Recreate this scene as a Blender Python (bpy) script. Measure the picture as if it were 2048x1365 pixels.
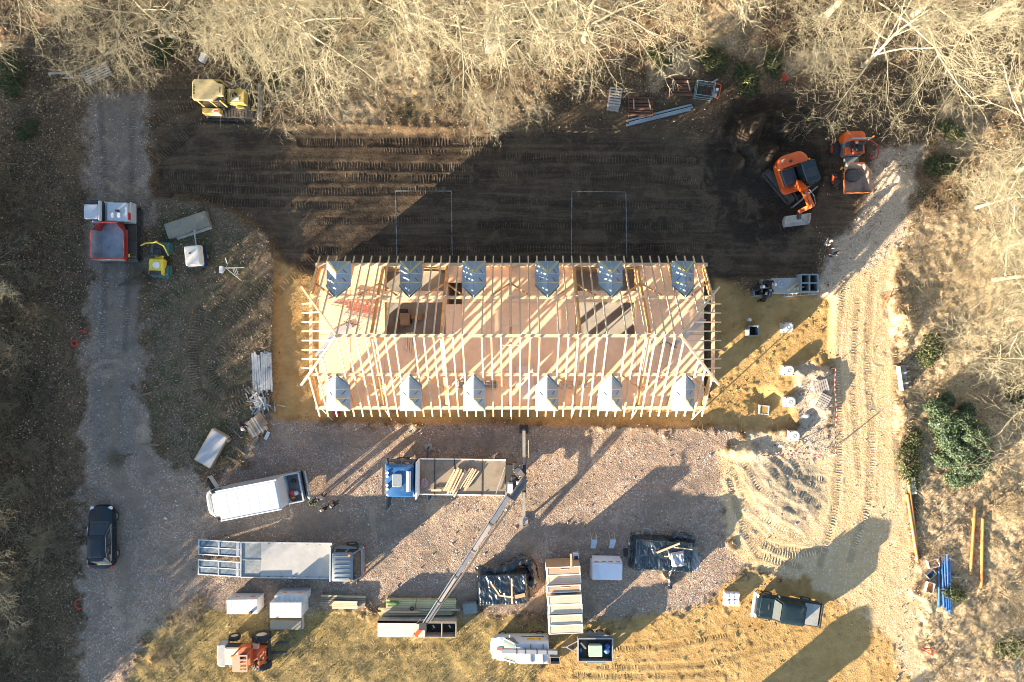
import bpy, math, random
import numpy as np
from mathutils import Vector, Matrix, noise as mnoise

random.seed(7)
SC = bpy.context.scene
COL = SC.collection
for _o in list(bpy.data.objects):
    bpy.data.objects.remove(_o)

# ------------------------------------------------------------------ camera, sky, sun, exposure
CAM_H, FOC = 52.0, 1446.0            # drone height (m), focal length in pixels of a 2048 px wide frame
SUN_EL, SUN_AZ = 11.2, 39.5          # elevation; direction the light travels, degrees anticlockwise from +x
cam_data = bpy.data.cameras.new('camera')
cam = bpy.data.objects.new('camera', cam_data)
COL.objects.link(cam)
cam.location = (0, 0, CAM_H)
cam.rotation_euler = (0, 0, 0)
cam_data.sensor_width = 36.0
cam_data.lens = 36.0 * FOC / 2048.0
cam_data.clip_start = 0.5
cam_data.clip_end = 1500
SC.camera = cam

world = bpy.data.worlds.new('World')
SC.world = world
world.use_nodes = True
wn = world.node_tree
bg = wn.nodes.get('Background') or wn.nodes.new('ShaderNodeBackground')
sky = wn.nodes.new('ShaderNodeTexSky')
sky.sky_type = 'NISHITA'
sky.sun_disc = False
sky.sun_elevation = math.radians(SUN_EL)
sky.sun_rotation = math.radians(90 - (SUN_AZ + 180))
sky.air_density = 1.0
sky.dust_density = 0.6
sky.ozone_density = 1.5
wn.links.new(sky.outputs[0], bg.inputs[0])
bg.inputs[1].default_value = 0.080

sun_data = bpy.data.lights.new('sun', 'SUN')
sun_data.energy = 5.0
sun_data.angle = math.radians(0.53)
sun_data.color = (1.0, 0.80, 0.57)
sun = bpy.data.objects.new('sun', sun_data)
COL.objects.link(sun)
_az, _el = math.radians(SUN_AZ), math.radians(SUN_EL)
SUN_DIR = Vector((math.cos(_az) * math.cos(_el), math.sin(_az) * math.cos(_el), -math.sin(_el)))
sun.rotation_euler = SUN_DIR.to_track_quat('-Z', 'Y').to_euler()
sun.location = (-60, -50, 40)

SC.view_settings.view_transform = 'Standard'
SC.view_settings.look = 'None'
SC.view_settings.exposure = 2.5
SC.view_settings.gamma = 1.0
SC.view_settings.use_curve_mapping = False
SC.cycles.max_bounces = 6
SC.cycles.use_denoising = True
SC.cycles.filter_width = 0.95

def W(px, py, z=0.0):
    """The point at height z that the photograph shows at pixel (px, py) of 2048 x 1365."""
    s = (CAM_H - z) / FOC
    return Vector(((px - 1024.0) * s, (682.5 - py) * s, z))

def WX(px, z=0.0): return (px - 1024.0) * (CAM_H - z) / FOC
def WY(py, z=0.0): return (682.5 - py) * (CAM_H - z) / FOC

# ------------------------------------------------------------------ materials
MATS = {}
def nmath(nt, op, a, b=None, c=None, clamp=False):
    n = nt.nodes.new('ShaderNodeMath'); n.operation = op; n.use_clamp = clamp
    for i, v in enumerate((a, b, c)):
        if v is None: continue
        if isinstance(v, (int, float)): n.inputs[i].default_value = v
        else: nt.links.new(v, n.inputs[i])
    return n.outputs[0]

def nmix(nt, fac, a, b, blend='MIX'):
    n = nt.nodes.new('ShaderNodeMix'); n.data_type = 'RGBA'; n.blend_type = blend
    for sock, v in ((n.inputs[0], fac), (n.inputs[6], a), (n.inputs[7], b)):
        if isinstance(v, (int, float)): sock.default_value = v
        elif isinstance(v, (tuple, list)): sock.default_value = (v[0], v[1], v[2], 1)
        else: nt.links.new(v, sock)
    return n.outputs[2]

def nnoise(nt, vec, scale, detail=3, rough=0.6, dist=0.0):
    n = nt.nodes.new('ShaderNodeTexNoise')
    n.inputs['Scale'].default_value = scale; n.inputs['Detail'].default_value = detail
    n.inputs['Roughness'].default_value = rough; n.inputs['Distortion'].default_value = dist
    nt.links.new(vec, n.inputs['Vector'])
    return n.outputs['Fac']

def nramp(nt, fac, lo, hi):
    n = nt.nodes.new('ShaderNodeMapRange'); n.clamp = True
    n.inputs[1].default_value = lo; n.inputs[2].default_value = hi
    nt.links.new(fac, n.inputs[0])
    return n.outputs[0]

def new_mat(name):
    m = bpy.data.materials.new(name); m.use_nodes = True
    nt = m.node_tree
    b = nt.nodes.get('Principled BSDF')
    MATS[name] = m
    return m, nt, b

def M(name, col=None, rough=0.6, metal=0.0, var=0.18, scale=2.5, dirt=0.0, dirt_col=(0.20, 0.15, 0.10), bump=0.0, bscale=40.0, rnd=0.0, spec=0.5, stretch=None, trans=0.0, bdist=0.02):
    """A surface with its own colour plus uneven tone, dust and fine relief."""
    if name in MATS: return MATS[name]
    m, nt, b = new_mat(name)
    tc = nt.nodes.new('ShaderNodeTexCoord')
    vec = tc.outputs['Object']
    if stretch:
        mp = nt.nodes.new('ShaderNodeMapping'); mp.inputs['Scale'].default_value = stretch
        nt.links.new(vec, mp.inputs[0]); vec = mp.outputs[0]
    f = nnoise(nt, vec, scale, 5, 0.65)
    f = nramp(nt, f, 0.3, 0.7)
    lo = tuple(max(0, c * (1 - var)) for c in col); hi = tuple(min(1, c * (1 + var)) for c in col)
    c = nmix(nt, f, lo, hi)
    if rnd > 0:
        oi = nt.nodes.new('ShaderNodeObjectInfo')
        k = nmath(nt, 'MULTIPLY_ADD', oi.outputs['Random'], 2 * rnd, 1 - rnd)
        hs = nt.nodes.new('ShaderNodeHueSaturation')
        nt.links.new(k, hs.inputs['Value']); nt.links.new(c, hs.inputs['Color']); c = hs.outputs[0]
    if dirt > 0:
        d = nnoise(nt, tc.outputs['Object'], 1.1, 6, 0.7)
        d = nmath(nt, 'MULTIPLY', nramp(nt, d, 0.62 - 0.35 * dirt, 0.85 - 0.2 * dirt), 0.85)
        c = nmix(nt, d, c, dirt_col)
        r = nmath(nt, 'MULTIPLY_ADD', d, 0.9 - rough, rough)
        nt.links.new(r, b.inputs['Roughness'])
    else:
        b.inputs['Roughness'].default_value = rough
    nt.links.new(c, b.inputs['Base Color'])
    b.inputs['Metallic'].default_value = metal
    b.inputs['Specular IOR Level'].default_value = spec
    if trans: b.inputs['Transmission Weight'].default_value = trans
    if bump > 0:
        bn = nt.nodes.new('ShaderNodeBump'); bn.inputs['Strength'].default_value = bump; bn.inputs['Distance'].default_value = bdist
        nt.links.new(nnoise(nt, vec, bscale, 3), bn.inputs['Height']); nt.links.new(bn.outputs[0], b.inputs['Normal'])
    return m

def attr_mat(name, cols, rough=0.8, attr='tone', rnd=0.0, spec=0.3):
    """Colour chosen along a ramp by a per-face number stored on the mesh."""
    if name in MATS: return MATS[name]
    m, nt, b = new_mat(name)
    a = nt.nodes.new('ShaderNodeAttribute'); a.attribute_name = attr
    r = nt.nodes.new('ShaderNodeValToRGB')
    el = r.color_ramp.elements
    while len(el) < len(cols): el.new(0.5)
    for i, c in enumerate(cols):
        el[i].position = i / (len(cols) - 1); el[i].color = (c[0], c[1], c[2], 1)
    nt.links.new(a.outputs['Fac'], r.inputs[0])
    c = r.outputs[0]
    if rnd > 0:
        oi = nt.nodes.new('ShaderNodeObjectInfo')
        k = nmath(nt, 'MULTIPLY_ADD', oi.outputs['Random'], 2 * rnd, 1 - rnd)
        hs = nt.nodes.new('ShaderNodeHueSaturation')
        nt.links.new(k, hs.inputs['Value']); nt.links.new(c, hs.inputs['Color']); c = hs.outputs[0]
    nt.links.new(c, b.inputs['Base Color'])
    b.inputs['Roughness'].default_value = rough
    b.inputs['Specular IOR Level'].default_value = spec
    return m

# ------------------------------------------------------------------ mesh builder
def rot2(x, y, a):
    c, s = math.cos(a), math.sin(a)
    return x * c - y * s, x * s + y * c

class MB:
    def __init__(s):
        s.v, s.f, s.m, s.sm = [], [], [], []
    def add(s, verts, faces, mi=0, smooth=False):
        o = len(s.v)
        s.v += [tuple(p) for p in verts]
        s.f += [tuple(i + o for i in f) for f in faces]
        s.m += [mi] * len(faces); s.sm += [smooth] * len(faces)
        return s
    def hexa(s, a, mi=0):
        return s.add(a, [(3, 2, 1, 0), (4, 5, 6, 7), (0, 1, 5, 4), (1, 2, 6, 5), (2, 3, 7, 6), (3, 0, 4, 7)], mi)
    def box(s, c, size, rz=0.0, mi=0, taper=(1, 1), mat=None):
        """Box centred on c; taper shrinks its top."""
        hx, hy, hz = size[0] / 2, size[1] / 2, size[2] / 2
        P = []
        for z, tx, ty in ((-hz, 1, 1), (hz, taper[0], taper[1])):
            for x, y in ((-hx, -hy), (hx, -hy), (hx, hy), (-hx, hy)):
                X, Y = rot2(x * tx, y * ty, rz)
                p = Vector((X, Y, z))
                if mat: p = mat @ p
                P.append((p[0] + c[0], p[1] + c[1], p[2] + c[2]))
        return s.hexa(P, mi)
    def bar(s, p0, p1, w, h, mi=0, up=(0, 0, 1)):
        """Square-cut beam from p0 to p1 (centre line), w across, h along up."""
        p0, p1 = Vector(p0), Vector(p1)
        d = (p1 - p0).normalized(); u = Vector(up)
        side = d.cross(u)
        if side.length < 1e-4: side = d.cross(Vector((1, 0, 0)))
        side.normalize(); u = side.cross(d).normalized()
        P = []
        for p in (p0, p1):
            for a, b in ((-1, -1), (1, -1), (1, 1), (-1, 1)):
                P.append(p + side * (a * w / 2) + u * (b * h / 2))
        return s.add(P, [(0, 1, 2, 3), (7, 6, 5, 4), (4, 5, 1, 0), (5, 6, 2, 1), (6, 7, 3, 2), (7, 4, 0, 3)], mi)
    def tube(s, pts, r, n=8, mi=0, caps=True, smooth=True):
        pts = [Vector(p) for p in pts]
        rs = r if isinstance(r, (list, tuple)) else [r] * len(pts)
        P = []; ref = None
        for i, p in enumerate(pts):
            d = (pts[min(i + 1, len(pts) - 1)] - pts[max(i - 1, 0)]).normalized()
            if ref is None:
                ref = d.cross(Vector((0, 0, 1)))
                if ref.length < 1e-3: ref = d.cross(Vector((1, 0, 0)))
            ref = (ref - d * ref.dot(d)).normalized()
            u = d.cross(ref)
            for k in range(n):
                a = 2 * math.pi * k / n
                P.append(p + ref * (math.cos(a) * rs[i]) + u * (math.sin(a) * rs[i]))
        Fs = []
        for i in range(len(pts) - 1):
            for k in range(n):
                k2 = (k + 1) % n
                Fs.append((i * n + k, i * n + k2, (i + 1) * n + k2, (i + 1) * n + k))
        s.add(P, Fs, mi, smooth)
        if caps:
            o = len(s.v) - len(P)
            s.f.append(tuple(o + k for k in range(n))[::-1]); s.m.append(mi); s.sm.append(False)
            s.f.append(tuple(o + (len(pts) - 1) * n + k for k in range(n))); s.m.append(mi); s.sm.append(False)
        return s
    def cyl(s, p0, p1, r, n=12, mi=0, r1=None):
        return s.tube([p0, p1], [r, r if r1 is None else r1], n, mi)
    def ring(s, c, axis, R, r, n=20, k=6, mi=0, sq=1.0):
        """Torus of radius R about the axis."""
        ax = Vector(axis).normalized()
        e1 = ax.cross(Vector((0, 0, 1)))
        if e1.length < 1e-3: e1 = Vector((1, 0, 0))
        e1.normalize(); e2 = ax.cross(e1)
        P, Fs = [], []
        for i in range(n):
            a = 2 * math.pi * i / n
            dr = e1 * math.cos(a) + e2 * math.sin(a)
            for j in range(k):
                b = 2 * math.pi * j / k
                P.append(Vector(c) + dr * (R + r * math.cos(b)) + ax * (r * sq * math.sin(b)))
        for i in range(n):
            for j in range(k):
                Fs.append((i * k + j, ((i + 1) % n) * k + j, ((i + 1) % n) * k + (j + 1) % k, i * k + (j + 1) % k))
        return s.add(P, Fs, mi, True)
    def loft(s, secs, mi=0, smooth=False, cap=True, closed=True):
        n = len(secs[0]); P = [p for sec in secs for p in sec]; Fs = []
        for i in range(len(secs) - 1):
            for k in range(n if closed else n - 1):
                k2 = (k + 1) % n
                Fs.append((i * n + k, i * n + k2, (i + 1) * n + k2, (i + 1) * n + k))
        s.add(P, Fs, mi, smooth)
        if cap:
            o = len(s.v) - len(P)
            s.f.append(tuple(o + k for k in range(n))[::-1]); s.m.append(mi); s.sm.append(False)
            s.f.append(tuple(o + (len(secs) - 1) * n + k for k in range(n))); s.m.append(mi); s.sm.append(False)
        return s
    def prism(s, outline, z0, z1, mi=0, inset=0.0, ih=0.0, c=None):
        """Upright prism over an outline (anticlockwise); its top edge is chamfered by inset over height ih."""
        n = len(outline)
        cx = sum(p[0] for p in outline) / n if c is None else c[0]
        cy = sum(p[1] for p in outline) / n if c is None else c[1]
        ex = max(abs(p[0] - cx) for p in outline) or 1; ey = max(abs(p[1] - cy) for p in outline) or 1
        secs = [[(p[0], p[1], z0) for p in outline], [(p[0], p[1], z1 - ih) for p in outline]]
        if inset > 0:
            kx, ky = 1 - inset / ex, 1 - inset / ey
            secs.append([(cx + (p[0] - cx) * kx, cy + (p[1] - cy) * ky, z1) for p in outline])
        elif ih > 0:
            secs[1] = [(p[0], p[1], z1) for p in outline]
        return s.loft(secs, mi)
    def rbox(s, c, size, r=0.06, ch=0.03, mi=0, rz=0.0, seg=3):
        """Box with rounded plan corners and a chamfered top."""
        hx, hy = size[0] / 2, size[1] / 2
        r = min(r, hx * .95, hy * .95)
        o = []
        for sx, sy, a0 in ((1, 1, 0), (-1, 1, 90), (-1, -1, 180), (1, -1, 270)):
            for k in range(seg + 1):
                a = math.radians(a0 + 90 * k / seg)
                o.append(rot2(sx * (hx - r) + r * math.cos(a), sy * (hy - r) + r * math.sin(a), rz))
        o = [(p[0] + c[0], p[1] + c[1]) for p in o]
        return s.prism(o, c[2] - size[2] / 2, c[2] + size[2] / 2, mi, ch, ch, (c[0], c[1]))
    def quad(s, a, b, c, d, mi=0):
        return s.add([a, b, c, d], [(0, 1, 2, 3)], mi)
    def slab(s, pts, t, mi=0):
        """Thin plate on a planar polygon, t thick along its normal."""
        pts = [Vector(p) for p in pts]
        nrm = (pts[1] - pts[0]).cross(pts[2] - pts[0]).normalized()
        n = len(pts)
        P = [p - nrm * t / 2 for p in pts] + [p + nrm * t / 2 for p in pts]
        Fs = [tuple(range(n))[::-1], tuple(range(n, 2 * n))]
        Fs += [(i, (i + 1) % n, n + (i + 1) % n, n + i) for i in range(n)]
        return s.add(P, Fs, mi)
    def mesh(s, name, mats, sharp=40):
        me = bpy.data.meshes.new(name)
        me.from_pydata(s.v, [], s.f)
        mats = mats if isinstance(mats, (list, tuple)) else [mats]
        for m in mats: me.materials.append(m)
        me.polygons.foreach_set('material_index', s.m)
        me.polygons.foreach_set('use_smooth', s.sm)
        me.update()
        if any(s.sm): me.set_sharp_from_angle(angle=math.radians(sharp))
        return me
    def build(s, name, mats, parent=None, loc=None, rz=None, **kw):
        return put(name, s.mesh(name, mats), parent, loc, rz, **kw)

def put(name, me, parent=None, loc=None, rz=None, label=None, cat=None, group=None, kind=None):
    o = bpy.data.objects.new(name, me); COL.objects.link(o)
    if parent is not None: o.parent = parent
    if loc is not None: o.location = loc
    if rz is not None: o.rotation_euler = (0, 0, rz)
    tag(o, label, cat, group, kind)
    return o

def tag(o, label=None, cat=None, group=None, kind=None):
    if label: o['label'] = label
    if cat: o['category'] = cat
    if group: o['group'] = group
    if kind: o['kind'] = kind
    return o

def thing(name, label, cat, loc=(0, 0, 0), rz=0.0, group=None):
    o = bpy.data.objects.new(name, None); COL.objects.link(o)
    o.location = loc; o.rotation_euler = (0, 0, rz)
    o.empty_display_size = 0.3
    return tag(o, label, cat, group)

KIDS = {}
def copy_tree(o, loc=None, rz=None, label=None, parent=None):
    """A copy of a thing with copies of its parts and sub-parts (mesh data shared)."""
    c = o.copy(); COL.objects.link(c)
    if parent is not None: c.parent = parent
    if loc is not None: c.location = loc
    if rz is not None: c.rotation_euler = (0, 0, rz)
    if label: c['label'] = label
    for ch in [x for x in COL.objects if x.parent == o]:
        copy_tree(ch, parent=c)
    return c
# ------------------------------------------------------------------ ground: height and soil masks as functions of x, y
def _hash(ix, iy, seed):
    h = (ix.astype(np.int64) * 374761393 + iy.astype(np.int64) * 668265263 + seed * 1442695041) & 0x7fffffff
    h = ((h ^ (h >> 13)) * 1274126177) & 0x7fffffff
    return ((h ^ (h >> 16)) & 0xffff) / 65535.0

def vnoise(x, y, seed=0):
    ix, iy = np.floor(x), np.floor(y)
    fx, fy = x - ix, y - iy
    fx = fx * fx * (3 - 2 * fx); fy = fy * fy * (3 - 2 * fy)
    a = _hash(ix, iy, seed); b = _hash(ix + 1, iy, seed); c = _hash(ix, iy + 1, seed); d = _hash(ix + 1, iy + 1, seed)
    return (a * (1 - fx) + b * fx) * (1 - fy) + (c * (1 - fx) + d * fx) * fy

def fbm(x, y, scale, octv=4, seed=0, gain=0.5):
    t = np.zeros_like(x); amp = 1.0; tot = 0
    for i in range(octv):
        t += amp * vnoise(x * scale * 2 ** i + 17.3 * i, y * scale * 2 ** i - 9.1 * i, seed + i); tot += amp; amp *= gain
    return t / tot

def poly_sd(x, y, pts):
    """Signed distance (m, positive inside) to a polygon given in photograph pixels."""
    P = [(WX(a), WY(b)) for a, b in pts]
    n = len(P); best = np.full(x.shape, 1e9); inside = np.zeros(x.shape, bool)
    for i in range(n):
        ax, ay = P[i]; bx, by = P[(i + 1) % n]
        dx, dy = bx - ax, by - ay
        t = np.clip(((x - ax) * dx + (y - ay) * dy) / (dx * dx + dy * dy + 1e-9), 0, 1)
        best = np.minimum(best, (x - ax - t * dx) ** 2 + (y - ay - t * dy) ** 2)
        cond = (ay > y) != (by > y)
        xi = ax + (y - ay) * dx / (dy if abs(dy) > 1e-9 else 1e-9)
        inside ^= cond & (x < xi)
    d = np.sqrt(best)
    return np.where(inside, d, -d)

def soft(sd, w): return np.clip(sd / (2 * w) + 0.5, 0, 1)

def sstep(t):
    t = np.clip(t, 0, 1); return t * t * (3 - 2 * t)

POLY = {
    'pit': [(306, 300), (330, 268), (395, 256), (620, 256), (1000, 264), (1240, 262), (1425, 278), (1470, 200), (1560, 185), (1660, 255), (1655, 335), (1600, 470), (1640, 480), (1630, 545), (1520, 556), (1432, 560), (1425, 600), (1425, 800), (1000, 640), (640, 560), (552, 520), (540, 470), (480, 428), (405, 402), (306, 392)],
    'yellow': [(551, 505), (640, 520), (700, 640), (1380, 640), (1430, 540), (1500, 590), (1570, 560), (1640, 575), (1668, 600), (1664, 735), (1600, 745), (1590, 800), (1592, 850), (1510, 862), (1430, 852), (1300, 850), (1000, 846), (700, 842), (550, 838)],
    'yellow_south': [(1130, 1288), (1190, 1262), (1290, 1240), (1400, 1225), (1450, 1180), (1500, 1140), (1620, 1170), (1745, 1240), (1800, 1330), (1830, 1420), (1090, 1440), (1080, 1330)],
    'pale': [(1640, 600), (1700, 520), (1760, 440), (1800, 330), (1822, 350), (1806, 480), (1780, 600), (1785, 700), (1805, 860), (1815, 1000), (1832, 1150), (1846, 1290), (1850, 1420), (1780, 1430), (1720, 1290), (1600, 1175), (1500, 1140), (1450, 1080), (1440, 905), (1495, 860), (1600, 880), (1662, 900), (1664, 735)],
    'gravel': [(175, 175), (300, 178), (306, 300), (300, 392), (290, 560), (285, 800), (330, 930), (420, 965), (480, 930), (545, 842), (700, 842), (1000, 846), (1300, 850), (1495, 858), (1445, 905), (1462, 1080), (1490, 1140), (1440, 1185), (1390, 1220), (1180, 1236), (900, 1224), (640, 1216), (470, 1212), (380, 1216), (310, 1250), (262, 1330), (240, 1430), (160, 1430), (166, 1200), (170, 900), (180, 600)],
    'grass': [(310, 1250), (380, 1216), (470, 1214), (640, 1218), (900, 1226), (1180, 1240), (1300, 1238), (1190, 1264), (1130, 1290), (1080, 1330), (1090, 1440), (240, 1440), (262, 1330)],
    'verge': [(300, 392), (405, 402), (480, 428), (540, 470), (551, 520), (551, 838), (480, 930), (430, 968), (330, 930), (285, 800), (290, 560)],
    'dark_road': [(1560, 185), (1700, 180), (1850, 120), (2060, 60), (2060, 150), (1890, 185), (1830, 262), (1750, 296), (1738, 390), (1690, 462), (1560, 500), (1640, 335)],
    'rubble': [(1735, 300), (1790, 290), (1835, 300), (1812, 480), (1700, 560), (1640, 590), (1640, 520), (1720, 430)],
    'rubble_heap': [(1588, 742), (1612, 728), (1662, 738), (1664, 900), (1640, 925), (1500, 915), (1494, 868), (1560, 888), (1606, 880), (1596, 800)],
    'bank': [(1080, 262), (1100, 228), (1230, 205), (1330, 195), (1450, 165), (1510, 188), (1425, 280), (1240, 266)],
    'bank_west': [(300, 178), (385, 150), (520, 205), (610, 240), (610, 258), (395, 260), (306, 302)],
    'sunlit_litter': [(560, -200), (560, 200), (700, 258), (1060, 258), (1120, 200), (1560, 150), (1860, 110), (1880, 240), (1800, 480), (1790, 640), (1830, 1000), (1855, 1500), (2700, 1500), (2700, -200)],
    'grey_sand': [(1500, 908), (1640, 918), (1656, 985), (1605, 1052), (1545, 1035), (1502, 965)],
    'fresh': [(1436, 205), (1520, 190), (1600, 235), (1645, 330), (1610, 470), (1500, 495), (1425, 430), (1415, 320)],
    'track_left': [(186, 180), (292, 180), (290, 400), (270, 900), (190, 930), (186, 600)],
}
HEAPS = [(1500, 255, 2.3, 1.3, 1.7, 30), (1530, 310, 2.0, 1.3, 1.3, -50), (1580, 250, 1.6, 1.2, 1.4, 0), (1470, 330, 1.2, 1.6, 1.1, 10), (1530, 445, 2.2, .7, .5, 20), (1560, 985, 3.0, 2.4, 0.22, -25), (1645, 780, 1.0, 2.6, 0.35, 5), (1500, 905, 2.2, .7, .3, 0), (1790, 345, 1.1, 2.0, .5, -10), (1530, 800, 1.2, 1.0, -.35, 0), (1805, 640, .9, 2.2, .5, 0), (1808, 830, .8, 1.8, .4, 0), (1360, 985, 2.2, .9, .10, 30)]
TRACKS = [  # points in pixels, width m, lug pitch m, depth
    ([(306, 318), (345, 285), (400, 240), (470, 230), (520, 228)], .62, .2, 1.7),
    ([(306, 252), (340, 225), (400, 205)], .62, .2, 1.6),
    ([(400, 330), (640, 328), (950, 333)], .62, .2, 1.5), ([(600, 281), (1000, 279)], .6, .2, 1.6), ([(316, 346), (520, 354), (700, 352), (950, 356)], .62, .2, 1.5),
    ([(310, 372), (560, 380), (900, 378)], .55, .2, 1.3), ([(340, 390), (500, 404), (700, 410)], .55, .2, 1.2), ([(640, 440), (880, 436)], .5, .2, 1.2), ([(1000, 400), (1380, 410)], .55, .2, 1.2), ([(960, 450), (1380, 452)], .55, .2, 1.2), ([(1010, 310), (1400, 318)], .55, .2, 1.2), ([(950, 345), (1290, 352), (1420, 370)], .6, .2, .6), ([(720, 300), (1010, 296)], .5, .2, .7), ([(620, 500), (900, 498), (1420, 492)], .55, .2, 1.4),
    ([(640, 505), (590, 545), (556, 580)], .62, .2, 1.6), ([(450, 650), (500, 600), (540, 560)], .62, .2, 2.2), ([(400, 620), (385, 700), (395, 780), (450, 812), (500, 790)], .7, .2, 2.2), ([(440, 700), (420, 745), (455, 785), (500, 770)], .6, .2, 2.2), ([(470, 560), (420, 640), (400, 700)], .6, .2, .9), ([(520, 640), (460, 680), (430, 720)], .6, .2, .8),
    ([(1690, 560), (1672, 700), (1680, 860), (1672, 1010), (1640, 1130)], .5, .2, .6), ([(1745, 560), (1735, 700), (1745, 860), (1738, 1000), (1700, 1120)], .5, .2, .6), ([(1790, 700), (1792, 860), (1800, 1000)], .4, .2, .5), ([(1715, 600), (1706, 760), (1718, 950)], .4, .2, .5),
    ([(1480, 910), (1530, 985), (1610, 1030)], .5, .18, .8), ([(1510, 890), (1560, 960), (1640, 1010)], .5, .18, .8), ([(1465, 940), (1510, 1020), (1600, 1075)], .5, .18, .8), ([(1585, 920), (1610, 960), (1640, 975)], .4, .2, 1), ([(1540, 910), (1590, 950), (1650, 960)], .4, .2, 1),
    ([(1470, 1010), (1500, 1075), (1580, 1110), (1650, 1100)], .5, .22, 1), ([(1485, 1060), (1520, 1110), (1600, 1135)], .45, .22, 1), ([(1460, 960), (1480, 1030), (1540, 1090), (1620, 1105)], .4, .22, 1),
    ([(1770, 590), (1830, 572), (1880, 565)], .55, .22, 1), ([(1775, 628), (1830, 615), (1890, 600)], .55, .22, 1),
    ([(1180, 1300), (1330, 1292), (1480, 1265)], .35, .2, .7), ([(1200, 1335), (1400, 1330), (1560, 1290)], .35, .2, .7), ([(1150, 1350), (1300, 1352), (1450, 1345)], .35, .2, .7), ([(600, 1300), (900, 1290)], .35, .2, .4), ([(350, 1225), (330, 1290), (350, 1365)], .4, .2, .6), ([(200, 200), (215, 400), (205, 700)], .4, .2, .4), ([(265, 200), (262, 420), (250, 700)], .4, .2, .4),
    ([(1700, 250), (1850, 175), (2050, 120)], .5, .22, .9), ([(1760, 260), (1880, 195), (2050, 150)], .5, .22, .7),
]

LANES = [  # worn wheel paths on the gravel and the verge: points, width
    ([(212, 200), (222, 500), (225, 800), (240, 1050), (262, 1365)], 1.0), ([(258, 200), (262, 500), (262, 760), (300, 960), (430, 1060), (620, 1050)], 1.1), ([(240, 960), (330, 1130), (520, 1190), (900, 1195), (1180, 1215)], 1.3),
    ([(600, 1045), (900, 1060), (1200, 960), (1400, 880)], 1.6), ([(560, 875), (900, 885), (1380, 872)], 1.3), ([(1180, 1100), (1330, 1010), (1440, 960)], 1.4), ([(760, 1130), (1000, 1090), (1180, 1050)], 1.5),
    ([(545, 520), (470, 590), (405, 650), (385, 740), (420, 810), (500, 800)], 1.5), ([(430, 700), (470, 660), (545, 600)], 1.2), ([(300, 395), (420, 410), (500, 450), (545, 520)], .9), ([(395, 560), (380, 700)], .9)]

def lanes(x, y):
    mk = np.zeros_like(x)
    wob = (fbm(x, y, .9, 3, 15) - .5) * 1.3
    for pts, w in LANES:
        P = [(WX(a), WY(b)) for a, b in pts]; lo = np.array(P).min(0) - 2; hi = np.array(P).max(0) + 2
        sel = (x > lo[0]) & (x < hi[0]) & (y > lo[1]) & (y < hi[1])
        if not sel.any(): continue
        xs, ys = x[sel], y[sel]; best = np.full(xs.shape, 1e9)
        for (ax, ay), (bx, by) in zip(P[:-1], P[1:]):
            dx, dy = bx - ax, by - ay; t = np.clip(((xs - ax) * dx + (ys - ay) * dy) / (dx * dx + dy * dy), 0, 1)
            best = np.minimum(best, np.hypot(xs - ax - t * dx, ys - ay - t * dy))
        mk[sel] = np.maximum(mk[sel], soft(w * .5 + wob[sel] * .5 - best, .28))
    return mk * np.clip((fbm(x, y, .7, 3, 19) - .22) * 2.6, 0, 1)

def ruts(x, y):
    """Sunken wheel and crawler lanes: depth in metres."""
    h = np.zeros_like(x); mk = np.zeros_like(x)
    for pts, w, pitch, dep in TRACKS:
        P = [(WX(a), WY(b)) for a, b in pts]
        lo = np.array(P).min(0) - 1.5; hi = np.array(P).max(0) + 1.5
        sel = (x > lo[0]) & (x < hi[0]) & (y > lo[1]) & (y < hi[1])
        if not sel.any(): continue
        xs, ys = x[sel], y[sel]; best = np.full(xs.shape, 1e9)
        for (ax, ay), (bx, by) in zip(P[:-1], P[1:]):
            dx, dy = bx - ax, by - ay
            t = np.clip(((xs - ax) * dx + (ys - ay) * dy) / (dx * dx + dy * dy), 0, 1)
            best = np.minimum(best, np.hypot(xs - ax - t * dx, ys - ay - t * dy))
        prof = -0.022 * sstep((w * .5 + .12 - best) / .2) + 0.020 * np.exp(-((best - w * .5 - .16) / .11) ** 2)
        cur = h[sel]; h[sel] = np.where(np.abs(prof * dep) > np.abs(cur), prof * dep, cur)
        mk[sel] = np.maximum(mk[sel], soft(w * .5 - best, .08))
    return h, mk

def soil(x, y):
    """Masks of the soils (0..1) with ragged borders."""
    wob = (fbm(x, y, 0.9, 4, 11) - 0.5) * 1.6 + (fbm(x, y, 4.0, 2, 5) - .5) * .5
    sd = {k: poly_sd(x, y, p) for k, p in POLY.items()}
    m = {k: soft(sd[k] + wob * ({'pit': .3, 'yellow': .25, 'gravel': 1.5, 'verge': 1.5, 'yellow_south': 1.6, 'grass': 1.3}.get(k, 1.0)), 0.30) for k in sd}
    m['rubble'] = np.maximum(m['rubble'], m['rubble_heap']); m['dark_road'] = np.maximum(m['dark_road'], np.maximum(m['bank'] * .75, m['bank_west'] * .8))
    m['sunlit_litter'] = m['sunlit_litter'] * np.clip((fbm(x, y, .26, 4, 301) - .44 + .4 * (x > 26) * (y < 8)) * 5, .0, 1)  # noise gaps put the shade under the trees into the litter colour
    m['lane'] = lanes(x, y)
    m['_sd'] = sd
    return m

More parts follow.
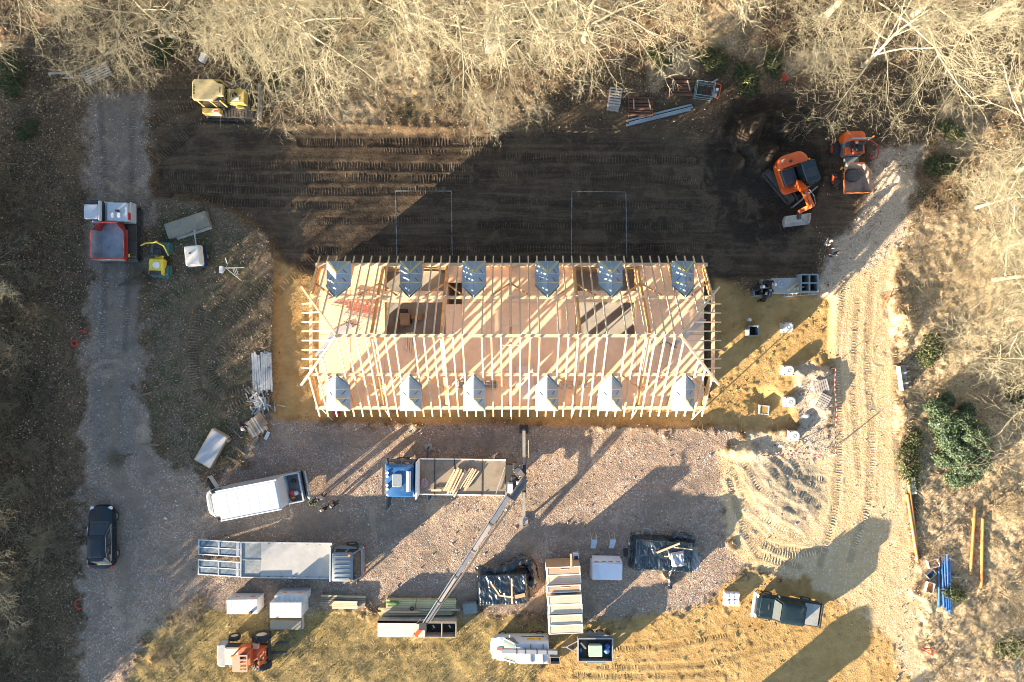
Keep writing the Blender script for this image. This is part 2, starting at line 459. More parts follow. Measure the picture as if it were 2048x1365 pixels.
def height(x, y, m=None):
    m = m or soil(x, y); sd = m['_sd']
    h = np.zeros_like(x)
    pit = sstep(soft(sd['pit'], .16)); yel = sstep(soft(sd['yellow'], .3))
    h -= np.maximum(pit * .52, yel * .34)
    wood = 1 - np.clip(m['gravel'] + m['pit'] + m['yellow'] + m['pale'] + m['grass'] + m['verge'] + m['dark_road'] + m['yellow_south'] + m['rubble'], 0, 1)
    h += wood * ((fbm(x, y, .25, 4, 3) - .3) * .5 + (fbm(x, y, 2.5, 3, 4) - .5) * .22)
    h += (m['verge'] + m['grass']) * (fbm(x, y, 1.6, 4, 8) - .5) * .16
    lump = fbm(x, y, 1.4, 4, 21)
    h += np.clip(m['yellow'] + m['yellow_south'] * .9 + m['pale'] * .5, 0, 1) * (lump - .5) * .07
    h += np.clip(m['yellow'] + m['yellow_south'] * .7 + m['pale'] * .45 + m['rubble'] * 1.2, 0, 1) * np.clip(fbm(x, y, 4.2, 2, 31) - .58, 0, 1) * .24
    h += m['pit'] * (fbm(x, y, .8, 4, 41) - .5) * .10 + m['pit'] * np.clip(fbm(x * .35, y * 1.8, 1.5, 3, 44) - .5, 0, 1) * .12
    h += m['gravel'] * (fbm(x, y, .35, 4, 51) - .5) * .10
    h += (m['gravel'] + m['rubble'] + m['verge'] + wood) * (fbm(x, y, 7.0, 2, 52) - .5) * .05
    rim = np.exp(-(sd['pit'] / .35) ** 2) * np.clip(fbm(x, y, 1.1, 3, 61) - .35, 0, 1) * .5
    h += rim * (y > 9)
    for px, py, rx, ry, hh, a in HEAPS:
        X, Y = x - WX(px), y - WY(py); a = math.radians(a); c, s = math.cos(a), math.sin(a)
        r = np.sqrt(((X * c + Y * s) / rx) ** 2 + ((-X * s + Y * c) / ry) ** 2)
        r = r + (fbm(x, y, 1.2, 3, 71) - .5) * .7
        h += hh * sstep(1.15 - r) * (1 + .6 * (fbm(x, y, 2.2, 3, 72) - .5)) * (1 + .45 * (py < 470) * (px < 1640) * (px > 1400) * np.sin(X * 3.1 - Y * 2.2 + 2 * fbm(x, y, .8, 2, 73)))
    rh, rm = ruts(x, y); m['rutted'] = rm
    slab_in = (np.abs(x) < 13.2) & (np.abs(y - .33) < 4.9)
    return np.where(slab_in, np.minimum(h + rh, -.25), h + rh)

def gz(x, y):
    a = np.array([float(x)]); b = np.array([float(y)])
    return float(height(a, b)[0])

def G(px, py, dz=0.0):
    """Point on the ground seen at a pixel."""
    p = W(px, py, 0); z = gz(p.x, p.y); p = W(px, py, z)
    return Vector((p.x, p.y, z + dz))

def set_masks(me, m):
    for name, keys in (('soil_a', ('gravel', 'pit', 'yellow', 'pale')), ('soil_b', ('grass', 'verge', 'rubble', 'dark_road')), ('soil_c', ('yellow_south', 'track_left', 'sunlit_litter', 'lane')), ('soil_d', ('fresh', 'grey_sand', 'rutted', 'crest'))):
        at = me.attributes.new(name, 'FLOAT_COLOR', 'POINT')
        a = np.ones((len(me.vertices), 4), np.float32)
        for i, k in enumerate(keys): a[:, i] = m[k] if k in m else 0.0
        at.data.foreach_set('color', a.ravel())

def ground_material():
    m, nt, b = new_mat('site_soil')
    tc = nt.nodes.new('ShaderNodeTexCoord'); P = tc.outputs['Object']
    def chans(name, al=True):
        a = nt.nodes.new('ShaderNodeAttribute'); a.attribute_name = name
        s = nt.nodes.new('ShaderNodeSeparateColor'); nt.links.new(a.outputs['Color'], s.inputs[0])
        return [s.outputs[0], s.outputs[1], s.outputs[2], a.outputs['Alpha']]
    gravel, pit, yellow, pale = chans('soil_a')
    grass, verge, rubble, droad = chans('soil_b')
    ysouth, tleft, sunlit_mask, lane = chans('soil_c')
    fresh, gsand, rutted, crest = chans('soil_d')
    n_big = nramp(nt, nnoise(nt, P, .22, 4, .6), .32, .68)
    n_mid = nramp(nt, nnoise(nt, P, 1.3, 5, .65), .3, .7)
    n_fine = nramp(nt, nnoise(nt, P, 7.0, 4, .7), .3, .7)
    n_pat = nramp(nt, nnoise(nt, P, .55, 5, .7, .6), .45, .62)
    n_str0 = nramp(nt, nnoise(nt, P, .16, 6, .75, 1.2), .38, .64)
    n_grain = nramp(nt, nnoise(nt, P, 22.0, 2, .6), .3, .7)
    def vor(scale):
        v = nt.nodes.new('ShaderNodeTexVoronoi'); v.inputs['Scale'].default_value = scale
        nt.links.new(P, v.inputs['Vector'])
        s = nt.nodes.new('ShaderNodeSeparateColor'); nt.links.new(v.outputs['Color'], s.inputs[0])
        return v.outputs['Distance'], s.outputs[0], s.outputs[1]
    vd, vr, vg = vor(9.0)
    vd2, vr2, vg2 = vor(15.0)
    # leaf litter
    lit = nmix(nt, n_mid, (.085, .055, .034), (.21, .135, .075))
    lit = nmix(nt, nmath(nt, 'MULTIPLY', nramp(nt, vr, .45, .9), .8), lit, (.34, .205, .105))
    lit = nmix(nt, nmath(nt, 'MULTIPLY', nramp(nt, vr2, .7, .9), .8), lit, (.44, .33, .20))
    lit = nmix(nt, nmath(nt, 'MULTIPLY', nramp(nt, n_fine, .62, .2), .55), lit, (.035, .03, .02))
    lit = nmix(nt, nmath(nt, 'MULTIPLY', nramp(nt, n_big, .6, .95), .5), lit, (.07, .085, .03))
    lit_sun = nmix(nt, n_mid, (.30, .235, .135), (.52, .43, .27))
    lit_sun = nmix(nt, nmath(nt, 'MULTIPLY', nramp(nt, vr, .5, .9), .7), lit_sun, (.50, .33, .19))
    lit_sun = nmix(nt, nmath(nt, 'MULTIPLY', nramp(nt, vr2, .7, .9), .8), lit_sun, (.62, .52, .39))
    lit_sun = nmix(nt, nmath(nt, 'MULTIPLY', nramp(nt, n_fine, .55, .2), .45), lit_sun, (.12, .09, .05))
    lit_sun = nmix(nt, nmath(nt, 'MULTIPLY', nramp(nt, n_big, .65, .95), .4), lit_sun, (.24, .23, .10))
    lit_sun = nmix(nt, nmath(nt, 'MULTIPLY', nramp(nt, n_pat, .5, .0), .35), lit_sun, (.13, .095, .055))
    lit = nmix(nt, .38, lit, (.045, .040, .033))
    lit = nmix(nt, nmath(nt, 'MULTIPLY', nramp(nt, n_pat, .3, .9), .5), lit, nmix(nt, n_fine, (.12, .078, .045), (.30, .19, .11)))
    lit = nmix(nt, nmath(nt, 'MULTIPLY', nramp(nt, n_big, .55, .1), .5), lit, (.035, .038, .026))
    col = nmix(nt, sunlit_mask, lit, lit_sun)  # paler litter where sun falls, darker litter where shade does
    # dry grass
    g = nmix(nt, n_fine, (.15, .11, .035), (.44, .32, .125))
    g = nmix(nt, nmath(nt, 'MULTIPLY', nramp(nt, n_mid, .55, .95), .75), g, (.10, .10, .028))
    g = nmix(nt, nmath(nt, 'MULTIPLY', n_big, .5), g, (.33, .25, .13))
    g = nmix(nt, nmath(nt, 'MULTIPLY', n_pat, .35), g, nmix(nt, n_fine, (.075, .06, .03), (.19, .145, .075)))
    col = nmix(nt, grass, col, g)
    # muddy verge
    v = nmix(nt, n_fine, (.062, .052, .036), (.22, .165, .11))
    v = nmix(nt, nmath(nt, 'MULTIPLY', nramp(nt, n_mid, .4, .8), .8), v, (.055, .065, .03))
    v = nmix(nt, nmath(nt, 'MULTIPLY', nramp(nt, vr2, .78, .92), .5), v, (.30, .25, .20))
    v = nmix(nt, nmath(nt, 'MULTIPLY', lane, .85), v, nmix(nt, n_fine, (.11, .078, .05), (.25, .185, .125)))
    v = nmix(nt, nmath(nt, 'MULTIPLY', nramp(nt, n_big, .5, .9), .6), v, (.07, .08, .035))
    col = nmix(nt, verge, col, v)
    # crushed brick and concrete
    gr = nmix(nt, n_mid, (.27, .20, .15), (.43, .33, .235))
    gr = nmix(nt, nmath(nt, 'MULTIPLY', n_pat, .55), gr, (.235, .195, .170))
    gr = nmix(nt, nmath(nt, 'MULTIPLY', nramp(nt, n_big, .55, .95), .6), gr, (.40, .29, .20))
    gr = nmix(nt, nmath(nt, 'MULTIPLY', nramp(nt, vr, .2, 1.0), .35), gr, (.46, .38, .32))
    gr = nmix(nt, nmath(nt, 'MULTIPLY', nramp(nt, vg, .75, .9), .6), gr, (.32, .16, .11))
    gr = nmix(nt, nmath(nt, 'MULTIPLY', nramp(nt, vr2, .90, .97), .8), gr, (.70, .68, .65))
    gr = nmix(nt, nmath(nt, 'MULTIPLY', nramp(nt, vd2, .35, .75), .5), gr, (.09, .075, .06))
    gr = nmix(nt, nmath(nt, 'MULTIPLY', tleft, nmath(nt, 'MULTIPLY', nramp(nt, n_fine, 1.2, -.2), .95)), gr, nmix(nt, n_pat, nmix(nt, n_mid, (.095, .105, .108), (.15, .155, .15)), nmix(nt, n_fine, (.15, .125, .10), (.30, .29, .27))))  # dark track mud, with the blue of the skylight mixed in
    gr = nmix(nt, nmath(nt, 'MULTIPLY', lane, .75), gr, nmix(nt, n_mid, (.16, .13, .105), (.29, .225, .165)))
    gr = nmix(nt, nmath(nt, 'MULTIPLY', nramp(nt, n_str0, .55, .95), .4), gr, (.17, .14, .12))
    gr = nmix(nt, nmath(nt, 'MULTIPLY', nramp(nt, n_str0, .30, .0), .5), gr, nmix(nt, n_fine, (.40, .30, .20), (.52, .41, .30)))
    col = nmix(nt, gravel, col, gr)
    # pale sand of the haul road
    pl = nmix(nt, n_mid, (.43, .305, .175), (.57, .44, .275))
    pl = nmix(nt, nmath(nt, 'MULTIPLY', n_big, .6), pl, (.50, .345, .155))
    pl = nmix(nt, nmath(nt, 'MULTIPLY', n_grain, .3), pl, (.60, .48, .33))
    pl = nmix(nt, nmath(nt, 'MULTIPLY', nramp(nt, vr2, .88, .94), .6), pl, (.72, .68, .60))
    pl = nmix(nt, nmath(nt, 'MULTIPLY', gsand, .85), pl, nmix(nt, n_fine, (.26, .215, .15), (.42, .36, .27)))
    col = nmix(nt, pale, col, pl)
    # ochre sand
    ye = nmix(nt, n_mid, (.29, .18, .065), (.46, .31, .135))
    ye = nmix(nt, nmath(nt, 'MULTIPLY', n_grain, .3), ye, (.30, .17, .045))
    ye = nmix(nt, nmath(nt, 'MULTIPLY', nramp(nt, n_big, .2, .9), .45), ye, (.50, .35, .16))
    col = nmix(nt, nmath(nt, 'MAXIMUM', yellow, ysouth), col, ye)
    # grey rubble
    ru = nmix(nt, n_fine, (.29, .235, .175), (.54, .46, .36))
    ru = nmix(nt, nmath(nt, 'MULTIPLY', nramp(nt, vr, .6, .9), .6), ru, (.56, .47, .36))
    col = nmix(nt, nmath(nt, 'MULTIPLY', rubble, nramp(nt, n_mid, -.4, .5)), col, ru)
    # dark topsoil
    dk = nmix(nt, n_mid, (.072, .053, .036), (.150, .107, .067))
    dk = nmix(nt, nmath(nt, 'MULTIPLY', n_big, .75), dk, (.036, .030, .025))
    dk = nmix(nt, nmath(nt, 'MULTIPLY', nramp(nt, n_fine, .5, 1.0), .45), dk, (.15, .11, .075))
    mp = nt.nodes.new('ShaderNodeMapping'); mp.inputs['Scale'].default_value = (.22, 2.6, 1); nt.links.new(P, mp.inputs[0])
    n_str = nramp(nt, nnoise(nt, mp.outputs[0], 1.0, 5, .7, .3), .40, .66)
    dk = nmix(nt, nmath(nt, 'MULTIPLY', n_str, .55), dk, nmix(nt, n_fine, (.030, .024, .019), (.062, .047, .034)))
    dk = nmix(nt, nmath(nt, 'MULTIPLY', nramp(nt, n_str, .35, .0), .45), dk, nmix(nt, n_fine, (.12, .088, .056), (.21, .155, .10)))
    dk = nmix(nt, nmath(nt, 'MULTIPLY', fresh, .8), dk, nmix(nt, n_fine, (.020, .016, .013), (.050, .038, .028)))
    dk = nmix(nt, nmath(nt, 'MULTIPLY', nramp(nt, n_pat, .35, 1.0), .6), dk, nmix(nt, n_fine, (.095, .072, .048), (.19, .14, .09)))
    dk = nmix(nt, nmath(nt, 'MULTIPLY', nramp(nt, n_grain, .55, .95), .35), dk, (.02, .016, .013))
    col = nmix(nt, nmath(nt, 'MAXIMUM', pit, nmath(nt, 'MULTIPLY', droad, .9)), col, dk)
    hv = nt.nodes.new('ShaderNodeHueSaturation'); nt.links.new(col, hv.inputs['Color'])
    nt.links.new(nmath(nt, 'MULTIPLY', nmath(nt, 'MULTIPLY_ADD', rutted, -.26, 1.0), nmath(nt, 'MULTIPLY_ADD', crest, .62, 1.0)), hv.inputs['Value']); col = hv.outputs[0]  # relief shading put in colour: rut beds darker, lug tops lighter
    nt.links.new(col, b.inputs['Base Color'])
    b.inputs['Roughness'].default_value = .92
    b.inputs['Specular IOR Level'].default_value = .15
    hgt = nmath(nt, 'ADD', nmath(nt, 'MULTIPLY', n_fine, .05), nmath(nt, 'MULTIPLY', n_grain, .02))
    hgt = nmath(nt, 'ADD', hgt, nmath(nt, 'MULTIPLY', nmath(nt, 'MULTIPLY', vr2, nmath(nt, 'SUBTRACT', .6, vd2)), nmath(nt, 'MULTIPLY', nmath(nt, 'MAXIMUM', gravel, rubble), .10)))
    bn = nt.nodes.new('ShaderNodeBump'); bn.inputs['Strength'].default_value = .55; bn.inputs['Distance'].default_value = 1.0
    nt.links.new(hgt, bn.inputs['Height']); nt.links.new(bn.outputs[0], b.inputs['Normal'])
    return m

def build_ground():
    step = .105
    fx = np.arange(-39.5, 39.5, step); fy = np.arange(-27, 27, step)
    out = np.array([42, 46, 52, 60, 75, 100, 140, 200, 300, 450.])
    outy = np.array([29, 32, 37, 44, 55, 75, 110, 160, 260, 400.])
    xs = np.concatenate([-out[::-1], fx, out]); ys = np.concatenate([-outy[::-1], fy, outy])
    X, Y = np.meshgrid(xs, ys); nx, ny = len(xs), len(ys)
    x, y = X.ravel(), Y.ravel()
    m = soil(x, y); z = height(x, y, m)
    me = bpy.data.meshes.new('ground')
    nv = nx * ny
    me.vertices.add(nv)
    me.vertices.foreach_set('co', np.stack([x, y, z], 1).astype(np.float32).ravel())
    i = np.arange(nx - 1)[None, :] + nx * np.arange(ny - 1)[:, None]
    q = np.stack([i, i + 1, i + nx + 1, i + nx], -1).reshape(-1, 4)
    nf = len(q)
    me.loops.add(nf * 4); me.polygons.add(nf)
    me.loops.foreach_set('vertex_index', q.ravel().astype(np.int32))
    me.polygons.foreach_set('loop_start', (np.arange(nf) * 4).astype(np.int32))
    me.polygons.foreach_set('loop_total', np.full(nf, 4, np.int32))
    me.polygons.foreach_set('use_smooth', np.ones(nf, bool))
    me.update(calc_edges=True)
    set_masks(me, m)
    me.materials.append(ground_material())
    put('ground', me, kind='structure')

def np_mesh(name, verts, faces, mat, tone=None, smooth=False):
    """Mesh from numpy arrays of equal-sized faces; tone is a per-face number for attr_mat."""
    me = bpy.data.meshes.new(name)
    k = faces.shape[1]; nf = len(faces)
    me.vertices.add(len(verts)); me.vertices.foreach_set('co', verts.astype(np.float32).ravel())
    me.loops.add(nf * k); me.polygons.add(nf)
    me.loops.foreach_set('vertex_index', faces.ravel().astype(np.int32))
    me.polygons.foreach_set('loop_start', (np.arange(nf) * k).astype(np.int32))
    me.polygons.foreach_set('loop_total', np.full(nf, k, np.int32))
    if smooth: me.polygons.foreach_set('use_smooth', np.ones(nf, bool))
    me.update(calc_edges=True)
    if tone is not None:
        at = me.attributes.new('tone', 'FLOAT', 'FACE'); at.data.foreach_set('value', tone.astype(np.float32))
    me.materials.append(mat)
    return me

def build_treads():
    """Lug marks pressed into the soil: low ridges across every crawler lane."""
    rng = np.random.default_rng(3); V = []
    for pts, w, pitch, dep in TRACKS:
        P = [Vector((WX(a), WY(b), 0)) for a, b in pts]
        # smooth curve through the points
        Q = []
        for i in range(len(P) - 1):
            p0, p1, p2, p3 = P[max(i - 1, 0)], P[i], P[i + 1], P[min(i + 2, len(P) - 1)]
            pitch = min(pitch, .18)
            n = max(2, int((p2 - p1).length / pitch))
            for k in range(n):
                t = k / n
                Q.append((.5 * ((2 * p1) + (p2 - p0) * t + (2 * p0 - 5 * p1 + 4 * p2 - p3) * t * t + (3 * p1 - p0 - 3 * p2 + p3) * t ** 3)))
        fade = fbm(np.array([q.x for q in Q]), np.array([q.y for q in Q]), .5, 2, 91)
        for k in range(1, len(Q) - 1):
            if fade[k] < (.28 if dep >= 1.2 else .40) or rng.random() < .03: continue
            d = (Q[k + 1] - Q[k - 1]); d.normalize(); d = Vector((d.x + rng.normal(0, .07), d.y + rng.normal(0, .07), 0)).normalized(); s = Vector((-d.y, d.x, 0))
            hw = w * .5 * rng.uniform(.8, 1.05); bw = pitch * .32; hh = .021 * dep * rng.uniform(.6, 1.1) * min(1, (fade[k] - .3) * 5)
            off = rng.uniform(-.04, .04)
            a = Q[k] + s * off
            for q_, z_ in ((a - s * hw - d * bw, -.03), (a + s * hw - d * bw, -.03), (a + s * hw + d * bw, -.03), (a - s * hw + d * bw, -.03), (a - s * hw * .96, hh), (a + s * hw * .96, hh)):
                V.append((q_.x, q_.y, z_))
    V = np.array(V); m = soil(V[:, 0], V[:, 1])
    V[:, 2] += height(V[:, 0], V[:, 1], m)
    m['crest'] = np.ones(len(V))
    n = len(V) // 6
    f = np.array([(0, 1, 5, 4), (2, 3, 4, 5), (3, 0, 4, 4), (1, 2, 5, 5)])
    quads = (np.arange(n)[:, None, None] * 6 + f[None, :2]).reshape(-1, 4)
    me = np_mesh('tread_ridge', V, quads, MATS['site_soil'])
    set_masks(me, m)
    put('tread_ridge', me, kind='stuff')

def build_stones():
    rng = np.random.default_rng(5)
    n = 60000
    x = rng.uniform(-38, 38, n); y = rng.uniform(-25.5, 25.5, n)
    m = soil(x, y)
    pr = m['gravel'] * .34 * (1 - .6 * m['track_left'] * (np.abs(x + 28.3) < 1.2)) + m['rubble'] * .7 + m['pale'] * .03 + m['verge'] * .07 + m['yellow_south'] * .03
    clump = fbm(x, y, .5, 3, 77)
    edge = np.exp(-((x - 28.4 - .5 * np.sin(y * .3)) / .45) ** 2) * (y < 2)        # stony margin of the haul road
    tedge = (np.exp(-((x - WX(199) - .3 * np.sin(y * .7)) / .35) ** 2) + np.exp(-((x - WX(292) - .4 * np.sin(y * .5)) / .4) ** 2)) * m['gravel'] * (y > -11)
    pr = pr * np.clip((clump - .25) * 2.4, .1, 1.3) + edge * .9 + tedge * .55
    pr[(np.abs(x) < 13.4) & (np.abs(y - .33) < 5)] = 0
    keep = rng.random(n) < pr
    x, y = x[keep], y[keep]; z = height(x, y)
    n = len(x)
    r = .020 + .05 * rng.random(n) ** 2.2 + .07 * (rng.random(n) > .985)
    base = np.array([(1, 0, 0), (0, 1, 0), (-1, 0, 0), (0, -1, 0), (0, 0, 1), (0, 0, -1.)])
    a = rng.uniform(0, 6.28, n)
    sx, sy, sz = r * rng.uniform(.8, 1.5, n), r * rng.uniform(.6, 1.1, n), r * rng.uniform(.5, .9, n)
    L = base[None] * np.stack([sx, sy, sz], 1)[:, None, :] + rng.normal(0, .18, (n, 6, 3)) * r[:, None, None]
    c, s = np.cos(a)[:, None], np.sin(a)[:, None]
    V = np.stack([L[..., 0] * c - L[..., 1] * s + x[:, None], L[..., 0] * s + L[..., 1] * c + y[:, None], L[..., 2] + (z + r * .25)[:, None]], -1).reshape(-1, 3)
    F = np.array([(0, 1, 4), (1, 2, 4), (2, 3, 4), (3, 0, 4), (1, 0, 5), (2, 1, 5), (3, 2, 5), (0, 3, 5)])
    faces = (np.arange(n)[:, None, None] * 6 + F[None]).reshape(-1, 3)
    tone = np.repeat(rng.random(n), 8)
    mat = attr_mat('crushed_stone', [(.10, .085, .07), (.24, .19, .155), (.30, .18, .13), (.36, .30, .25), (.44, .39, .34), (.76, .75, .73)], .85)
    put('gravel', np_mesh('gravel', V, faces, mat, tone), kind='stuff')

def build_clods():
    rng = np.random.default_rng(15)
    n = 42000
    x = rng.uniform(-18, 31, n); y = rng.uniform(-25.5, 16, n)
    m = soil(x, y)
    pr = (m['yellow'] * .55 + m['yellow_south'] * .40 + m['pale'] * .09 + m['pit'] * .35 + m['rubble'] * .3) * np.clip((fbm(x, y, .55, 3, 78) - .40) * 4, .04, 1)
    pr[(np.abs(x) < 13.4) & (np.abs(y - .33) < 5)] = 0
    keep = rng.random(n) < pr; x, y = x[keep], y[keep]; n = len(x)
    mk = soil(x, y); z = height(x, y, mk)
    r = .03 + .07 * rng.random(n) ** 2.5
    base = np.array([(1, 0, 0), (0, 1, 0), (-1, 0, 0), (0, -1, 0), (0, 0, 1)])
    L = base[None] * r[:, None, None] * np.array([1.2, 1, .55]) + rng.normal(0, .22, (n, 5, 3)) * r[:, None, None]
    a = rng.uniform(0, 6.28, n); c, s_ = np.cos(a)[:, None], np.sin(a)[:, None]
    V = np.stack([L[..., 0] * c - L[..., 1] * s_ + x[:, None], L[..., 0] * s_ + L[..., 1] * c + y[:, None], L[..., 2] + z[:, None]], -1).reshape(-1, 3)
    F = np.array([(0, 1, 4), (1, 2, 4), (2, 3, 4), (3, 0, 4)])
    me = np_mesh('soil_crumbs', V, (np.arange(n)[:, None, None] * 5 + F[None]).reshape(-1, 3), MATS['site_soil'])
    for k in mk:
        if k != '_sd': mk[k] = np.repeat(mk[k], 5)
    set_masks(me, mk)
    put('soil_crumbs', me, kind='stuff')

def build_leaves():
    rng = np.random.default_rng(9)
    n = 110000
    x = rng.uniform(-39, 39, n); y = rng.uniform(-26.5, 26.5, n)
    m = soil(x, y)
    open_ = np.clip(m['gravel'] * (1 - .22 * m['track_left']) + m['pit'] + m['yellow'] + m['pale'] + m['grass'] + m['dark_road'] * .85 + m['yellow_south'] + m['rubble'] * .5, 0, 1)
    pr = (1 - open_) * np.where(m['verge'] > .4, .5, 1.0) * np.clip((fbm(x, y, .6, 3, 101) - .25) * 2.2, .15, 1)
    keep = rng.random(n) < pr
    x, y = x[keep], y[keep]; n = len(x); z = height(x, y) + rng.uniform(.005, .05, n)
    r = rng.uniform(.035, .085, n); a = rng.uniform(0, 6.28, n)
    nx, ny = rng.normal(0, .45, n), rng.normal(0, .45, n)
    ux, uy = np.cos(a), np.sin(a)
    pts = []
    for lx, ly in ((-1, 0), (0, -.6), (1.1, 0), (0, .6)):
        dx = (lx * ux - ly * uy) * r; dy = (lx * uy + ly * ux) * r
        pts.append(np.stack([x + dx, y + dy, z + (dx * nx + dy * ny)], -1))
    V = np.stack(pts, 1).reshape(-1, 3)
    faces = np.arange(n * 4).reshape(-1, 4)
    mat = attr_mat('dead_leaf', [(.06, .045, .03), (.18, .12, .07), (.30, .19, .105), (.40, .29, .18), (.55, .45, .33)], .75)
    put('leaf_litter', np_mesh('leaf_litter', V, faces, mat, rng.random(n)), kind='stuff')

def build_grass():
    rng = np.random.default_rng(11)
    n = 170000
    x = rng.uniform(-29, 29, n); y = rng.uniform(-26.5, 13, n)
    m = soil(x, y)
    pr = (m['grass'] * 1.0 + m['verge'] * .45 + (1 - np.clip(m['pale'] + m['gravel'] + m['yellow_south'] + m['grass'], 0, 1)) * (x > 27.5) * .5) * np.clip((fbm(x, y, .8, 3, 121) - .3) * 3, 0, 1)
    pr *= 1 - np.clip(m['yellow_south'] + m['yellow'] + m['pit'], 0, 1)
    keep = rng.random(n) < pr
    x, y = x[keep], y[keep]; n = len(x); z = height(x, y)
    L = rng.uniform(.10, .34, n); a = rng.uniform(0, 6.28, n); lean = rng.uniform(.3, 1.6, n)
    w = rng.uniform(.008, .018, n)
    dx, dy = np.cos(a), np.sin(a)
    hx, hz = L * np.sin(lean), L * np.cos(lean)
    p0 = np.stack([x - dy * w, y + dx * w, z - .02], -1); p1 = np.stack([x + dy * w, y - dx * w, z - .02], -1)
    p2 = np.stack([x + dx * hx * .5 + dy * w, y + dy * hx * .5 - dx * w, z + hz * .7], -1); p3 = np.stack([x + dx * hx * .5 - dy * w, y + dy * hx * .5 + dx * w, z + hz * .7], -1)
    p4 = np.stack([x + dx * hx, y + dy * hx, z + hz], -1)
    V = np.stack([p0, p1, p2, p3, p4, p4], 1).reshape(-1, 3)
    f = np.array([(0, 1, 2, 3), (3, 2, 4, 5)])
    faces = (np.arange(n)[:, None, None] * 6 + f[None]).reshape(-1, 4)
    tone = np.repeat(np.clip(rng.normal(.55, .25, n) - .35 * (fbm(x, y, .5, 2, 131) > .55), 0, 1), 2)
    mat = attr_mat('dry_grass', [(.05, .055, .02), (.13, .11, .045), (.30, .235, .11), (.55, .45, .27)], .7)
    put('grass', np_mesh('grass', V, faces, mat, tone), kind='stuff')

build_ground()
build_treads()
build_stones()
build_clods()
build_leaves()
build_grass()
# ------------------------------------------------------------------ trees, thicket, evergreen
def seg_mesh(name, segs, mat, sides=3):
    """Tapered limbs from a list of (p0, p1, r0, r1)."""
    A = np.array([s[0] for s in segs]); B = np.array([s[1] for s in segs])
    r0 = np.array([s[2] for s in segs]); r1 = np.array([s[3] for s in segs])
    d = B - A; L = np.linalg.norm(d, axis=1, keepdims=True) + 1e-9; d = d / L
    ref = np.where(np.abs(d[:, 2:3]) < .9, np.array([[0, 0, 1.]]), np.array([[1., 0, 0]]))
    u = np.cross(d, ref); u /= np.linalg.norm(u, axis=1, keepdims=True) + 1e-9
    w = np.cross(d, u)
    n = len(segs); V = []
    for P, r in ((A, r0), (B + d * r1[:, None] * .4, r1)):
        for k in range(sides):
            a = 2 * math.pi * k / sides
            V.append(P + (u * math.cos(a) + w * math.sin(a)) * r[:, None])
    V = np.stack(V, 1).reshape(-1, 3)
    f = np.array([(k, (k + 1) % sides, sides + (k + 1) % sides, sides + k) for k in range(sides)])
    faces = (np.arange(n)[:, None, None] * (2 * sides) + f[None]).reshape(-1, 4)
    return np_mesh(name, V, faces, mat, smooth=True)

def grow(rng, p, d, length, r, level, top, segs, spec):
    """One limb and, along it, its side limbs."""
    n, kids, spread, shrink, wob, up = spec[level]
    step = length / n
    x, y, z = p; dx, dy, dz = d
    pts = []
    for i in range(n):
        dx += rng.gauss(0, wob); dy += rng.gauss(0, wob); dz += rng.gauss(0, wob) + up
        l = math.sqrt(dx * dx + dy * dy + dz * dz); dx /= l; dy /= l; dz /= l
        x2, y2, z2 = x + dx * step, y + dy * step, z + dz * step
        ra = r * (1 - .72 * i / n); rb = r * (1 - .72 * (i + 1) / n)
        segs[level].append(((x, y, z), (x2, y2, z2), ra, rb))
        pts.append((x2, y2, z2, dx, dy, dz, rb))
        x, y, z = x2, y2, z2
    if level + 1 >= len(spec): return
    for k in range(kids):
        t = (k + rng.random()) / kids
        t = .22 + .78 * t
        i = min(n - 1, int(t * n))
        px, py, pz, ex, ey, ez, rb = pts[i]
        a = rng.uniform(0, 2 * math.pi); s = math.radians(rng.uniform(*spread))
        # any perpendicular
        if abs(ez) < .9: ux, uy, uz = ey, -ex, 0.0
        else: ux, uy, uz = 0.0, ez, -ey
        l = math.sqrt(ux * ux + uy * uy + uz * uz) or 1; ux /= l; uy /= l; uz /= l
        vx, vy, vz = ey * uz - ez * uy, ez * ux - ex * uz, ex * uy - ey * ux
        ca, sa = math.cos(a), math.sin(a)
        qx, qy, qz = ux * ca + vx * sa, uy * ca + vy * sa, uz * ca + vz * sa
        cs, sn = math.cos(s), math.sin(s)
        nd = (ex * cs + qx * sn, ey * cs + qy * sn, ez * cs + qz * sn)
        grow(rng, (px, py, pz), nd, length * rng.uniform(*shrink) * (1.15 - .55 * t), max(rb * .63, .0118), level + 1, top, segs, spec)

def bark(name, a, b, moss=(.16, .17, .06), k=.35):
    m, nt, bs = new_mat(name)
    tc = nt.nodes.new('ShaderNodeTexCoord'); oi = nt.nodes.new('ShaderNodeObjectInfo')
    f = nramp(nt, nnoise(nt, tc.outputs['Object'], 1.7, 5, .7), .3, .7)
    c = nmix(nt, f, a, b)
    g = nramp(nt, nnoise(nt, tc.outputs['Object'], .45, 3, .6), .45, .7)
    c = nmix(nt, nmath(nt, 'MULTIPLY', g, nmath(nt, 'MULTIPLY_ADD', oi.outputs['Random'], k, .1)), c, moss)
    hs = nt.nodes.new('ShaderNodeHueSaturation')
    nt.links.new(nmath(nt, 'MULTIPLY_ADD', oi.outputs['Random'], .65, .62), hs.inputs['Value'])
    nt.links.new(c, hs.inputs['Color']); nt.links.new(hs.outputs[0], bs.inputs['Base Color'])
    bs.inputs['Roughness'].default_value = .85; bs.inputs['Specular IOR Level'].default_value = .2
    return m

BARK = bark('pale_bark', (.30, .275, .20), (.54, .49, .37), (.19, .20, .09))
TWIG = bark('twig_bark', (.215, .205, .145), (.42, .39, .285), (.19, .195, .10), .4)
STEM = bark('thicket_bark', (.12, .10, .07), (.28, .23, .155), (.12, .12, .05), .4)

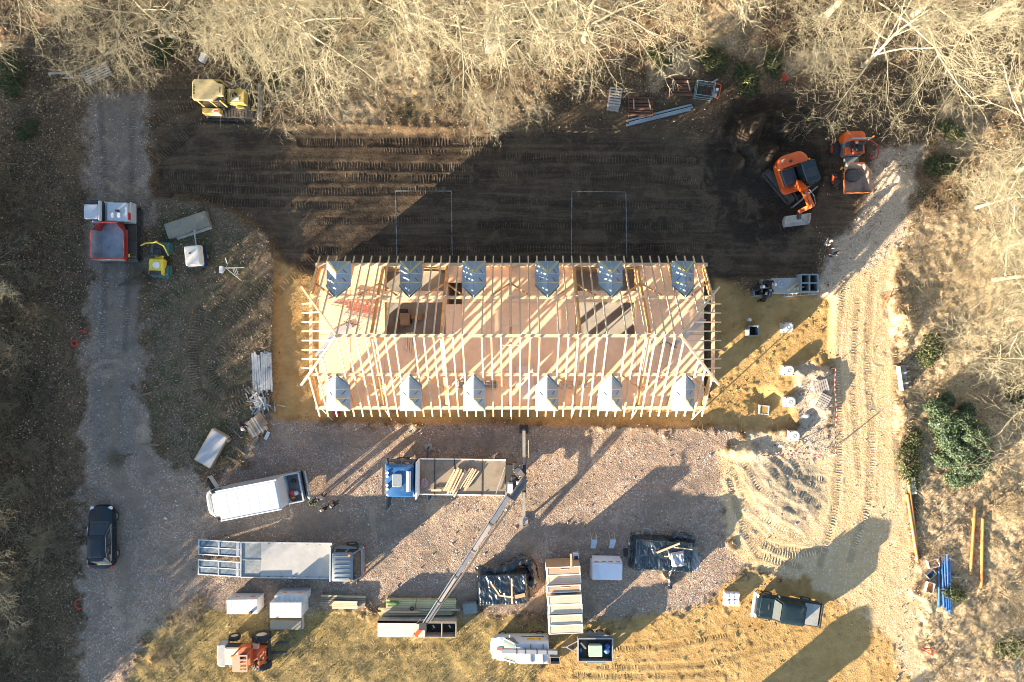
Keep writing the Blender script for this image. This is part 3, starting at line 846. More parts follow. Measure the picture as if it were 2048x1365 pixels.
def make_tree(seed, h, r, clear, n_prim, reach, dense):
    rng = random.Random(seed)
    segs = {i: [] for i in range(5)}
    # the trunk: a wandering line
    x = y = 0.0; lx, ly = rng.gauss(0, .03), rng.gauss(0, .03); n = 12
    tr = []; P = [(0, 0, -.3)]
    for i in range(n):
        lx += rng.gauss(0, .03); ly += rng.gauss(0, .03)
        x += lx * h / n; y += ly * h / n
        P.append((x, y, h * (i + 1) / n))
    for i in range(n):
        ra = r * (1 - .85 * i / n); rb = r * (1 - .85 * (i + 1) / n)
        if i == 0: ra *= 1.35
        tr.append((P[i], P[i + 1], ra, rb))
    spec = [None, (6, dense[0], (28, 62), (.38, .62), .10, .035), (4, dense[1], (25, 65), (.40, .68), .14, .02), (3, dense[2], (25, 70), (.4, .8), .18, .01), (2, 0, None, None, .22, 0)]
    for k in range(n_prim):
        t = clear + (1 - clear) * ((k + rng.random()) / n_prim)
        i = min(n - 1, int(t * n)); f = t * n - i
        a = k * 2.4 + rng.uniform(-.5, .5); el = math.radians(rng.uniform(8, 38) + 40 * (t - clear))
        p = tuple(P[i][j] + (P[i + 1][j] - P[i][j]) * f for j in range(3))
        ln = reach * (1.1 - .65 * (t - clear) / (1 - clear)) * rng.uniform(.75, 1.15)
        rr = min(r * (1 - .85 * t) * .55, .11 * ln / 7)
        grow(rng, p, (math.cos(a) * math.cos(el), math.sin(a) * math.cos(el), math.sin(el)), ln, rr, 1, h, segs, spec)
    trunk = seg_mesh('trunk', tr + [s for s in segs[1]], BARK, 6)
    crown = seg_mesh('crown', segs[2] + segs[3] + segs[4], TWIG, 3)
    return trunk, crown

TREE_KINDS = [make_tree(s, *a) for s, a in enumerate([
    (17, .32, .15, 17, 11.0, (11, 7, 5)), (15, .28, .13, 16, 10.2, (11, 7, 5)), (18, .38, .17, 17, 11.5, (11, 7, 5)),
    (13, .22, .12, 15, 9.0, (10, 7, 5)), (16, .30, .19, 16, 10.5, (11, 7, 5))])]

TREE_NO = [0]
def tree(x, y, kind, rz, sc, label, group='bare trees of the wood around the site', name='bare_tree'):
    t = thing(name, label, 'tree', (x, y, gz(x, y) - .1), rz, group)
    t.scale = (sc, sc, sc * random.uniform(.95, 1.05))
    put('trunk', TREE_KINDS[kind][0], t); put('crown', TREE_KINDS[kind][1], t)
    return t

# (x, y, kind, turn, size, label) - trunks stand mostly just beyond the picture, crowns reach in
TREES = [
    (-37.0, 26.0, 2, .3, .86, 'pale bare tree in the corner nearest the old wooden gate'),
    (-26.6, 24.8, 1, 1.9, .84, 'bare tree spreading over the white block and the top of the gravel track'),
    (-21.5, 25.5, 3, .6, .90, 'olive twigged bare tree behind the yellow bulldozer'),
    (-12.6, 25.6, 0, 3.1, .88, 'bare tree reaching over the tracks of the yellow bulldozer'),
    (-9.5, 25.5, 4, .8, 1.05, 'tall pale tree with long limbs fanning down to the dug pit'),
    (-3.5, 24.2, 2, 5.6, .80, 'pale bare tree hanging over the long bank of the pit'),
    (2.5, 26.5, 0, 2.7, 1.0, 'bare tree with long straight limbs above the grey concrete block'),
    (5.2, 21.6, 1, 3.5, .76, 'mossy bare tree overhanging the grey pallet near the rusty pipes'),
    (13.6, 27.2, 4, 1.2, .92, 'yellowish bare tree behind the rusty pipe stacks'),
    (18.4, 26.8, 3, .4, .92, 'small bare tree above the red plate compactor and mesh cage'),
    (22.4, 23.2, 0, 2.2, .74, 'bare tree with a thick pale trunk above the orange dumper'),
    (28.5, 23.2, 1, 5.0, .78, 'pale bare tree beside the dark forest track'),
    (34.0, 23.0, 2, 1.5, .95, 'thick pale trunked tree in the corner above the dark forest track'),
    (36.4, 12.2, 0, 3.9, .68, 'bare tree with a pale trunk just below the dark forest track'),
    (35.6, 7.0, 4, 2.9, .80, 'bare tree leaning over the rubble beside the orange dumper'),
    (35.6, 1.6, 1, .6, .76, 'bare tree above the evergreen shrub and the toothed bucket'),
    (40.5, -3.5, 3, 4.0, .95, 'bare tree behind the dark evergreen shrub'),
    (41.0, -12.5, 0, 1.1, .72, 'bare tree past the long orange pipes in the leaf litter'),
    (40.5, -20.5, 1, 3.0, .76, 'bare tree by the blue pipes and the red barrier frame'),
    (-18.0, 29.0, 1, 5.2, 1.05, 'bare tree far back behind the yellow bulldozer'),
    (-14.2, 21.4, 3, 3.3, .72, 'low bare tree leaning out over the near bank of the pit'),
    (-7.2, 22.4, 1, 1.1, .80, 'dense pale twigged tree at the middle of the pit bank'),
    (-.5, 19.8, 3, 2.2, .62, 'small bare tree at the end of the sunlit bank'),
    (5.0, 29.0, 4, 4.4, 1.0, 'bare tree far back beyond the mossy one'),
    (15.8, 28.5, 1, 3.8, 1.0, 'bare tree far back beyond the mesh cage'),
    (25.2, 19.8, 3, 1.7, .70, 'bare tree with lichened twigs over the mouth of the forest track'),
    (32.5, 27.5, 4, .9, .9, 'bare tree between the two thick pale trunks'),
    (37.8, 10.5, 3, 2.1, .9, 'bare tree between the forest track and the rubble'),
    (39.0, 5.0, 0, 4.9, .8, 'bare tree in the sunlit wood across from the toothed bucket'),
    (-24.0, 21.6, 1, 3.9, .66, 'small bare tree just above the white block'),
    (-17.5, 20.8, 3, 5.5, .60, 'small bare tree close behind the yellow bulldozer'),
    (-10.4, 23.4, 0, 4.4, .74, 'bare tree sweeping down towards the sunlit soil'),
    (-1.6, 22.8, 4, .5, .80, 'bare tree between the pit bank and the concrete block'),
    (24.6, 26.0, 4, 3.2, .85, 'bare tree behind the one over the mouth of the forest track'),
    (33.4, 9.6, 3, 5.0, .60, 'small bare tree just beside the rubble'),
    (34.6, 4.4, 1, 2.0, .66, 'small bare tree across from the caterpillar marks'),
    (37.2, -1.2, 3, .8, .70, 'bare tree between the evergreen shrub and the upper wood'),
    (-41.0, 15.5, 3, .9, .75, 'half shaded bare tree beyond the wooden gate'),
]
for a in TREES: tree(*a)

# the shaded thicket along the gravel track: thin young trees and brambles
def make_sapling(seed, h, stems):
    rng = random.Random(seed); segs = {i: [] for i in range(4)}
    spec = [(6, 9, (25, 60), (.35, .6), .10, .02), (3, 5, (25, 65), (.4, .7), .16, .02), (3, 4, (25, 65), (.4, .8), .2, .0), (2, 0, None, None, .2, 0)]
    for k in range(stems):
        a = rng.uniform(0, 6.28); s = rng.uniform(.05, .55)
        d = (math.cos(a) * s, math.sin(a) * s, 1)
        grow(rng, (rng.uniform(-.3, .3), rng.uniform(-.3, .3), -.1), d, h * rng.uniform(.7, 1.05), .035 * h / 4 + .01, 0, h, segs, spec)
    return seg_mesh('stem', segs[0] + segs[1], STEM, 4), seg_mesh('twig', segs[2] + segs[3], STEM, 3)
SAPLINGS = [make_sapling(100, 3.4, 3), make_sapling(101, 2.4, 4), make_sapling(102, 4.2, 2)]
rs = random.Random(4)
SAP = [(22, 380, 0, 'pale sapling in the shaded thicket opposite the tracked dumper'), (105, 560, 1, 'low brown sapling beside the track below the tracked dumper'), (20, 640, 1, 'low sapling in the thicket level with the trestle'), (90, 640, 0, 'thin sapling just above the red arc'), (15, 870, 0, 'pale sapling far from the track level with the formwork stack'), (100, 880, 1, 'brushy sapling near the track level with the crane truck'), (30, 1040, 0, 'sapling in the thicket level with the front of the black car'), (25, 1180, 1, 'sapling in the thicket level with the red hoop'), (95, 1060, 1, 'brushy low sapling close beside the black car'), (50, 480, 1, 'twiggy sapling level with the red skip'), (75, 760, 1, 'twiggy sapling below the red ring'), (60, 690, 0, 'thin pale branched sapling in the shaded thicket beside the red ring'), (35, 560, 1, 'low sapling in the shaded thicket level with the tracked dumper'), (40, 800, 1, 'spindly sapling in the shaded thicket above the black car'),
       (68, 1130, 0, 'lit twiggy sapling in the shaded thicket beside the black car'), (110, 440, 1, 'brown leaved sapling beside the tracked dumper'), (30, 330, 2, 'leaning sapling in the shaded thicket below the wooden gate'), (70, 950, 1, 'thin sapling in the shaded thicket near the front of the black car'), (40, 1260, 1, 'sapling in the shaded thicket below the red hoop'),
       (1970, 1010, 1, 'bare sapling in the leaf litter beside the upright orange pipes'), (1885, 1330, 1, 'bare sapling beside the red barrier frame'), (2000, 1180, 0, 'mossy bare sapling past the blue pipes'), (1990, 640, 0, 'bare sapling in the sunlit wood above the evergreen shrub'), (1880, 545, 1, 'bare sapling over the caterpillar marks at the wood edge'), (1720, 95, 1, 'bare sapling between the two pale trunks'), (1100, 95, 1, 'low bare sapling in the leaf litter near the grey concrete block'), (1400, 90, 1, 'low bare sapling above the rusty pipe stacks'), (300, 60, 0, 'bare sapling in the wood above the gravel track'), (1860, 1090, 1, 'bare sapling beside the blue pipes')]
for px, py, k, lab in SAP:
    p = G(px, py)
    t = thing('sapling', lab, 'sapling', p, rs.uniform(0, 6.28), 'saplings at the wood edge')
    s = rs.uniform(.8, 1.15); t.scale = (s, s, s)
    put('stem', SAPLINGS[k][0], t); put('twig', SAPLINGS[k][1], t)

# leafy evergreens
def leaf_cloud(name, lobes, n, size, mat, seed):
    rng = np.random.default_rng(seed)
    L = np.array(lobes); w = (L[:, 3] * L[:, 4] * L[:, 5]) ** .67; idx = rng.choice(len(L), n, p=w / w.sum())
    d = rng.normal(size=(n, 3)); d /= np.linalg.norm(d, axis=1, keepdims=True)
    rad = rng.uniform(.62, 1.06, n) ** .7
    # clumps: pull the shell in and out
    bump = 1 + .22 * np.sin(d[:, 0] * 5 + idx) * np.sin(d[:, 1] * 6 + idx * 2) + .12 * np.sin(d[:, 2] * 9 + idx)
    c = L[idx, :3] + d * L[idx, 3:6] * (rad * bump)[:, None]
    keep = c[:, 2] > .05; c = c[keep]; d = d[keep]; n = len(c)
    t = rng.normal(size=(n, 3)); nrm = d * .8 + rng.normal(0, .55, (n, 3)) + np.array([0, 0, .35]); nrm /= np.linalg.norm(nrm, axis=1, keepdims=True)
    t = t - nrm * (t * nrm).sum(1, keepdims=True); t /= np.linalg.norm(t, axis=1, keepdims=True); b = np.cross(nrm, t)
    s = size * rng.uniform(.6, 1.3, n)[:, None]
    V = np.stack([c - t * s, c - b * s * .55, c + t * s, c + b * s * .55], 1).reshape(-1, 3)
    return np_mesh(name, V, np.arange(n * 4).reshape(-1, 4), mat, rng.random(n))
EVG = attr_mat('evergreen_leaf', [(.018, .035, .022), (.035, .065, .035), (.06, .105, .05), (.09, .13, .055)], .55, spec=.4)
EVG2 = attr_mat('ivy_leaf', [(.03, .04, .02), (.06, .08, .03), (.11, .12, .04)], .55)
sh = thing('evergreen_shrub', 'big dark green leafy shrub beside the haul road', 'shrub', G(1895, 880))
put('foliage', leaf_cloud('foliage', [(-1.2, 2.3, .8, .8, .7, .7), (-.9, 1.4, 1.2, .9, .8, 1.0), (.1, 1.5, 1.5, .8, .7, .9), (.6, .6, 2.0, .9, .8, 1.1), (-.7, .3, 1.3, .8, .9, 1.0), (-.2, -.5, 1.7, .9, .7, 1.0), (1.4, -.5, 1.2, .8, .9, .9), (.4, -1.5, 1.3, 1.0, .8, .9), (-.8, -1.2, .9, .7, .7, .7), (1.7, -1.6, .9, .8, .7, .7), (.3, -2.6, .8, .9, .7, .6), (1.4, -2.4, .7, .6, .6, .5), (-.3, 2.9, .5, .5, .5, .5), (.9, 2.2, .8, .5, .6, .6)], 30000, .072, EVG, 1), sh)
mbt = MB()
for k in range(7):
    a = k * .9
    mbt.tube([(0, 0, 0), (.4 * math.cos(a), .4 * math.sin(a), .9), (1.1 * math.cos(a), 1.1 * math.sin(a), 1.9)], [.09, .06, .02], 6)
mbt.build('trunk', STEM, sh)
low = thing('low_ivy_patch', 'low green ground ivy between the big shrub and the haul road', 'ivy', G(1815, 925))
put('foliage', leaf_cloud('foliage', [(0, 0, .15, .9, 1.5, .35), (.5, 1.6, .15, .6, .8, .3), (.3, -1.4, .1, .5, .9, .25)], 3500, .07, EVG2, 2), low)
for px, py, s, lab in ((1860, 700, 1.0, 'small green ivy clump above the big evergreen shrub'), (2030, 790, .8, 'small green ivy clump past the big evergreen shrub'), (1320, 120, .8, 'small dark holly clump near the mesh cage'), (1495, 160, 1.0, 'dark holly clump above the soil heap'), (1900, 265, .8, 'dark holly clump beside the dark forest track'), (60, 262, .7, 'dark ivy clump beneath the wooden gate'), (505, 110, .9, 'dark ivy clump near the white block'), (640, 62, .9, 'dark ivy clump in the wood behind the bulldozer tracks'), (705, 105, .8, 'dark ivy clump above the lit rim of the pit'), (885, 78, .7, 'dark ivy clump close to the grey concrete block'), (545, 150, .8, 'ivy clump just past the yellow bulldozer'), (780, 40, 1.0, 'dark ivy clump at the top of the wood over the pit'), (1090, 30, .9, 'ivy clump at the top of the wood past the concrete block'), (1425, 125, .9, 'dark ivy clump behind the mesh cage'), (1545, 130, .8, 'ivy clump beside the red cable coil'), (1880, 335, .9, 'dark ivy clump at the wood edge beside the orange dumper'), (330, 105, 1.0, 'dark ivy clump over the head of the gravel track'), (30, 150, 1.2, 'dark ivy clump beyond the wooden gate'), (1905, 1185, .7, 'bramble clump around the end of the blue pipes'), (2020, 1290, 1.0, 'mossy bramble clump past the red barrier frame')):
    t = thing('ivy_clump', lab, 'ivy', G(px, py), rs.uniform(0, 6), 'ivy clumps in the wood')
    t.scale = (s, s, s)
    if 'ivy_me' not in globals(): ivy_me = leaf_cloud('foliage', [(0, 0, .25, .9, .8, .5), (.7, .3, .2, .6, .7, .4), (-.5, -.6, .2, .6, .5, .35)], 2600, .075, EVG2, 3)
    put('foliage', ivy_me, t)

# dense evergreens added out of view west of the track to shade it
hedge_me = leaf_cloud('foliage', [(0, 0, 2.3, 1.8, 1.8, 2.6), (.8, .8, 1.7, 1.4, 1.4, 2.0), (-.9, -.6, 1.6, 1.3, 1.4, 1.9)], 5200, .20, EVG2, 5)
rh = random.Random(8)
def hedge(x, y, s, lab='dense holly bush added out of view to shade the gravel track', grp='added shade bushes west of the gravel track'):
    t = thing('shade_bush', lab, 'bush', (x, y, 0), rh.uniform(0, 6.28), grp)
    t.scale = (s, s, s * rh.uniform(.95, 1.05)); put('foliage', hedge_me, t)
for k in range(17):
    yy = -31.5 + k * 2.6
    hh = 1.04 if yy > -31 else .8
    hedge(-39.8 + rh.uniform(-.6, .6), yy, hh * rh.uniform(.93, 1.05))
    hedge(-43.0 + rh.uniform(-.8, .8), yy + 1.3, hh * rh.uniform(.95, 1.08))

for q in ((19.4, -33.0, .60), (21.4, -34.0, .55)): hedge(*q, 'round holly bush added beyond the lower picture edge for its shadow', 'added shadow bushes south of the ochre sand')  # out of view, added to cast the outer shadow band

def build_undergrowth():
    """Fallen twigs and dead stems covering the floor of the wood."""
    rng = np.random.default_rng(77)
    n = 60000
    x = rng.uniform(-39, 39, n); y = rng.uniform(-26.5, 26.5, n); m = soil(x, y)
    open_ = np.clip(m['gravel'] + m['pit'] + m['yellow'] + m['pale'] + m['grass'] + m['verge'] * .9 + m['dark_road'] + m['yellow_south'] + m['rubble'], 0, 1)
    keep = rng.random(n) < (1 - open_) * np.clip((fbm(x, y, .45, 3, 201) - .28) * 3, .12, 1) * np.where((y > 12) & (x < 28), .45, .9)
    x, y = x[keep], y[keep]; n = len(x); z = height(x, y)
    a = rng.uniform(0, 6.28, n); el = np.abs(rng.normal(0, .45, n)); L = rng.uniform(.25, 1.1, n)
    A = np.stack([x, y, z + .02], 1); B = A + np.stack([np.cos(a) * np.cos(el) * L, np.sin(a) * np.cos(el) * L, np.sin(el) * L + .03], 1)
    r = rng.uniform(.006, .014, n)
    segs = list(zip(map(tuple, A), map(tuple, B), r, r * .5))
    put('undergrowth', seg_mesh('undergrowth', segs, STEM, 3), kind='stuff')
build_undergrowth()

for k, yy in enumerate((-30, -25.5, -21, -17, -12.5, -8, -3.5, 1, 5.5, 10)):
    tree(-39.0 + rh.uniform(-1.2, 1.2), yy + rh.uniform(-1, 1), 3, rh.uniform(0, 6.28), .46 + rh.uniform(-.04, .06) + .18 * (-17 < yy < 2), 'young bare tree in the shaded wood west of the gravel track', 'young bare trees west of the gravel track')
# ------------------------------------------------------------------ the timber house under construction
YC = .33                    # its centre line
ROOF_T, RISE = 7.8, .936    # ridge height, slope
PINE = M('fresh_pine', (.68, .49, .31), .6, 0, .14, 3, stretch=(1, 1, 6), rnd=.10)
PINE_O = M('orange_larch', (.60, .33, .12), .55, 0, .2, 3, rnd=.10)
DECK = M('deck_board', (.75, .545, .36), .62, 0, .10, 1.2, rnd=.06, bump=.2, bscale=8)
CONC = M('concrete', (.40, .39, .36), .85, 0, .16, 1.2, bump=.3)
MEMB = M('roof_membrane', (.20, .27, .34), .28, 0, .14, 1.5, rnd=.16, bump=.4, bscale=3.0, bdist=.05, dirt=.08)
TAPE = M('yellow_tape', (.62, .50, .17), .5, 0, .1)
PRINT = M('grey_print', (.10, .12, .15), .5)
OSB = M('osb_wall', (.36, .26, .15), .7, 0, .2, 6)
house = thing('timber_house', 'long timber frame house with open rafters and six membrane covered dormers', 'house', (0, 0, 0))

MB().box((0, YC, -.14), (26.5, 9.9, .5)).build('ground_slab', CONC, house)
# walls of the ground floor with the openings that let the low sun through
wl = MB()
def wallseg(x0, y0, x1, y1, z0, z1): wl.box(((x0 + x1) / 2, (y0 + y1) / 2, (z0 + z1) / 2), (max(abs(x1 - x0), .22), max(abs(y1 - y0), .22), z1 - z0))
yS, yN, xW, xE = YC - 4.72, YC + 4.72, -13.0, 12.95
OPEN_S = [(-6.4, -5.1), (-4.0, -2.3), (-1.9, -.5), (.1, 2.0), (10.45, 11.2)]
_x = xW
for a_, b_ in OPEN_S:
    wallseg(_x, yS, a_, yS, .115, 2.86); wallseg(a_, yS, b_, yS, 2.62, 2.86); _x = b_
wallseg(_x, yS, xE, yS, .115, 2.86)
wl.build('south_wall', OSB, house)
wl = MB(); wallseg(xW, yN, xE, yN, .115, 2.86); wl.build('north_wall', OSB, house)
wl = MB(); wallseg(xW, yS + .115, xW, -1.6, .115, 2.86); wallseg(xW, .9, xW, yN - .115, .115, 2.86); wallseg(xW, -1.6, xW, .9, 2.62, 2.86); wl.build('gable_wall', OSB, house)
wl = MB(); wallseg(xE, yS + .115, xE, -2.95, .115, 2.86); wallseg(xE, -2.2, xE, yN - .115, .115, 2.86); wallseg(xE, -2.95, xE, -2.2, 2.62, 2.86); wl.build('gable_wall', OSB, house)
FR = [-13.0, -8.72, -4.4, -.1, 4.2, 8.5, 12.92]
# deck boards of the upper floor, left open over the two stair wells and the hatch
xe = [-13.1, -10.95, -8.62, -6.55, -4.47, -3.4, -1.75, -.1, 2.1, 4.3, 6.35, 8.42, 10.7, 13.02]
yr = [-4.42, -2.05, .43, 2.62, 3.40, 5.08]
def deck(x0, x1, y0, y1, top=3.0):
    MB().box(((x0 + x1) / 2, (y0 + y1) / 2, top - .06), (x1 - x0 - .014, y1 - y0 - .014, .12)).build('floor_board', DECK, house)
for i in range(len(xe) - 1):
    x0, x1 = xe[i], xe[i + 1]
    rows = list(zip(yr[:-1], yr[1:]))
    if -8.7 < x0 < -4.5 or 4.2 < x0 < 8.4: rows = [rows[0], rows[1], rows[3]]
    if abs(x0 + 4.47) < .01: rows = [(-4.42, -2.05), (-2.05, .43), (.43, 2.5), (3.95, 5.08)]
    for k, (a, b) in enumerate(rows): deck(x0, x1, a, b, 3.0 + (.006 if (i + k) % 2 else 0))
# joists round the openings and intermediate walls below
jb = MB()
for x in (-8.62, -4.47, 4.3, 8.42): jb.bar((x, -4.4, 2.76), (x, 5.05, 2.76), .14, .22)
jb.build('floor_joist', PINE_O, house)
wl = MB(); wallseg(-8.72, yS + .12, -8.72, YC - 2.6, .115, 2.62); wallseg(-4.4, YC + 1.6, -4.4, yN - .12, .115, 2.62)
wl.build('inner_wall', OSB, house)

def rz_(yc): return ROOF_T - RISE * abs(yc)
def roof_pt(x, yc, dz=0): return Vector((x, YC + yc, rz_(yc) + dz))
for s in (1, -1):
    MB().bar((-13.25, YC + s * 4.83, 3.12), (13.2, YC + s * 4.83, 3.12), .24, .2).build('wall_plate', PINE, house)
    MB().bar((-13.0, YC + s * 2.5, 5.14), (13.0, YC + s * 2.5, 5.14), .20, .22).build('purlin', PINE, house)
    xg = 13.12 * s
    MB().bar((xg, YC - 3.0, 4.80), (xg, YC + 3.0, 4.80), .20, .2).build('gable_beam', PINE, house)
MB().bar((-10.8, YC, 7.42), (10.4, YC, 7.42), .20, .24).build('ridge_beam', PINE, house)
for x in FR:
    for s in (1, -1):
        top = .15 if abs(x) < 10.5 else 2.5
        MB().bar((x, YC + s * 4.68, rz_(4.68) - .42), (x, YC + s * 2.62, rz_(2.62) - .42), .16, .22).build('principal_rafter', PINE_O, house)
        if top < 1: MB().bar((x + .02, YC + s * 2.38, rz_(2.38) - .42), (x + .02, YC + s * top, rz_(top) - .42), .16, .22).build('principal_rafter', PINE_O if s > 0 else PINE, house)
        for dx in (-1.25, 1.25):
            if abs(x + dx) > 13: continue
            MB().bar((x + .09 * (1 if dx > 0 else -1), YC + s * 3.45, rz_(3.45) - .40), (x + dx, YC + s * 2.62, 5.02), .11, .13).build('brace', PINE_O, house)
    # raking prop outside the south wall
    g0 = gz(x, YC - 6.05)
    MB().bar((x + .05, YC - 4.9, 2.9), (x + .05, YC - 6.05, g0), .06, .06, up=(1, 0, 0)).build('prop', PINE, house)
    if abs(x) < 12: MB().bar((x, YC - .1, 3.0), (x, YC - .1, 6.9), .14, .14, up=(1, 0, 0)).build('king_post', PINE_O, house)
# rafters
RX = [-13.13 + .593 * i for i in range(45)]
DORM = [RX[3] - .02, RX[11], RX[18], RX[26], RX[33], RX[41]]
HIP_L, HIP_R = -10.76, 10.35
def hip_yc(x):
    if x < HIP_L: return 3.13 * (HIP_L - x) / (13.65 + HIP_L)
    if x > HIP_R: return 3.13 * (x - HIP_R) / (13.45 - HIP_R)
    return 0.0
RW, RH = .085, .125
for i, x in enumerate(RX):
    y0 = hip_yc(x) + (.05 if x < HIP_L or x > HIP_R else .03)
    for s in (1, -1):
        near = [d for d in DORM if abs(x - d) < .76]
        spans = [(y0, 5.45)]
        if near:
            dd = abs(x - near[0])
            spans = [(4.95, 5.45)]
            if dd > .2: spans.append((y0, 2.62 + .8 * dd / .72 + .05))
        if i == 22: spans = [(.62, 5.45)]
        for a, b in spans:
            n = Vector((0, -RISE * s, 1)).normalized() * 0
            MB().bar(roof_pt(x, s * a, -.09), roof_pt(x, s * b, -.09), RW, RH).build('rafter', PINE, house)
for s in (1, -1):
    MB().bar((RX[21], YC + s * .6, rz_(.6) - .1), (RX[23], YC + s * .6, rz_(.6) - .1), .07, .18).build('trimmer', PINE, house)
# half hips: hip rafters and jack rafters
for xr, xo, sg in ((HIP_L, -13.72, -1), (HIP_R, 13.5, 1)):
    for s in (1, -1):
        MB().bar((xr, YC + s * .03, ROOF_T - .02), (xo, YC + s * 3.18, rz_(3.18) - .02), .13, .2).build('hip_rafter', PINE, house)
    for k in range(8):
        yc = (k - 3.5) * .598
        xi = xr + (xo - xr) * abs(yc) / 3.18; zi = rz_(abs(yc))
        sl = (ROOF_T - rz_(3.18)) / abs(xo - xr)
        xo2 = sg * 13.68; zo = ROOF_T - sl * (abs(xo2) - abs(xr))
        MB().bar((xi, YC + yc, zi - .08), (xo2, YC + yc, zo - .08), RW, RH * .9).build('jack_rafter', PINE, house)
# dormers
def dormer_meshes(s):
    """Front at the eaves, valley towards the ridge; s is +1 on the north slope."""
    E, R = 4.62, 5.36; w = .74
    yf, yh, yv, yt = 4.90, 4.05, 3.42, 2.58
    def p(x, yc, z): return (x, YC + s * yc, z)
    roofm = MB()
    t = .05
    faces = [[(-w, yf, E), (w, yf, E), (0, yh, R)], [(w, yf, E), (w, yv, E), (0, yt, R), (0, yh, R)], [(-w, yv, E), (-w, yf, E), (0, yh, R), (0, yt, R)]]
    for fc in faces:
        q = [p(*v) for v in fc]
        if s < 0: q = q[::-1]
        q = q[::-1] if (Vector(q[1]) - Vector(q[0])).cross(Vector(q[2]) - Vector(q[0])).z < 0 else q
        roofm.slab(q, t)
    # skirts lapped on to the rafters beside the valleys
    for sx in (-1, 1):
        q = [p(sx * w, yv + .02, E + .01), p(sx * (w + .05), yv - .16, rz_(yv - .16) + .05), p(sx * .30, yt + .12, rz_(yt + .12) + .09), p(0, yt - .14, R + .02), p(0, yt, R + .03)]
        if (Vector(q[1]) - Vector(q[0])).cross(Vector(q[2]) - Vector(q[0])).z < 0: q = q[::-1]
        roofm.slab(q, .012)
    cheek = MB()
    for sx in (-1, 1):
        q = [p(sx * (w - .05), 4.83, 3.05), p(sx * (w - .05), 4.83, E - .06), p(sx * (w - .05), yv + .05, E - .06)]
        cheek.slab(q, .05)
    cheek.slab([p(-w + .08, 4.80, 3.05), p(w - .08, 4.80, 3.05), p(w - .08, 4.80, E - .06), p(-w + .08, 4.80, E - .06)], .05)
    tapes = []
    def line(a, b, wd=.06):
        A, B = Vector(p(*a)), Vector(p(*b)); tapes.append(MB().bar(A + Vector((0, 0, .036)), B + Vector((0, 0, .036)), wd, .012).mesh('tape', TAPE))
    line((-w, yf, E), (0, yh, R)); line((w, yf, E), (0, yh, R)); line((0, yf, E), (0, yh, R), .03)
    line((-w + .12, yf, E + .04), (0, yh + .1, R), .03); line((w - .12, yf, E + .04), (0, yh + .1, R), .03)
    def side(sx, yc, f): return (sx * w * (1 - f), yc, E + (R - E) * f)
    for sx in (-1, 1):
        line(side(sx, yh, .02), side(sx, yh, .98), .035); line(side(sx, yv + .05, .02), side(sx, yv + .05, .98), .035)
        line((sx * w, yv, E), (0, yt + .02, R), .07)
    prs = []
    for sx, f, yc in ((-1, .5, 3.72), (1, .45, 3.66), (1, .4, 4.2)):
        c = Vector(p(*side(sx, yc, f))) + Vector((0, 0, .045))
        a = Vector(p(*side(sx, yc + .1, f + .12))) + Vector((0, 0, .045)); b = Vector(p(*side(sx, yc - .1, f - .12))) + Vector((0, 0, .045))
        prs.append(MB().bar(a, b, .10, .006).mesh('printed_mark', PRINT))
    return roofm.mesh('dormer', MEMB), cheek.mesh('cheek', OSB), tapes, prs
for s in (1, -1):
    rm, ck, tp, pr = dormer_meshes(s)
    for x in DORM:
        d = put('dormer', rm, house, loc=(x + random.uniform(-.02, .02), 0, random.uniform(-.02, .03)), rz=0); d.scale = (random.uniform(.96, 1.05), 1, random.uniform(.985, 1.02))
        put('cheek', ck, d)
        for q in tp: put('tape', q, d)
        for q in pr: put('printed_mark', q, d)

# things lying in the house
RED = M('red_orange_paint', (.62, .10, .03), .45, 0, .15, dirt=.2)
ALU = M('aluminium', (.62, .63, .64), .38, .75, .08)
GALV = M('galvanised_steel', (.42, .44, .46), .5, .6, .15)
def ladder(name, label, a, b, w, n, mat, group=None, rung=None):
    a, b = Vector(a), Vector(b); t = thing(name, label, 'ladder', a, 0, group)
    d = b - a; u = d.normalized(); up = Vector((0, 0, 1)); s = u.cross(up).normalized()
    for k in (-1, 1): MB().bar(s * (k * w / 2), d + s * (k * w / 2), .035, .08).build('rail', mat, t)
    for i in range(n):
        p = d * ((i + .5) / n); MB().cyl(p - s * w / 2, p + s * w / 2, .022, 6).build('rung', rung or ALU, t)
    return t
ladder('ladder', 'orange railed ladder lying on the boards near the gable end', W(664, 603, 3.08), W(749, 619, 3.08), .45, 9, RED)
ladder('ladder', 'second orange railed ladder half hidden beside the first', W(690, 600, 3.22), W(752, 612, 3.22), .42, 7, RED)
ladder('ladder', 'plain aluminium ladder lying below the orange ladders', W(685, 624, 3.08), W(748, 637, 3.08), .36, 7, ALU)
ladder('ladder', 'short white ladder lying beside the fourth dormer of the shaded slope', W(1062, 551, 3.08), W(1126, 548, 3.08), .40, 6, ALU)
GBOARD = M('grey_insulation_board', (.34, .36, .40), .5, 0, .1)
def board(label, quad, z, t=.06, mat=None, name='loose_board', cat='board', group=None):
    P = [W(a, b, z) for a, b in quad]
    c = sum(P, Vector()) / len(P)
    q = [p - c for p in P]
    if (q[1] - q[0]).cross(q[2] - q[0]).z < 0: q = q[::-1]
    m = MB().slab(q, t)
    return m.build(name, mat or DECK, None, c, label=label, cat=cat, group=group)
board('grey board lying slantwise on the deck beside the ladders', [(655, 680), (662, 662), (700, 645), (706, 656)], 3.06, .08, GBOARD)
board('grey board under the hip nearest the sunlit slope and the wood pile', [(629, 710), (660, 676), (672, 674), (632, 715)], 3.06, .08, GBOARD)
board('pale metal sheet lying below the hip above the concrete wells', [(1366, 672), (1402, 636), (1413, 640), (1372, 678)], 3.06, .05, GALV)
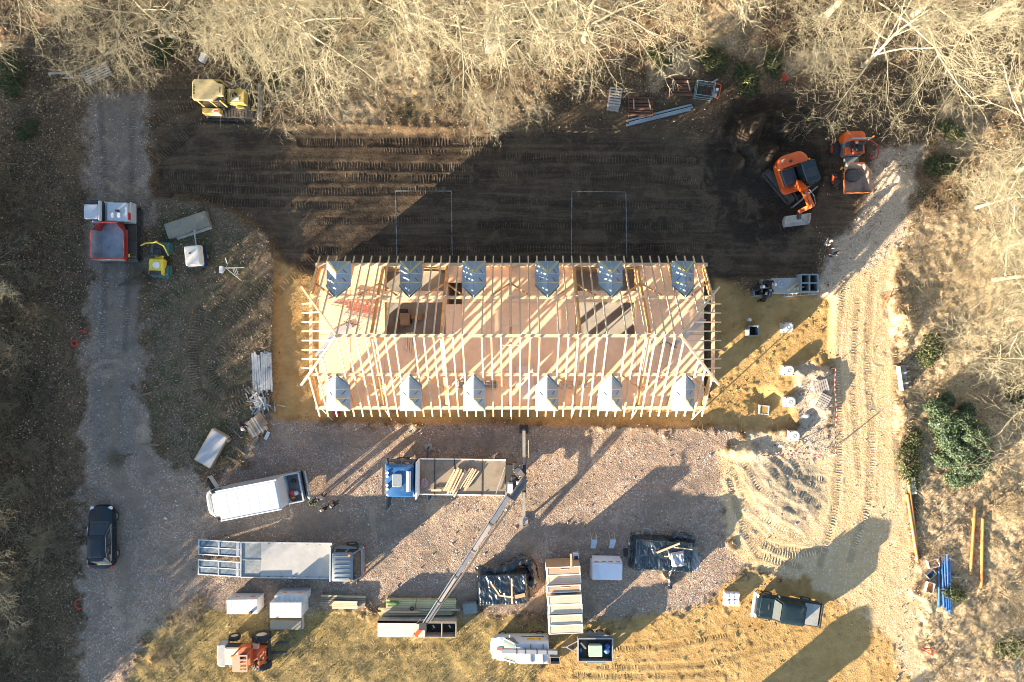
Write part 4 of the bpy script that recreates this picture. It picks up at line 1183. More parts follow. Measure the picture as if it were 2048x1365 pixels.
board('grey offcut of board below the far hip of the sunlit slope', [(1339, 692), (1352, 680), (1360, 683), (1346, 697)], 3.06, .06, GBOARD)
board('pale chipboard sheet lying on the deck beside the fourth sunlit dormer', [(1036, 742), (1067, 739), (1071, 800), (1037, 803)], 3.05, .04, M('pale_chipboard', (.70, .58, .50), .6, 0, .06))
board('small chipboard sheet under the middle rafters', [(1031, 732), (1066, 731), (1066, 746), (1032, 747)], 3.10, .04, MATS['pale_chipboard'])
GRAYP = M('weathered_wood', (.36, .33, .30), .8, 0, .2, 4, rnd=.2)
def pallet(label, c, rz, sx=1.2, sy=.8, group='wooden pallets', mat=None, name='pallet'):
    t = thing(name, label, 'pallet', c, rz, group); mat = mat or GRAYP
    for k in range(7): MB().box((-sx / 2 + .05 + k * (sx - .1) / 6, 0, .135), (.11, sy, .022)).build('slat', mat, t)
    for y in (-sy / 2 + .05, 0, sy / 2 - .05):
        MB().box((0, y, .065), (sx, .1, .11)).build('runner', mat, t)
    return t
pallet('long grey slatted pallet on the deck beside the third sunlit dormer', W(955, 769, 3.0), 0, 2.7, .5)
TOOLM = M('beige_machine_paint', (.42, .33, .22), .5, 0, .2, dirt=.4)
mt = thing('concrete_mixer', 'small beige machine standing on the slab under the stair well', 'machine', W(812, 640, .12))
MB().rbox((0, 0, .45), (.7, .9, .7), .12, .06).build('body', TOOLM, mt); MB().rbox((-.1, .55, .4), (.55, .4, .5), .05, .03).build('motor_box', M('dark_steel', (.06, .06, .06), .5, .3), mt)
for k in (-1, 1): MB().ring((k * .4, -.1, .18), (1, 0, 0), .14, .05).build('wheel', M('rubber', (.03, .03, .032), .8, 0, .25), mt)
bx = thing('cardboard_box', 'brown cardboard box on the slab under the stair well', 'box', W(835, 634, .12), -.1)
CARD = M('cardboard', (.42, .28, .16), .75, 0, .12)
MB().box((0, 0, .2), (.75, .45, .4)).build('body', CARD, bx)
for k in (-1, 1): MB().box((0, k * .116, .412), (.75, .22, .012)).build('flap', CARD, bx)
pallet('grey slatted pallet on the slab under the stair well', W(791, 657, .12), 0, 1.1, .4)
st = thing('saw_horse', 'black metal saw horse on the boards below the aluminium ladder', 'saw horse', W(708, 648, 3.0), -.25)
for k in (-1, 1):
    for j in (-1, 1): MB().bar((k * .45, j * .3, 0), (k * .4, 0, .7), .03, .03).build('leg', MATS['dark_steel'], st)
MB().bar((-.55, 0, .72), (.55, 0, .72), .05, .06).build('top_rail', MATS['dark_steel'], st)
st2 = copy_tree(st, W(1335, 688, 3.0), -.5, 'black metal saw horse below the far hip'); st['group'] = st2['group'] = 'saw horses on the deck'
sca = thing('folded_scaffold', 'folded aluminium scaffold frame on the deck by the fourth sunlit dormer', 'scaffold', W(1146, 770, 3.02))
for y in (-.22, .22, .0): MB().cyl((-1.0, y, .05), (1.0, y + .02, .05), .025, 8).build('rail', GALV, sca)
for k in range(5): MB().cyl((-.9 + k * .45, -.22, .05), (-.9 + k * .45, .22, .05), .02, 6).build('rung', GALV, sca)
lum = [( -7.2, -.6, 1.9, .05), (-6.9, -.75, 1.5, .2)]
bd = thing('plank_bundle', 'short planks piled on the deck just below the ridge beam', 'planks', W(820, 686, 3.0), 1.5)
for k in range(4): MB().box((.02 * k, -.24 + k * .16, .04 + .01 * k), (1.5 - .1 * k, .12, .06)).build('plank', PINE, bd)
# ------------------------------------------------------------------ vehicles and machines (local x forward, y to the left side)
def at(px, py, z=0.0):
    p = W(px, py, z)
    return Vector((p.x, p.y, gz(p.x, p.y)))
RAD = math.radians
RUB = MATS['rubber']
STEEL_D = MATS['dark_steel']
GLASS = M('dark_glass', (.018, .028, .034), .06, 0, .1, spec=.8)
CHROME = M('chrome', (.75, .76, .78), .15, 1, .03)
RIM = M('wheel_rim', (.38, .39, .40), .35, .7, .1)
BLACKP = M('black_paint', (.010, .015, .020), .16, 0, .2, spec=.6)
WHITEP = M('white_paint', (.45, .485, .53), .3, 0, .04, dirt=.12, dirt_col=(.45, .40, .33))
PLAST = M('black_plastic', (.03, .03, .033), .6, 0, .2, dirt=.25)
REDL = M('red_lamp', (.55, .02, .02), .2); AMBL = M('amber_lamp', (.80, .28, .02), .2); CLEARL = M('clear_lamp', (.75, .78, .8), .12)
def wheel(parent, x, y, r, w, rim=None, name='wheel', out=None, lugs=0):
    s = (1 if y > 0 else -1) if out is None else out
    m = MB(); n = 24
    secs = []
    for yy, rr in ((-w / 2, r * .78), (-w / 2, r * .93), (-w * .36, r), (w * .36, r), (w / 2, r * .93), (w / 2, r * .78), (w * .36, r * .58), (-w * .36, r * .58)):
        secs.append([(rr * math.cos(2 * math.pi * k / n), yy, rr * math.sin(2 * math.pi * k / n)) for k in range(n)])
    m.loft(secs + [secs[0]], 0, True, cap=False)
    for k in range(lugs):
        for sd in (-1, 1):
            a = 2 * math.pi * (k + .25 * sd) / lugs
            c = Vector((r * math.cos(a), 0, r * math.sin(a))); t = Vector((-math.sin(a), 0, math.cos(a)))
            m.bar(c + Vector((0, sd * w * .05, 0)) - t * .02, c + Vector((0, sd * w * .48, 0)) + t * w * .22, .07, .07, up=c.normalized())
    o = m.build(name, RUB, parent, (x, y, r))
    h = MB(); h.cyl((0, -w * .33, 0), (0, w * .33, 0), r * .58, 20); h.cyl((0, s * w * .33, 0), (0, s * w * .40, 0), r * .22, 10)
    for k in range(5):
        a = k * 1.2566; h.cyl((r * .38 * math.cos(a), s * w * .33, r * .38 * math.sin(a)), (r * .38 * math.cos(a), s * w * .37, r * .38 * math.sin(a)), r * .07, 6)
    h.build('rim', rim or RIM, o)
    return o
def outline(x0, x1, w, rf, rr, nseg=6, bow=.05):
    """Plan of a vehicle body: x0 rear, x1 front, w half width, corner radii front and rear, bowed ends; anticlockwise."""
    o = []
    for sx, sy, a0, r in ((1, 1, 0, rf), (-1, 1, 90, rr), (-1, -1, 180, rr), (1, -1, 270, rf)):
        for k in range(nseg + 1):
            a = RAD(a0 + 90 * k / nseg)
            X = (x1 if sx > 0 else x0) - sx * r + r * math.cos(a); Y = sy * (w - r) + r * math.sin(a)
            X += sx * bow * (1 - (Y / w) ** 2)
            o.append((X, Y))
    return o
def shell(rings, mi=0, smooth=True):
    return MB().loft(rings, mi, smooth)
def lower_body(L, wid, z0, zbelt, hood, xw, rf=.45, rr=.3, tuck=.05):
    """Lower body: zbelt at the cabin, falling to hood height at the nose beyond xw."""
    rings = []
    for z, ins in ((z0, .10), (z0 + .18, .015), (z0 + .45 * (zbelt - z0), 0), (1, .02), (2, tuck), (3, tuck + .14)):
        o = outline(-L / 2 + ins, L / 2 - ins, wid - ins, rf, rr)
        ring = []
        for X, Y in o:
            if z >= 1:
                zt = zbelt if X < xw else zbelt + (hood - zbelt) * min(1, (X - xw) / (L / 2 - xw)) ** 1.4
                zz = {1: zt - .16, 2: zt - .035, 3: zt + .005}[z]
            else: zz = z
            ring.append((X, Y, zz))
        rings.append(ring)
    return rings
def greenhouse(parent, xb0, xt0, xt1, xb1, wb, wt, zb, zt, paint, zfront=None, chrome=None, nside=1):
    """Glazed cabin: xb rear/front at the belt, xt rear/front at the roof."""
    zf = zb if zfront is None else zfront
    bot = outline(xb0, xb1, wb, .18, .15, 4, .06); top = outline(xt0, xt1, wt, .16, .16, 4, .03)
    def zbx(X): return zb + (zf - zb) * max(0, (X - xt1) / max(.01, xb1 - xt1))
    MB().loft([[(X, Y, zbx(X) - .03) for X, Y in bot], [(X, Y, zt - .05) for X, Y in top]], 0, True).build('window', GLASS, parent)
    r = MB(); cx = (xt0 + xt1) / 2
    def ins(o, d): return [(cx + (X - cx) * (1 - d / ((xt1 - xt0) / 2)), Y * (1 - d / wt)) for X, Y in o]
    r.loft([[(X, Y, zt - .075) for X, Y in ins(top, -.015)], [(X, Y, zt - .03) for X, Y in ins(top, -.012)], [(X, Y, zt) for X, Y in ins(top, .07)], [(X, Y, zt + .025) for X, Y in ins(top, .3)]], 0, True)
    r.build('roof', paint, parent)
    def post(*a, **k): MB().bar(*a, **k).build('pillar', paint, parent)
    for s in (-1, 1):
        post((xb1 - .06, s * (wb - .05), zbx(xb1)), (xt1 - .05, s * (wt - .03), zt - .04), .07, .06)
        post((xb0 + .1, s * (wb - .03), zb), (xt0 + .08, s * (wt - .02), zt - .04), .16, .05)
        for k in range(nside):
            f = (k + 1) / (nside + 1)
            post((xb0 + (xb1 - xb0) * f, s * (wb + .002), zb), (xt0 + (xt1 - xt0) * f, s * (wt + .006), zt - .04), .07, .03, up=(0, s, .3))
    if chrome:
        c = MB()
        for s in (-1, 1): c.tube([(xb0 + .35, s * (wb + .01), zb + .02), (xb0 + .25, s * (wb * .5 + wt * .5 + .02), (zb + zt) / 2 + .06), (xt0 + .55, s * (wt + .03), zt - .09), ((xt0 + xt1) / 2, s * (wt + .04), zt - .07), (xt1 - .1, s * (wt + .03), zt - .1), (xb1 - .35, s * (wb + .01), zb + .06), (xb0 + .35, s * (wb + .012), zb + .02)], .018, 6, caps=False)
        c.build('window_trim', chrome, parent)
def mirrors(t, x, y, z, mat, big=0):
    for s in (-1, 1):
        m = MB(); m.rbox((x, s * (y + .11), z), (.10, .20, .15 + big), .04, .02); m.bar((x, s * (y - .02), z - .04), (x, s * (y + .06), z), .04, .04)
        m.build('mirror', mat, t)

# --- black car
t = thing('parked_car', 'black hatchback parked on the shaded gravel track', 'car', at(200, 1076, .9), RAD(91))
b = shell(lower_body(4.42, .90, .20, .96, .74, .75, .62, .45)); b.build('body', BLACKP, t)
greenhouse(t, -1.98, -1.35, .28, 1.12, .80, .60, .93, 1.46, BLACKP, .90, CHROME, 1)
for x in (1.38, -1.32):
    for s in (-1, 1): wheel(t, x, s * .80, .33, .22)
for s in (-1, 1):
    MB().rbox((2.02, s * .62, .70), (.26, .34, .10), .08, .03, rz=-s * .5).build('headlight', CLEARL, t)
    MB().rbox((-2.08, s * .70, .84), (.22, .22, .16), .06, .03, rz=s * .5).build('taillight', REDL, t)
MB().bar((2.26, -.3, .60), (2.26, .3, .60), .03, .10).build('grille', PLAST, t)
MB().bar((-2.23, -.26, .62), (-2.23, .26, .62), .02, .11).build('number_plate', WHITEP, t)
MB().bar((-1.42, -.5, 1.47), (-1.42, .5, 1.47), .18, .03).build('spoiler', BLACKP, t)
mirrors(t, .72, .88, .98, BLACKP)
for s in (-1, 1):
    MB().bar((1.06, s * .1, .99), (.95, s * .55, 1.03), .02, .02).build('wiper', PLAST, t)

# --- black pickup
t = thing('pickup_truck', 'black single cab pickup parked on the ochre sand', 'pickup', at(1577, 1222, 1.0), RAD(171.5))
DKG = M('blue_black_paint', (.014, .028, .034), .28, 0, .15, dirt=.15)
b = shell(lower_body(4.5, .86, .42, 1.06, .98, 1.0, .22, .12, .03)); b.build('body', DKG, t)
greenhouse(t, -.98, -.90, .72, 1.08, .80, .70, 1.04, 1.78, DKG, 1.03, None, 1)
MB().rbox((1.55, 0, 1.06), (1.0, 1.36, .05), .1, .02).build('bonnet', DKG, t)
MB().slab([(1.10, -.66, 1.10), (1.10, .66, 1.10), (.80, .58, 1.71), (.80, -.58, 1.71)], .012).build('windscreen', M('glare_windscreen', (.09, .11, .12), .08, 0, .1, spec=.8), t)  # paler glass colour stands in for sky glare
MB().rbox((1.42, -.12, 1.09), (.10, .42, .03), .03, .01).build('bonnet_vent', PLAST, t)
bd = MB(); bd.box((-1.6, 0, 1.08), (1.06, 1.5, .03)); bd.build('bed_cover', M('grey_canvas', (.30, .31, .30), .7, 0, .15), t)
fr = MB(); fr.bar((-2.3, -.82, 1.0), (-2.3, .82, 1.0), .10, .34); fr.build('tailgate', PLAST, t)
MB().box((-2.36, -.1, .95), (.03, .75, .20)).build('number_plate', WHITEP, t)
MB().rbox((2.33, 0, .62), (.18, 1.78, .26), .06, .04).build('bumper', M('silver_paint', (.55, .56, .56), .35, .3, .08), t)
for s in (-1, 1):
    MB().rbox((2.2, s * .68, .88), (.12, .22, .16), .04, .02).build('headlight', CLEARL, t)
    MB().rbox((2.18, s * .83, .86), (.14, .08, .12), .03, .02).build('turn_signal', AMBL, t)
    MB().box((-2.33, s * .76, .82), (.05, .14, .22)).build('taillight', REDL, t)
for x in (1.45, -1.35):
    for s in (-1, 1): wheel(t, x, s * .76, .38, .25)
mirrors(t, .85, .86, 1.22, PLAST, .08)
MB().cyl((-.2, .55, 1.80), (-.2, .55, 2.05), .012, 6).build('aerial', PLAST, t)

# --- white delivery van with roof tube
t = thing('delivery_van', 'white small van with a yellow sign on its side and a roof tube', 'van', at(1040, 1300, 1.1), RAD(180.5))
b = shell(lower_body(4.1, .88, .22, 1.02, .86, .95, .62, .18)); b.build('body', WHITEP, t)
up = MB()
rings = []
for z, ins, x1 in ((.98, .03, .45), (1.45, .08, .25), (1.72, .13, .05), (1.80, .22, -.05), (1.82, .4, -.2)):
    rings.append([(X, Y, z) for X, Y in outline(-2.03 + ins * .5, x1, .88 - ins, .12, .12, 4, .02)])
up.loft(rings, 0, True); up.build('cargo_body', WHITEP, t)
gl = MB()
bot = outline(-.3, 1.16, .80, .25, .05, 4, .10); top = outline(-.3, .34, .68, .2, .05, 4, .06)
gl.loft([[(X, Y, .98 - .06 * max(0, X)) for X, Y in bot], [(X, Y, 1.70) for X, Y in top]], 0, True); gl.build('window', M('pale_glass', (.10, .13, .14), .05, 0, .1, spec=.8), t)
pr = MB()
for s in (-1, 1):
    pr.bar((1.12, s * .74, .96), (.34, s * .65, 1.72), .08, .07); pr.bar((-.05, s * .80, .98), (-.10, s * .69, 1.72), .10, .05)
pr.build('pillar', WHITEP, t)
MB().rbox((-.02, 0, 1.73), (.74, 1.34, .08), .16, .03).build('roof', WHITEP, t)
for s in (-1, 1):
    MB().rbox((1.86, s * .60, .76), (.24, .30, .14), .08, .03, rz=-s * .4).build('headlight', CLEARL, t)
    MB().box((-2.06, s * .78, 1.15), (.05, .14, .5)).build('taillight', REDL, t)
    MB().box((-.9, s * .872, 1.0), (1.6, .02, .05)).build('side_moulding', PLAST, t)
for x in (1.22, -1.42):
    for s in (-1, 1): wheel(t, x, s * .78, .31, .2)
mirrors(t, .72, .86, 1.08, WHITEP, .05)
MB().slab([(1.2, -.13, .985), (1.62, -.11, .93), (1.62, .11, .93), (1.2, .13, .985)], .012).build('bonnet_badge', M('red_print', (.62, .06, .03), .5), t)
sg = MB().slab([(-1.48, -.862, 1.20), (-.52, -.862, 1.20), (-.52, -.812, 1.42), (-1.48, -.812, 1.42)], .015).build('sign', M('sign_yellow', (.75, .50, .05), .5), t)
def lettering(text, size, loc, rot, mat, parent, ext=.004):
    cu = bpy.data.curves.new('lettering', 'FONT'); cu.body = text; cu.size = size; cu.align_x = 'CENTER'; cu.align_y = 'CENTER'; cu.extrude = ext
    tmp = bpy.data.objects.new('lettering_tmp', cu); COL.objects.link(tmp)
    me = bpy.data.meshes.new_from_object(tmp.evaluated_get(bpy.context.evaluated_depsgraph_get()))
    bpy.data.objects.remove(tmp); bpy.data.curves.remove(cu)
    me.materials.clear(); me.materials.append(mat)
    o = put('lettering', me, parent); o.location = loc; o.rotation_euler = rot
    return o
def sideletters(): pass
INK = M('black_print', (.02, .02, .02), .6)
# lettering reads from the van's offside: x runs towards the tail
lettering('SOCOMAT', .205, (-1.0, -.850, 1.31), (RAD(77), 0, 0), INK, t)
w_ = MB()
tb = thing('roof_tube', 'grey square tube strapped along the white van roof', 'tube', W(1059, 1303, 1.95), RAD(178.5))
MB().box((0, 0, 0), (3.85, .26, .24)).build('tube', M('grey_zinc', (.30, .32, .34), .5, .3, .12), tb)
for x in (-1.2, -.5, .3, .9): MB().box((x, 0, .0), (.04, .30, .27)).build('strap', PLAST, tb)
for x in (-.75, -1.6): MB().box((x, 0, 1.86), (.05, 1.36, .05)).build('roof_bar', PLAST, t)
bxx = thing('rear_carrier', 'open metal box standing behind the white van', 'box', at(1110, 1321, .5), RAD(180))
for s in (-1, 1):
    MB().box((0, s * .24, .35), (.70, .03, .45)).build('side_panel', GALV, bxx); MB().box((s * .34, 0, .35), (.03, .46, .45)).build('end_panel', GALV, bxx)
MB().box((0, 0, .12), (.66, .46, .03)).build('bottom', PLAST, bxx)
for sx in (-1, 1):
    MB().cyl((sx * .28, -.22, 0), (sx * .28, -.22, .12), .03, 6).build('foot', PLAST, bxx); MB().cyl((sx * .28, .22, 0), (sx * .28, .22, .12), .03, 6).build('foot', PLAST, bxx)

# --- trailer
t = thing('car_trailer', 'open twin axle trailer loaded with a mint green lid and blue bags', 'trailer', at(1190, 1297, .7), RAD(180))
BODYG = M('trailer_grey', (.20, .23, .24), .5, .4, .15)
MB().box((0, 0, .52), (2.36, 1.56, .06)).build('floor', PLAST, t)
for s in (-1, 1):
    MB().box((0, s * .80, .74), (2.46, .04, .44)).build('side_panel', BODYG, t); MB().bar((-1.25, s * .80, .98), (1.25, s * .80, .98), .07, .05).build('rail', GALV, t)
    MB().box((s * 1.21, 0, .74), (.04, 1.56, .44)).build('end_panel', BODYG, t); MB().bar((s * 1.21, -.8, .985), (s * 1.21, .8, .985), .07, .05).build('rail', GALV, t)
    for x in (-.38, .30): wheel(t, x, s * .98, .29, .18)
    MB().rbox((-.04, s * .98, .62), (1.35, .22, .05), .08, .02).build('mudguard', BODYG, t)
    MB().bar((1.2, s * .45, .5), (2.05, 0, .48), .06, .06).build('drawbar', GALV, t)
MB().bar((1.9, 0, .48), (2.35, 0, .48), .07, .07).build('coupling', GALV, t)
ml = thing('mint_lid', 'mint green square lid on the trailer load', 'lid', W(1191, 1302, 1.15), .02)
MB().rbox((0, 0, 0), (.95, .80, .16), .06, .03).build('lid', M('mint_plastic', (.36, .52, .37), .5, 0, .1, dirt=.1), ml)
MB().rbox((0, 0, -.26), (.85, .72, .36), .06, .02).build('tub', BODYG, ml)
BLUE = M('blue_plastic', (.02, .09, .30), .4, 0, .25)
def lump(label, name, cat, c, size, mat, seed, group=None):
    r = random.Random(seed); m = MB(); n = 14; secs = []
    for j, (zz, k) in enumerate(((0, .85), (.3, 1.0), (.7, .95), (.92, .7), (1, .35))):
        secs.append([(size[0] / 2 * k * math.cos(6.283 * i / n) * (1 + r.uniform(-.12, .12)), size[1] / 2 * k * math.sin(6.283 * i / n) * (1 + r.uniform(-.12, .12)), size[2] * (zz + r.uniform(-.05, .05) * (j > 0))) for i in range(n)])
    m.loft(secs, 0, True)
    return m.build(name, mat, None, c, label=label, cat=cat, group=group)
lump('blue crumpled bag at the tail corner of the trailer', 'plastic_bag', 'bag', W(1214, 1290, .6), (.40, .36, .38), BLUE, 1)
lump('blue and white bag below the other bag in the trailer', 'plastic_bag', 'bag', W(1213, 1300, .6), (.42, .46, .32), M('blue_white_plastic', (.10, .24, .50), .4, 0, .6, 12), 2)
lump('blue bucket shaped bag at the drawbar end of the trailer', 'plastic_bag', 'bag', W(1160, 1298, .6), (.26, .36, .34), BLUE, 3)
board('pale plank lying in the trailer beside the mint lid', [(1160, 1287), (1163, 1285), (1173, 1297), (1170, 1299)], .85, .05, PINE, 'plank', 'plank')

# --- box van with open tail
t = thing('box_van', 'white box van with its side door open and tail lift down', 'van', at(512, 992, 1.6), RAD(191.0))
fl = MB(); fl.box((-.5, 0, .62), (5.3, 2.0, .16)); fl.build('chassis', PLAST, t)
bx = MB(); rr = [[(X, Y, z) for X, Y in outline(-2.1 + i_, 2.08 - i_, 1.03 - i_, .05, .05, 2, 0)] for z, i_ in ((.74, 0), (3.02, 0), (3.08, .03), (3.10, .12))]
bx.loft(rr, 0); bx.build('cargo_box', WHITEP, t)
sm = MB()
for x in (-1.4, -.7, 0, .7, 1.4): sm.box((x, 0, 3.1), (.02, 1.94, .006))
sm.build('roof_seam', M('pale_grey_paint', (.58, .60, .62), .4, 0, .05), t)
for s in (-1, 1): MB().bar((-2.1, s * 1.01, 3.08), (2.08, s * 1.01, 3.08), .07, .08).build('edge_rail', M('bright_white_paint', (.82, .82, .82), .35, 0, .03), t)
ca = MB()
rr = [[(X, Y, z) for X, Y in outline(2.0, x1, w_, .55, .05, 6, .10)] for z, x1, w_ in ((.35, 3.55, .92), (.75, 3.68, 1.0), (1.05, 3.62, 1.0), (1.22, 3.42, .98))]
ca.loft(rr, 0, True); ca.build('cab', WHITEP, t)
MB().loft([[(X, Y, 1.20) for X, Y in outline(2.05, 3.36, .97, .45, .05, 6, .10)], [(X, Y, 2.12) for X, Y in outline(2.05, 2.78, .82, .30, .05, 6, .06)]], 0, True).build('windscreen', MATS['pale_glass'], t)
MB().loft([[(X, Y, z) for X, Y in outline(2.05, x1, w_, .30, .05, 6, .06)] for z, x1, w_ in ((2.10, 2.80, .84), (2.2, 2.74, .82), (2.26, 2.6, .7))], 0, True).build('roof', WHITEP, t)
for s in (-1, 1):
    MB().bar((3.26, s * .90, 1.2), (2.76, s * .78, 2.14), .09, .08).build('pillar', WHITEP, t)
    MB().rbox((3.42, s * .70, 1.0), (.3, .3, .16), .08, .03, rz=-s * .4).build('headlight', CLEARL, t)
    MB().bar((3.2, s * .15, 1.30), (3.05, s * .72, 1.48), .02, .02).build('wiper', PLAST, t)
for x, w_ in ((2.75, .2), (-1.3, .2)):
    for s in (-1, 1): wheel(t, x, s * .86, .35, w_)
mirrors(t, 2.95, 1.02, 1.45, PLAST, .15)
d = MB(); d.rbox((0, 0, 0), (1.0, .07, .62), .03, .01); d = d.build('door', WHITEP, t, (3.0, -1.45, 1.0)); d.rotation_euler = (0, 0, RAD(-68))
w2 = MB(); w2.loft([[(-.46, -.03, .31), (.44, -.03, .31), (.44, .03, .31), (-.46, .03, .31)], [(-.44, -.03, .92), (.18, -.03, .92), (.18, .03, .92), (-.44, .03, .92)]], 0).build('door_window', GLASS, d)
# open tail: frame, floor, lift plate
MB().box((-2.62, 0, .80), (1.0, 1.96, .06)).build('tail_floor', M('grey_deck', (.16, .17, .18), .7, 0, .2), t)
for s in (-1, 1): MB().bar((-2.1, s * 1.0, 1.50), (-3.15, s * 1.0, 1.50), .09, .10).build('side_rail', WHITEP, t); MB().box((-2.62, s * 1.0, 1.1), (1.0, .04, .66)).build('side_panel', WHITEP, t)
MB().bar((-3.16, -1.02, 1.5), (-3.16, 1.02, 1.5), .10, .10).build('end_rail', WHITEP, t)
MB().box((-3.38, 0, .9), (.10, 2.0, 1.25), mat=Matrix.Rotation(RAD(-24), 3, 'Y')).build('tail_lift', M('lift_plate_grey', (.34, .35, .36), .55, .2, .15), t)
lump('red tub in the open tail of the box van', 'tub', 'tub', W(586, 986, 1.0) , (.34, .46, .35), M('red_plastic', (.45, .04, .05), .4, 0, .15), 11)
lump('white cloth bundle in the open tail of the box van', 'cloth_bundle', 'cloth', W(593, 986, .95), (.36, .34, .3), M('white_cloth', (.62, .63, .68), .8, 0, .1), 12)
lump('orange tool bag in the open tail of the box van', 'tool_bag', 'bag', W(587, 995, .95), (.34, .28, .25), M('orange_fabric', (.6, .22, .04), .7, 0, .2), 13)
lump('black tool bag in the open tail of the box van', 'tool_bag', 'bag', W(588, 962, .95), (.4, .3, .25), PLAST, 14)

# --- low loader with ramps
t = thing('car_transporter', 'grey cabbed flatbed recovery truck with two lowered mesh ramps', 'truck', at(606, 1121, .9), RAD(-.6))
BEDM = M('bed_sheet', (.36, .365, .355), .5, .25, .10, 1.5, dirt=.25, dirt_col=(.28, .24, .19))
GRC = M('grey_cab_paint', (.17, .21, .245), .35, .1, .1, dirt=.12)
CHK = M('chequer_steel', (.20, .23, .24), .55, .3, .3, 9)
MB().box((-.4, 0, .58), (8.0, .9, .22)).build('chassis', PLAST, t)
MB().box((-.46, 0, .90), (5.06, 2.36, .09)).build('bed', BEDM, t)
MB().box((-3.69, 0, .89), (1.36, 2.36, .08)).build('grip_plate', CHK, t)
for s in (-1, 1):
    MB().bar((-4.36, s * 1.23, .93), (2.06, s * 1.23, .93), .09, .14).build('side_rail', GALV, t)
    for k in range(6): MB().box((-2.4 + k * .9, s * 1.17, .96), (.10, .06, .03)).build('lashing_ring', PLAST, t)
MB().bar((-4.36, -1.25, .95), (-4.36, 1.25, .95), .08, .08).build('cross_rail', GALV, t); MB().bar((-4.37, 0, .95), (-3.0, 0, .95), .05, .04).build('centre_rail', GALV, t)
BLUEM = M('blue_grating', (.06, .11, .16), .6, .2, .5, 5, dirt=.3, dirt_col=(.13, .10, .07))
for s in (-1, 1):
    r = put('ramp', MB().bar((0, -.51, 0), (-3.2, -.51, -.5), .07, .09).bar((0, .51, 0), (-3.2, .51, -.5), .07, .09).bar((0, 0, 0), (-3.2, 0, -.5), .05, .06).mesh('ramp', GALV), t, (-4.45, s * .71, .86))
    for x in (-.15, -1.62, -3.15): MB().bar((x, -.51, x * .156), (x, .51, x * .156), .09 if x > -.3 else .10, .08).build('cross_bar', GALV, r)
    for y in (-.25, .25): MB().slab([(-.3, y - .24, -.06), (-3.1, y - .24, -.50), (-3.1, y + .24, -.50), (-.3, y + .24, -.06)][::-1], .02).build('mesh_panel', BLUEM, r)
    MB().box((-.15, 0, -.03), (.32, 1.1, .05)).build('hinge_plate', GALV, r)
MB().box((2.14, 0, 1.35), (.09, 2.4, .95)).build('headboard', GALV, t)
cb = MB(); cb.loft([[(X, Y, z) for X, Y in outline(2.35, x1, w_, .22, .05, 5, .08)] for z, x1, w_ in ((.5, 4.26, 1.0), (1.2, 4.32, 1.05), (1.42, 4.28, 1.05), (1.5, 4.2, 1.02))], 0, True); cb.build('cab', GRC, t)
MB().loft([[(X, Y, 1.48) for X, Y in outline(2.4, 4.18, 1.02, .2, .05, 5, .08)], [(X, Y, 2.32) for X, Y in outline(2.5, 3.86, .96, .16, .05, 5, .05)]], 0, True).build('window', GLASS, t)
MB().loft([[(X, Y, z) for X, Y in outline(2.42, x1, w_, .16, .08, 5, .04)] for z, x1, w_ in ((2.28, 3.86, .99), (2.38, 3.82, .98), (2.43, 3.7, .9))], 0, True).build('roof', GRC, t)
for k in range(6): MB().box((3.1, -.75 + k * .30, 2.445), (1.05, .05, .03)).build('roof_rib', GRC, t)
for s in (-1, 1):
    for a, b_ in (((4.15, s * .97, 1.48), (3.84, s * .92, 2.33)), ((3.35, s * 1.03, 1.48), (3.3, s * .97, 2.33)), ((2.45, s * 1.0, 1.48), (2.52, s * .95, 2.33))): MB().bar(a, b_, .10, .06).build('pillar', GRC, t)
    MB().cyl((3.62, s * .84, 2.42), (3.62, s * .84, 2.54), .08, 10).build('beacon', AMBL, t)
    MB().rbox((4.2, s * .85, .95), (.2, .26, .18), .05, .02).build('headlight', CLEARL, t)
    MB().box((3.7, s * 1.02, .95), (.5, .1, .10)).build('step', PLAST, t)
    for x in (3.35, -.9, -1.75): wheel(t, x, s * .98, .40, .26)
    MB().rbox((4.28, s * .72, .52), (.12, .5, .2), .04, .02).build('bumper', M('red_paint', (.45, .03, .03), .4), t)
mirrors(t, 4.05, 1.10, 1.75, PLAST, .25)
MB().cyl((3.9, -.5, 2.28), (3.9, .5, 2.28), .05, 6).build('sun_visor', PLAST, t)

# --- crane truck
t = thing('crane_truck', 'blue cabbed flatbed truck with a rear loader crane and white headboard', 'truck', at(908, 954, 1.1), RAD(179.2))
BLUEP = M('blue_truck_paint', (.012, .075, .21), .3, 0, .12, dirt=.06)
MB().box((-.3, 0, .75), (8.6, .95, .28)).build('chassis', PLAST, t)
cb = MB(); cb.loft([[(X, Y, z) for X, Y in outline(2.62, x1, w_, .2, .06, 5, .07)] for z, x1, w_ in ((.45, 4.62, 1.10), (1.1, 4.70, 1.16), (1.75, 4.68, 1.16), (1.85, 4.64, 1.14))], 0, True); cb.build('cab', BLUEP, t)
MB().loft([[(X, Y, 1.82) for X, Y in outline(2.7, 4.62, 1.13, .18, .06, 5, .07)], [(X, Y, 2.62) for X, Y in outline(2.72, 4.46, 1.08, .16, .06, 5, .05)]], 0, True).build('window', GLASS, t)
MB().loft([[(X, Y, z) for X, Y in outline(2.64, x1, w_, .18, .08, 5, .05)] for z, x1, w_ in ((2.6, 4.52, 1.12), (2.82, 4.46, 1.10), (2.92, 4.3, 1.0))], 0, True).build('roof', BLUEP, t)
MB().rbox((3.72, -.05, 2.95), (.66, .90, .09), .12, .03).build('roof_hatch', M('smoked_hatch', (.24, .28, .30), .25, 0, .1), t)
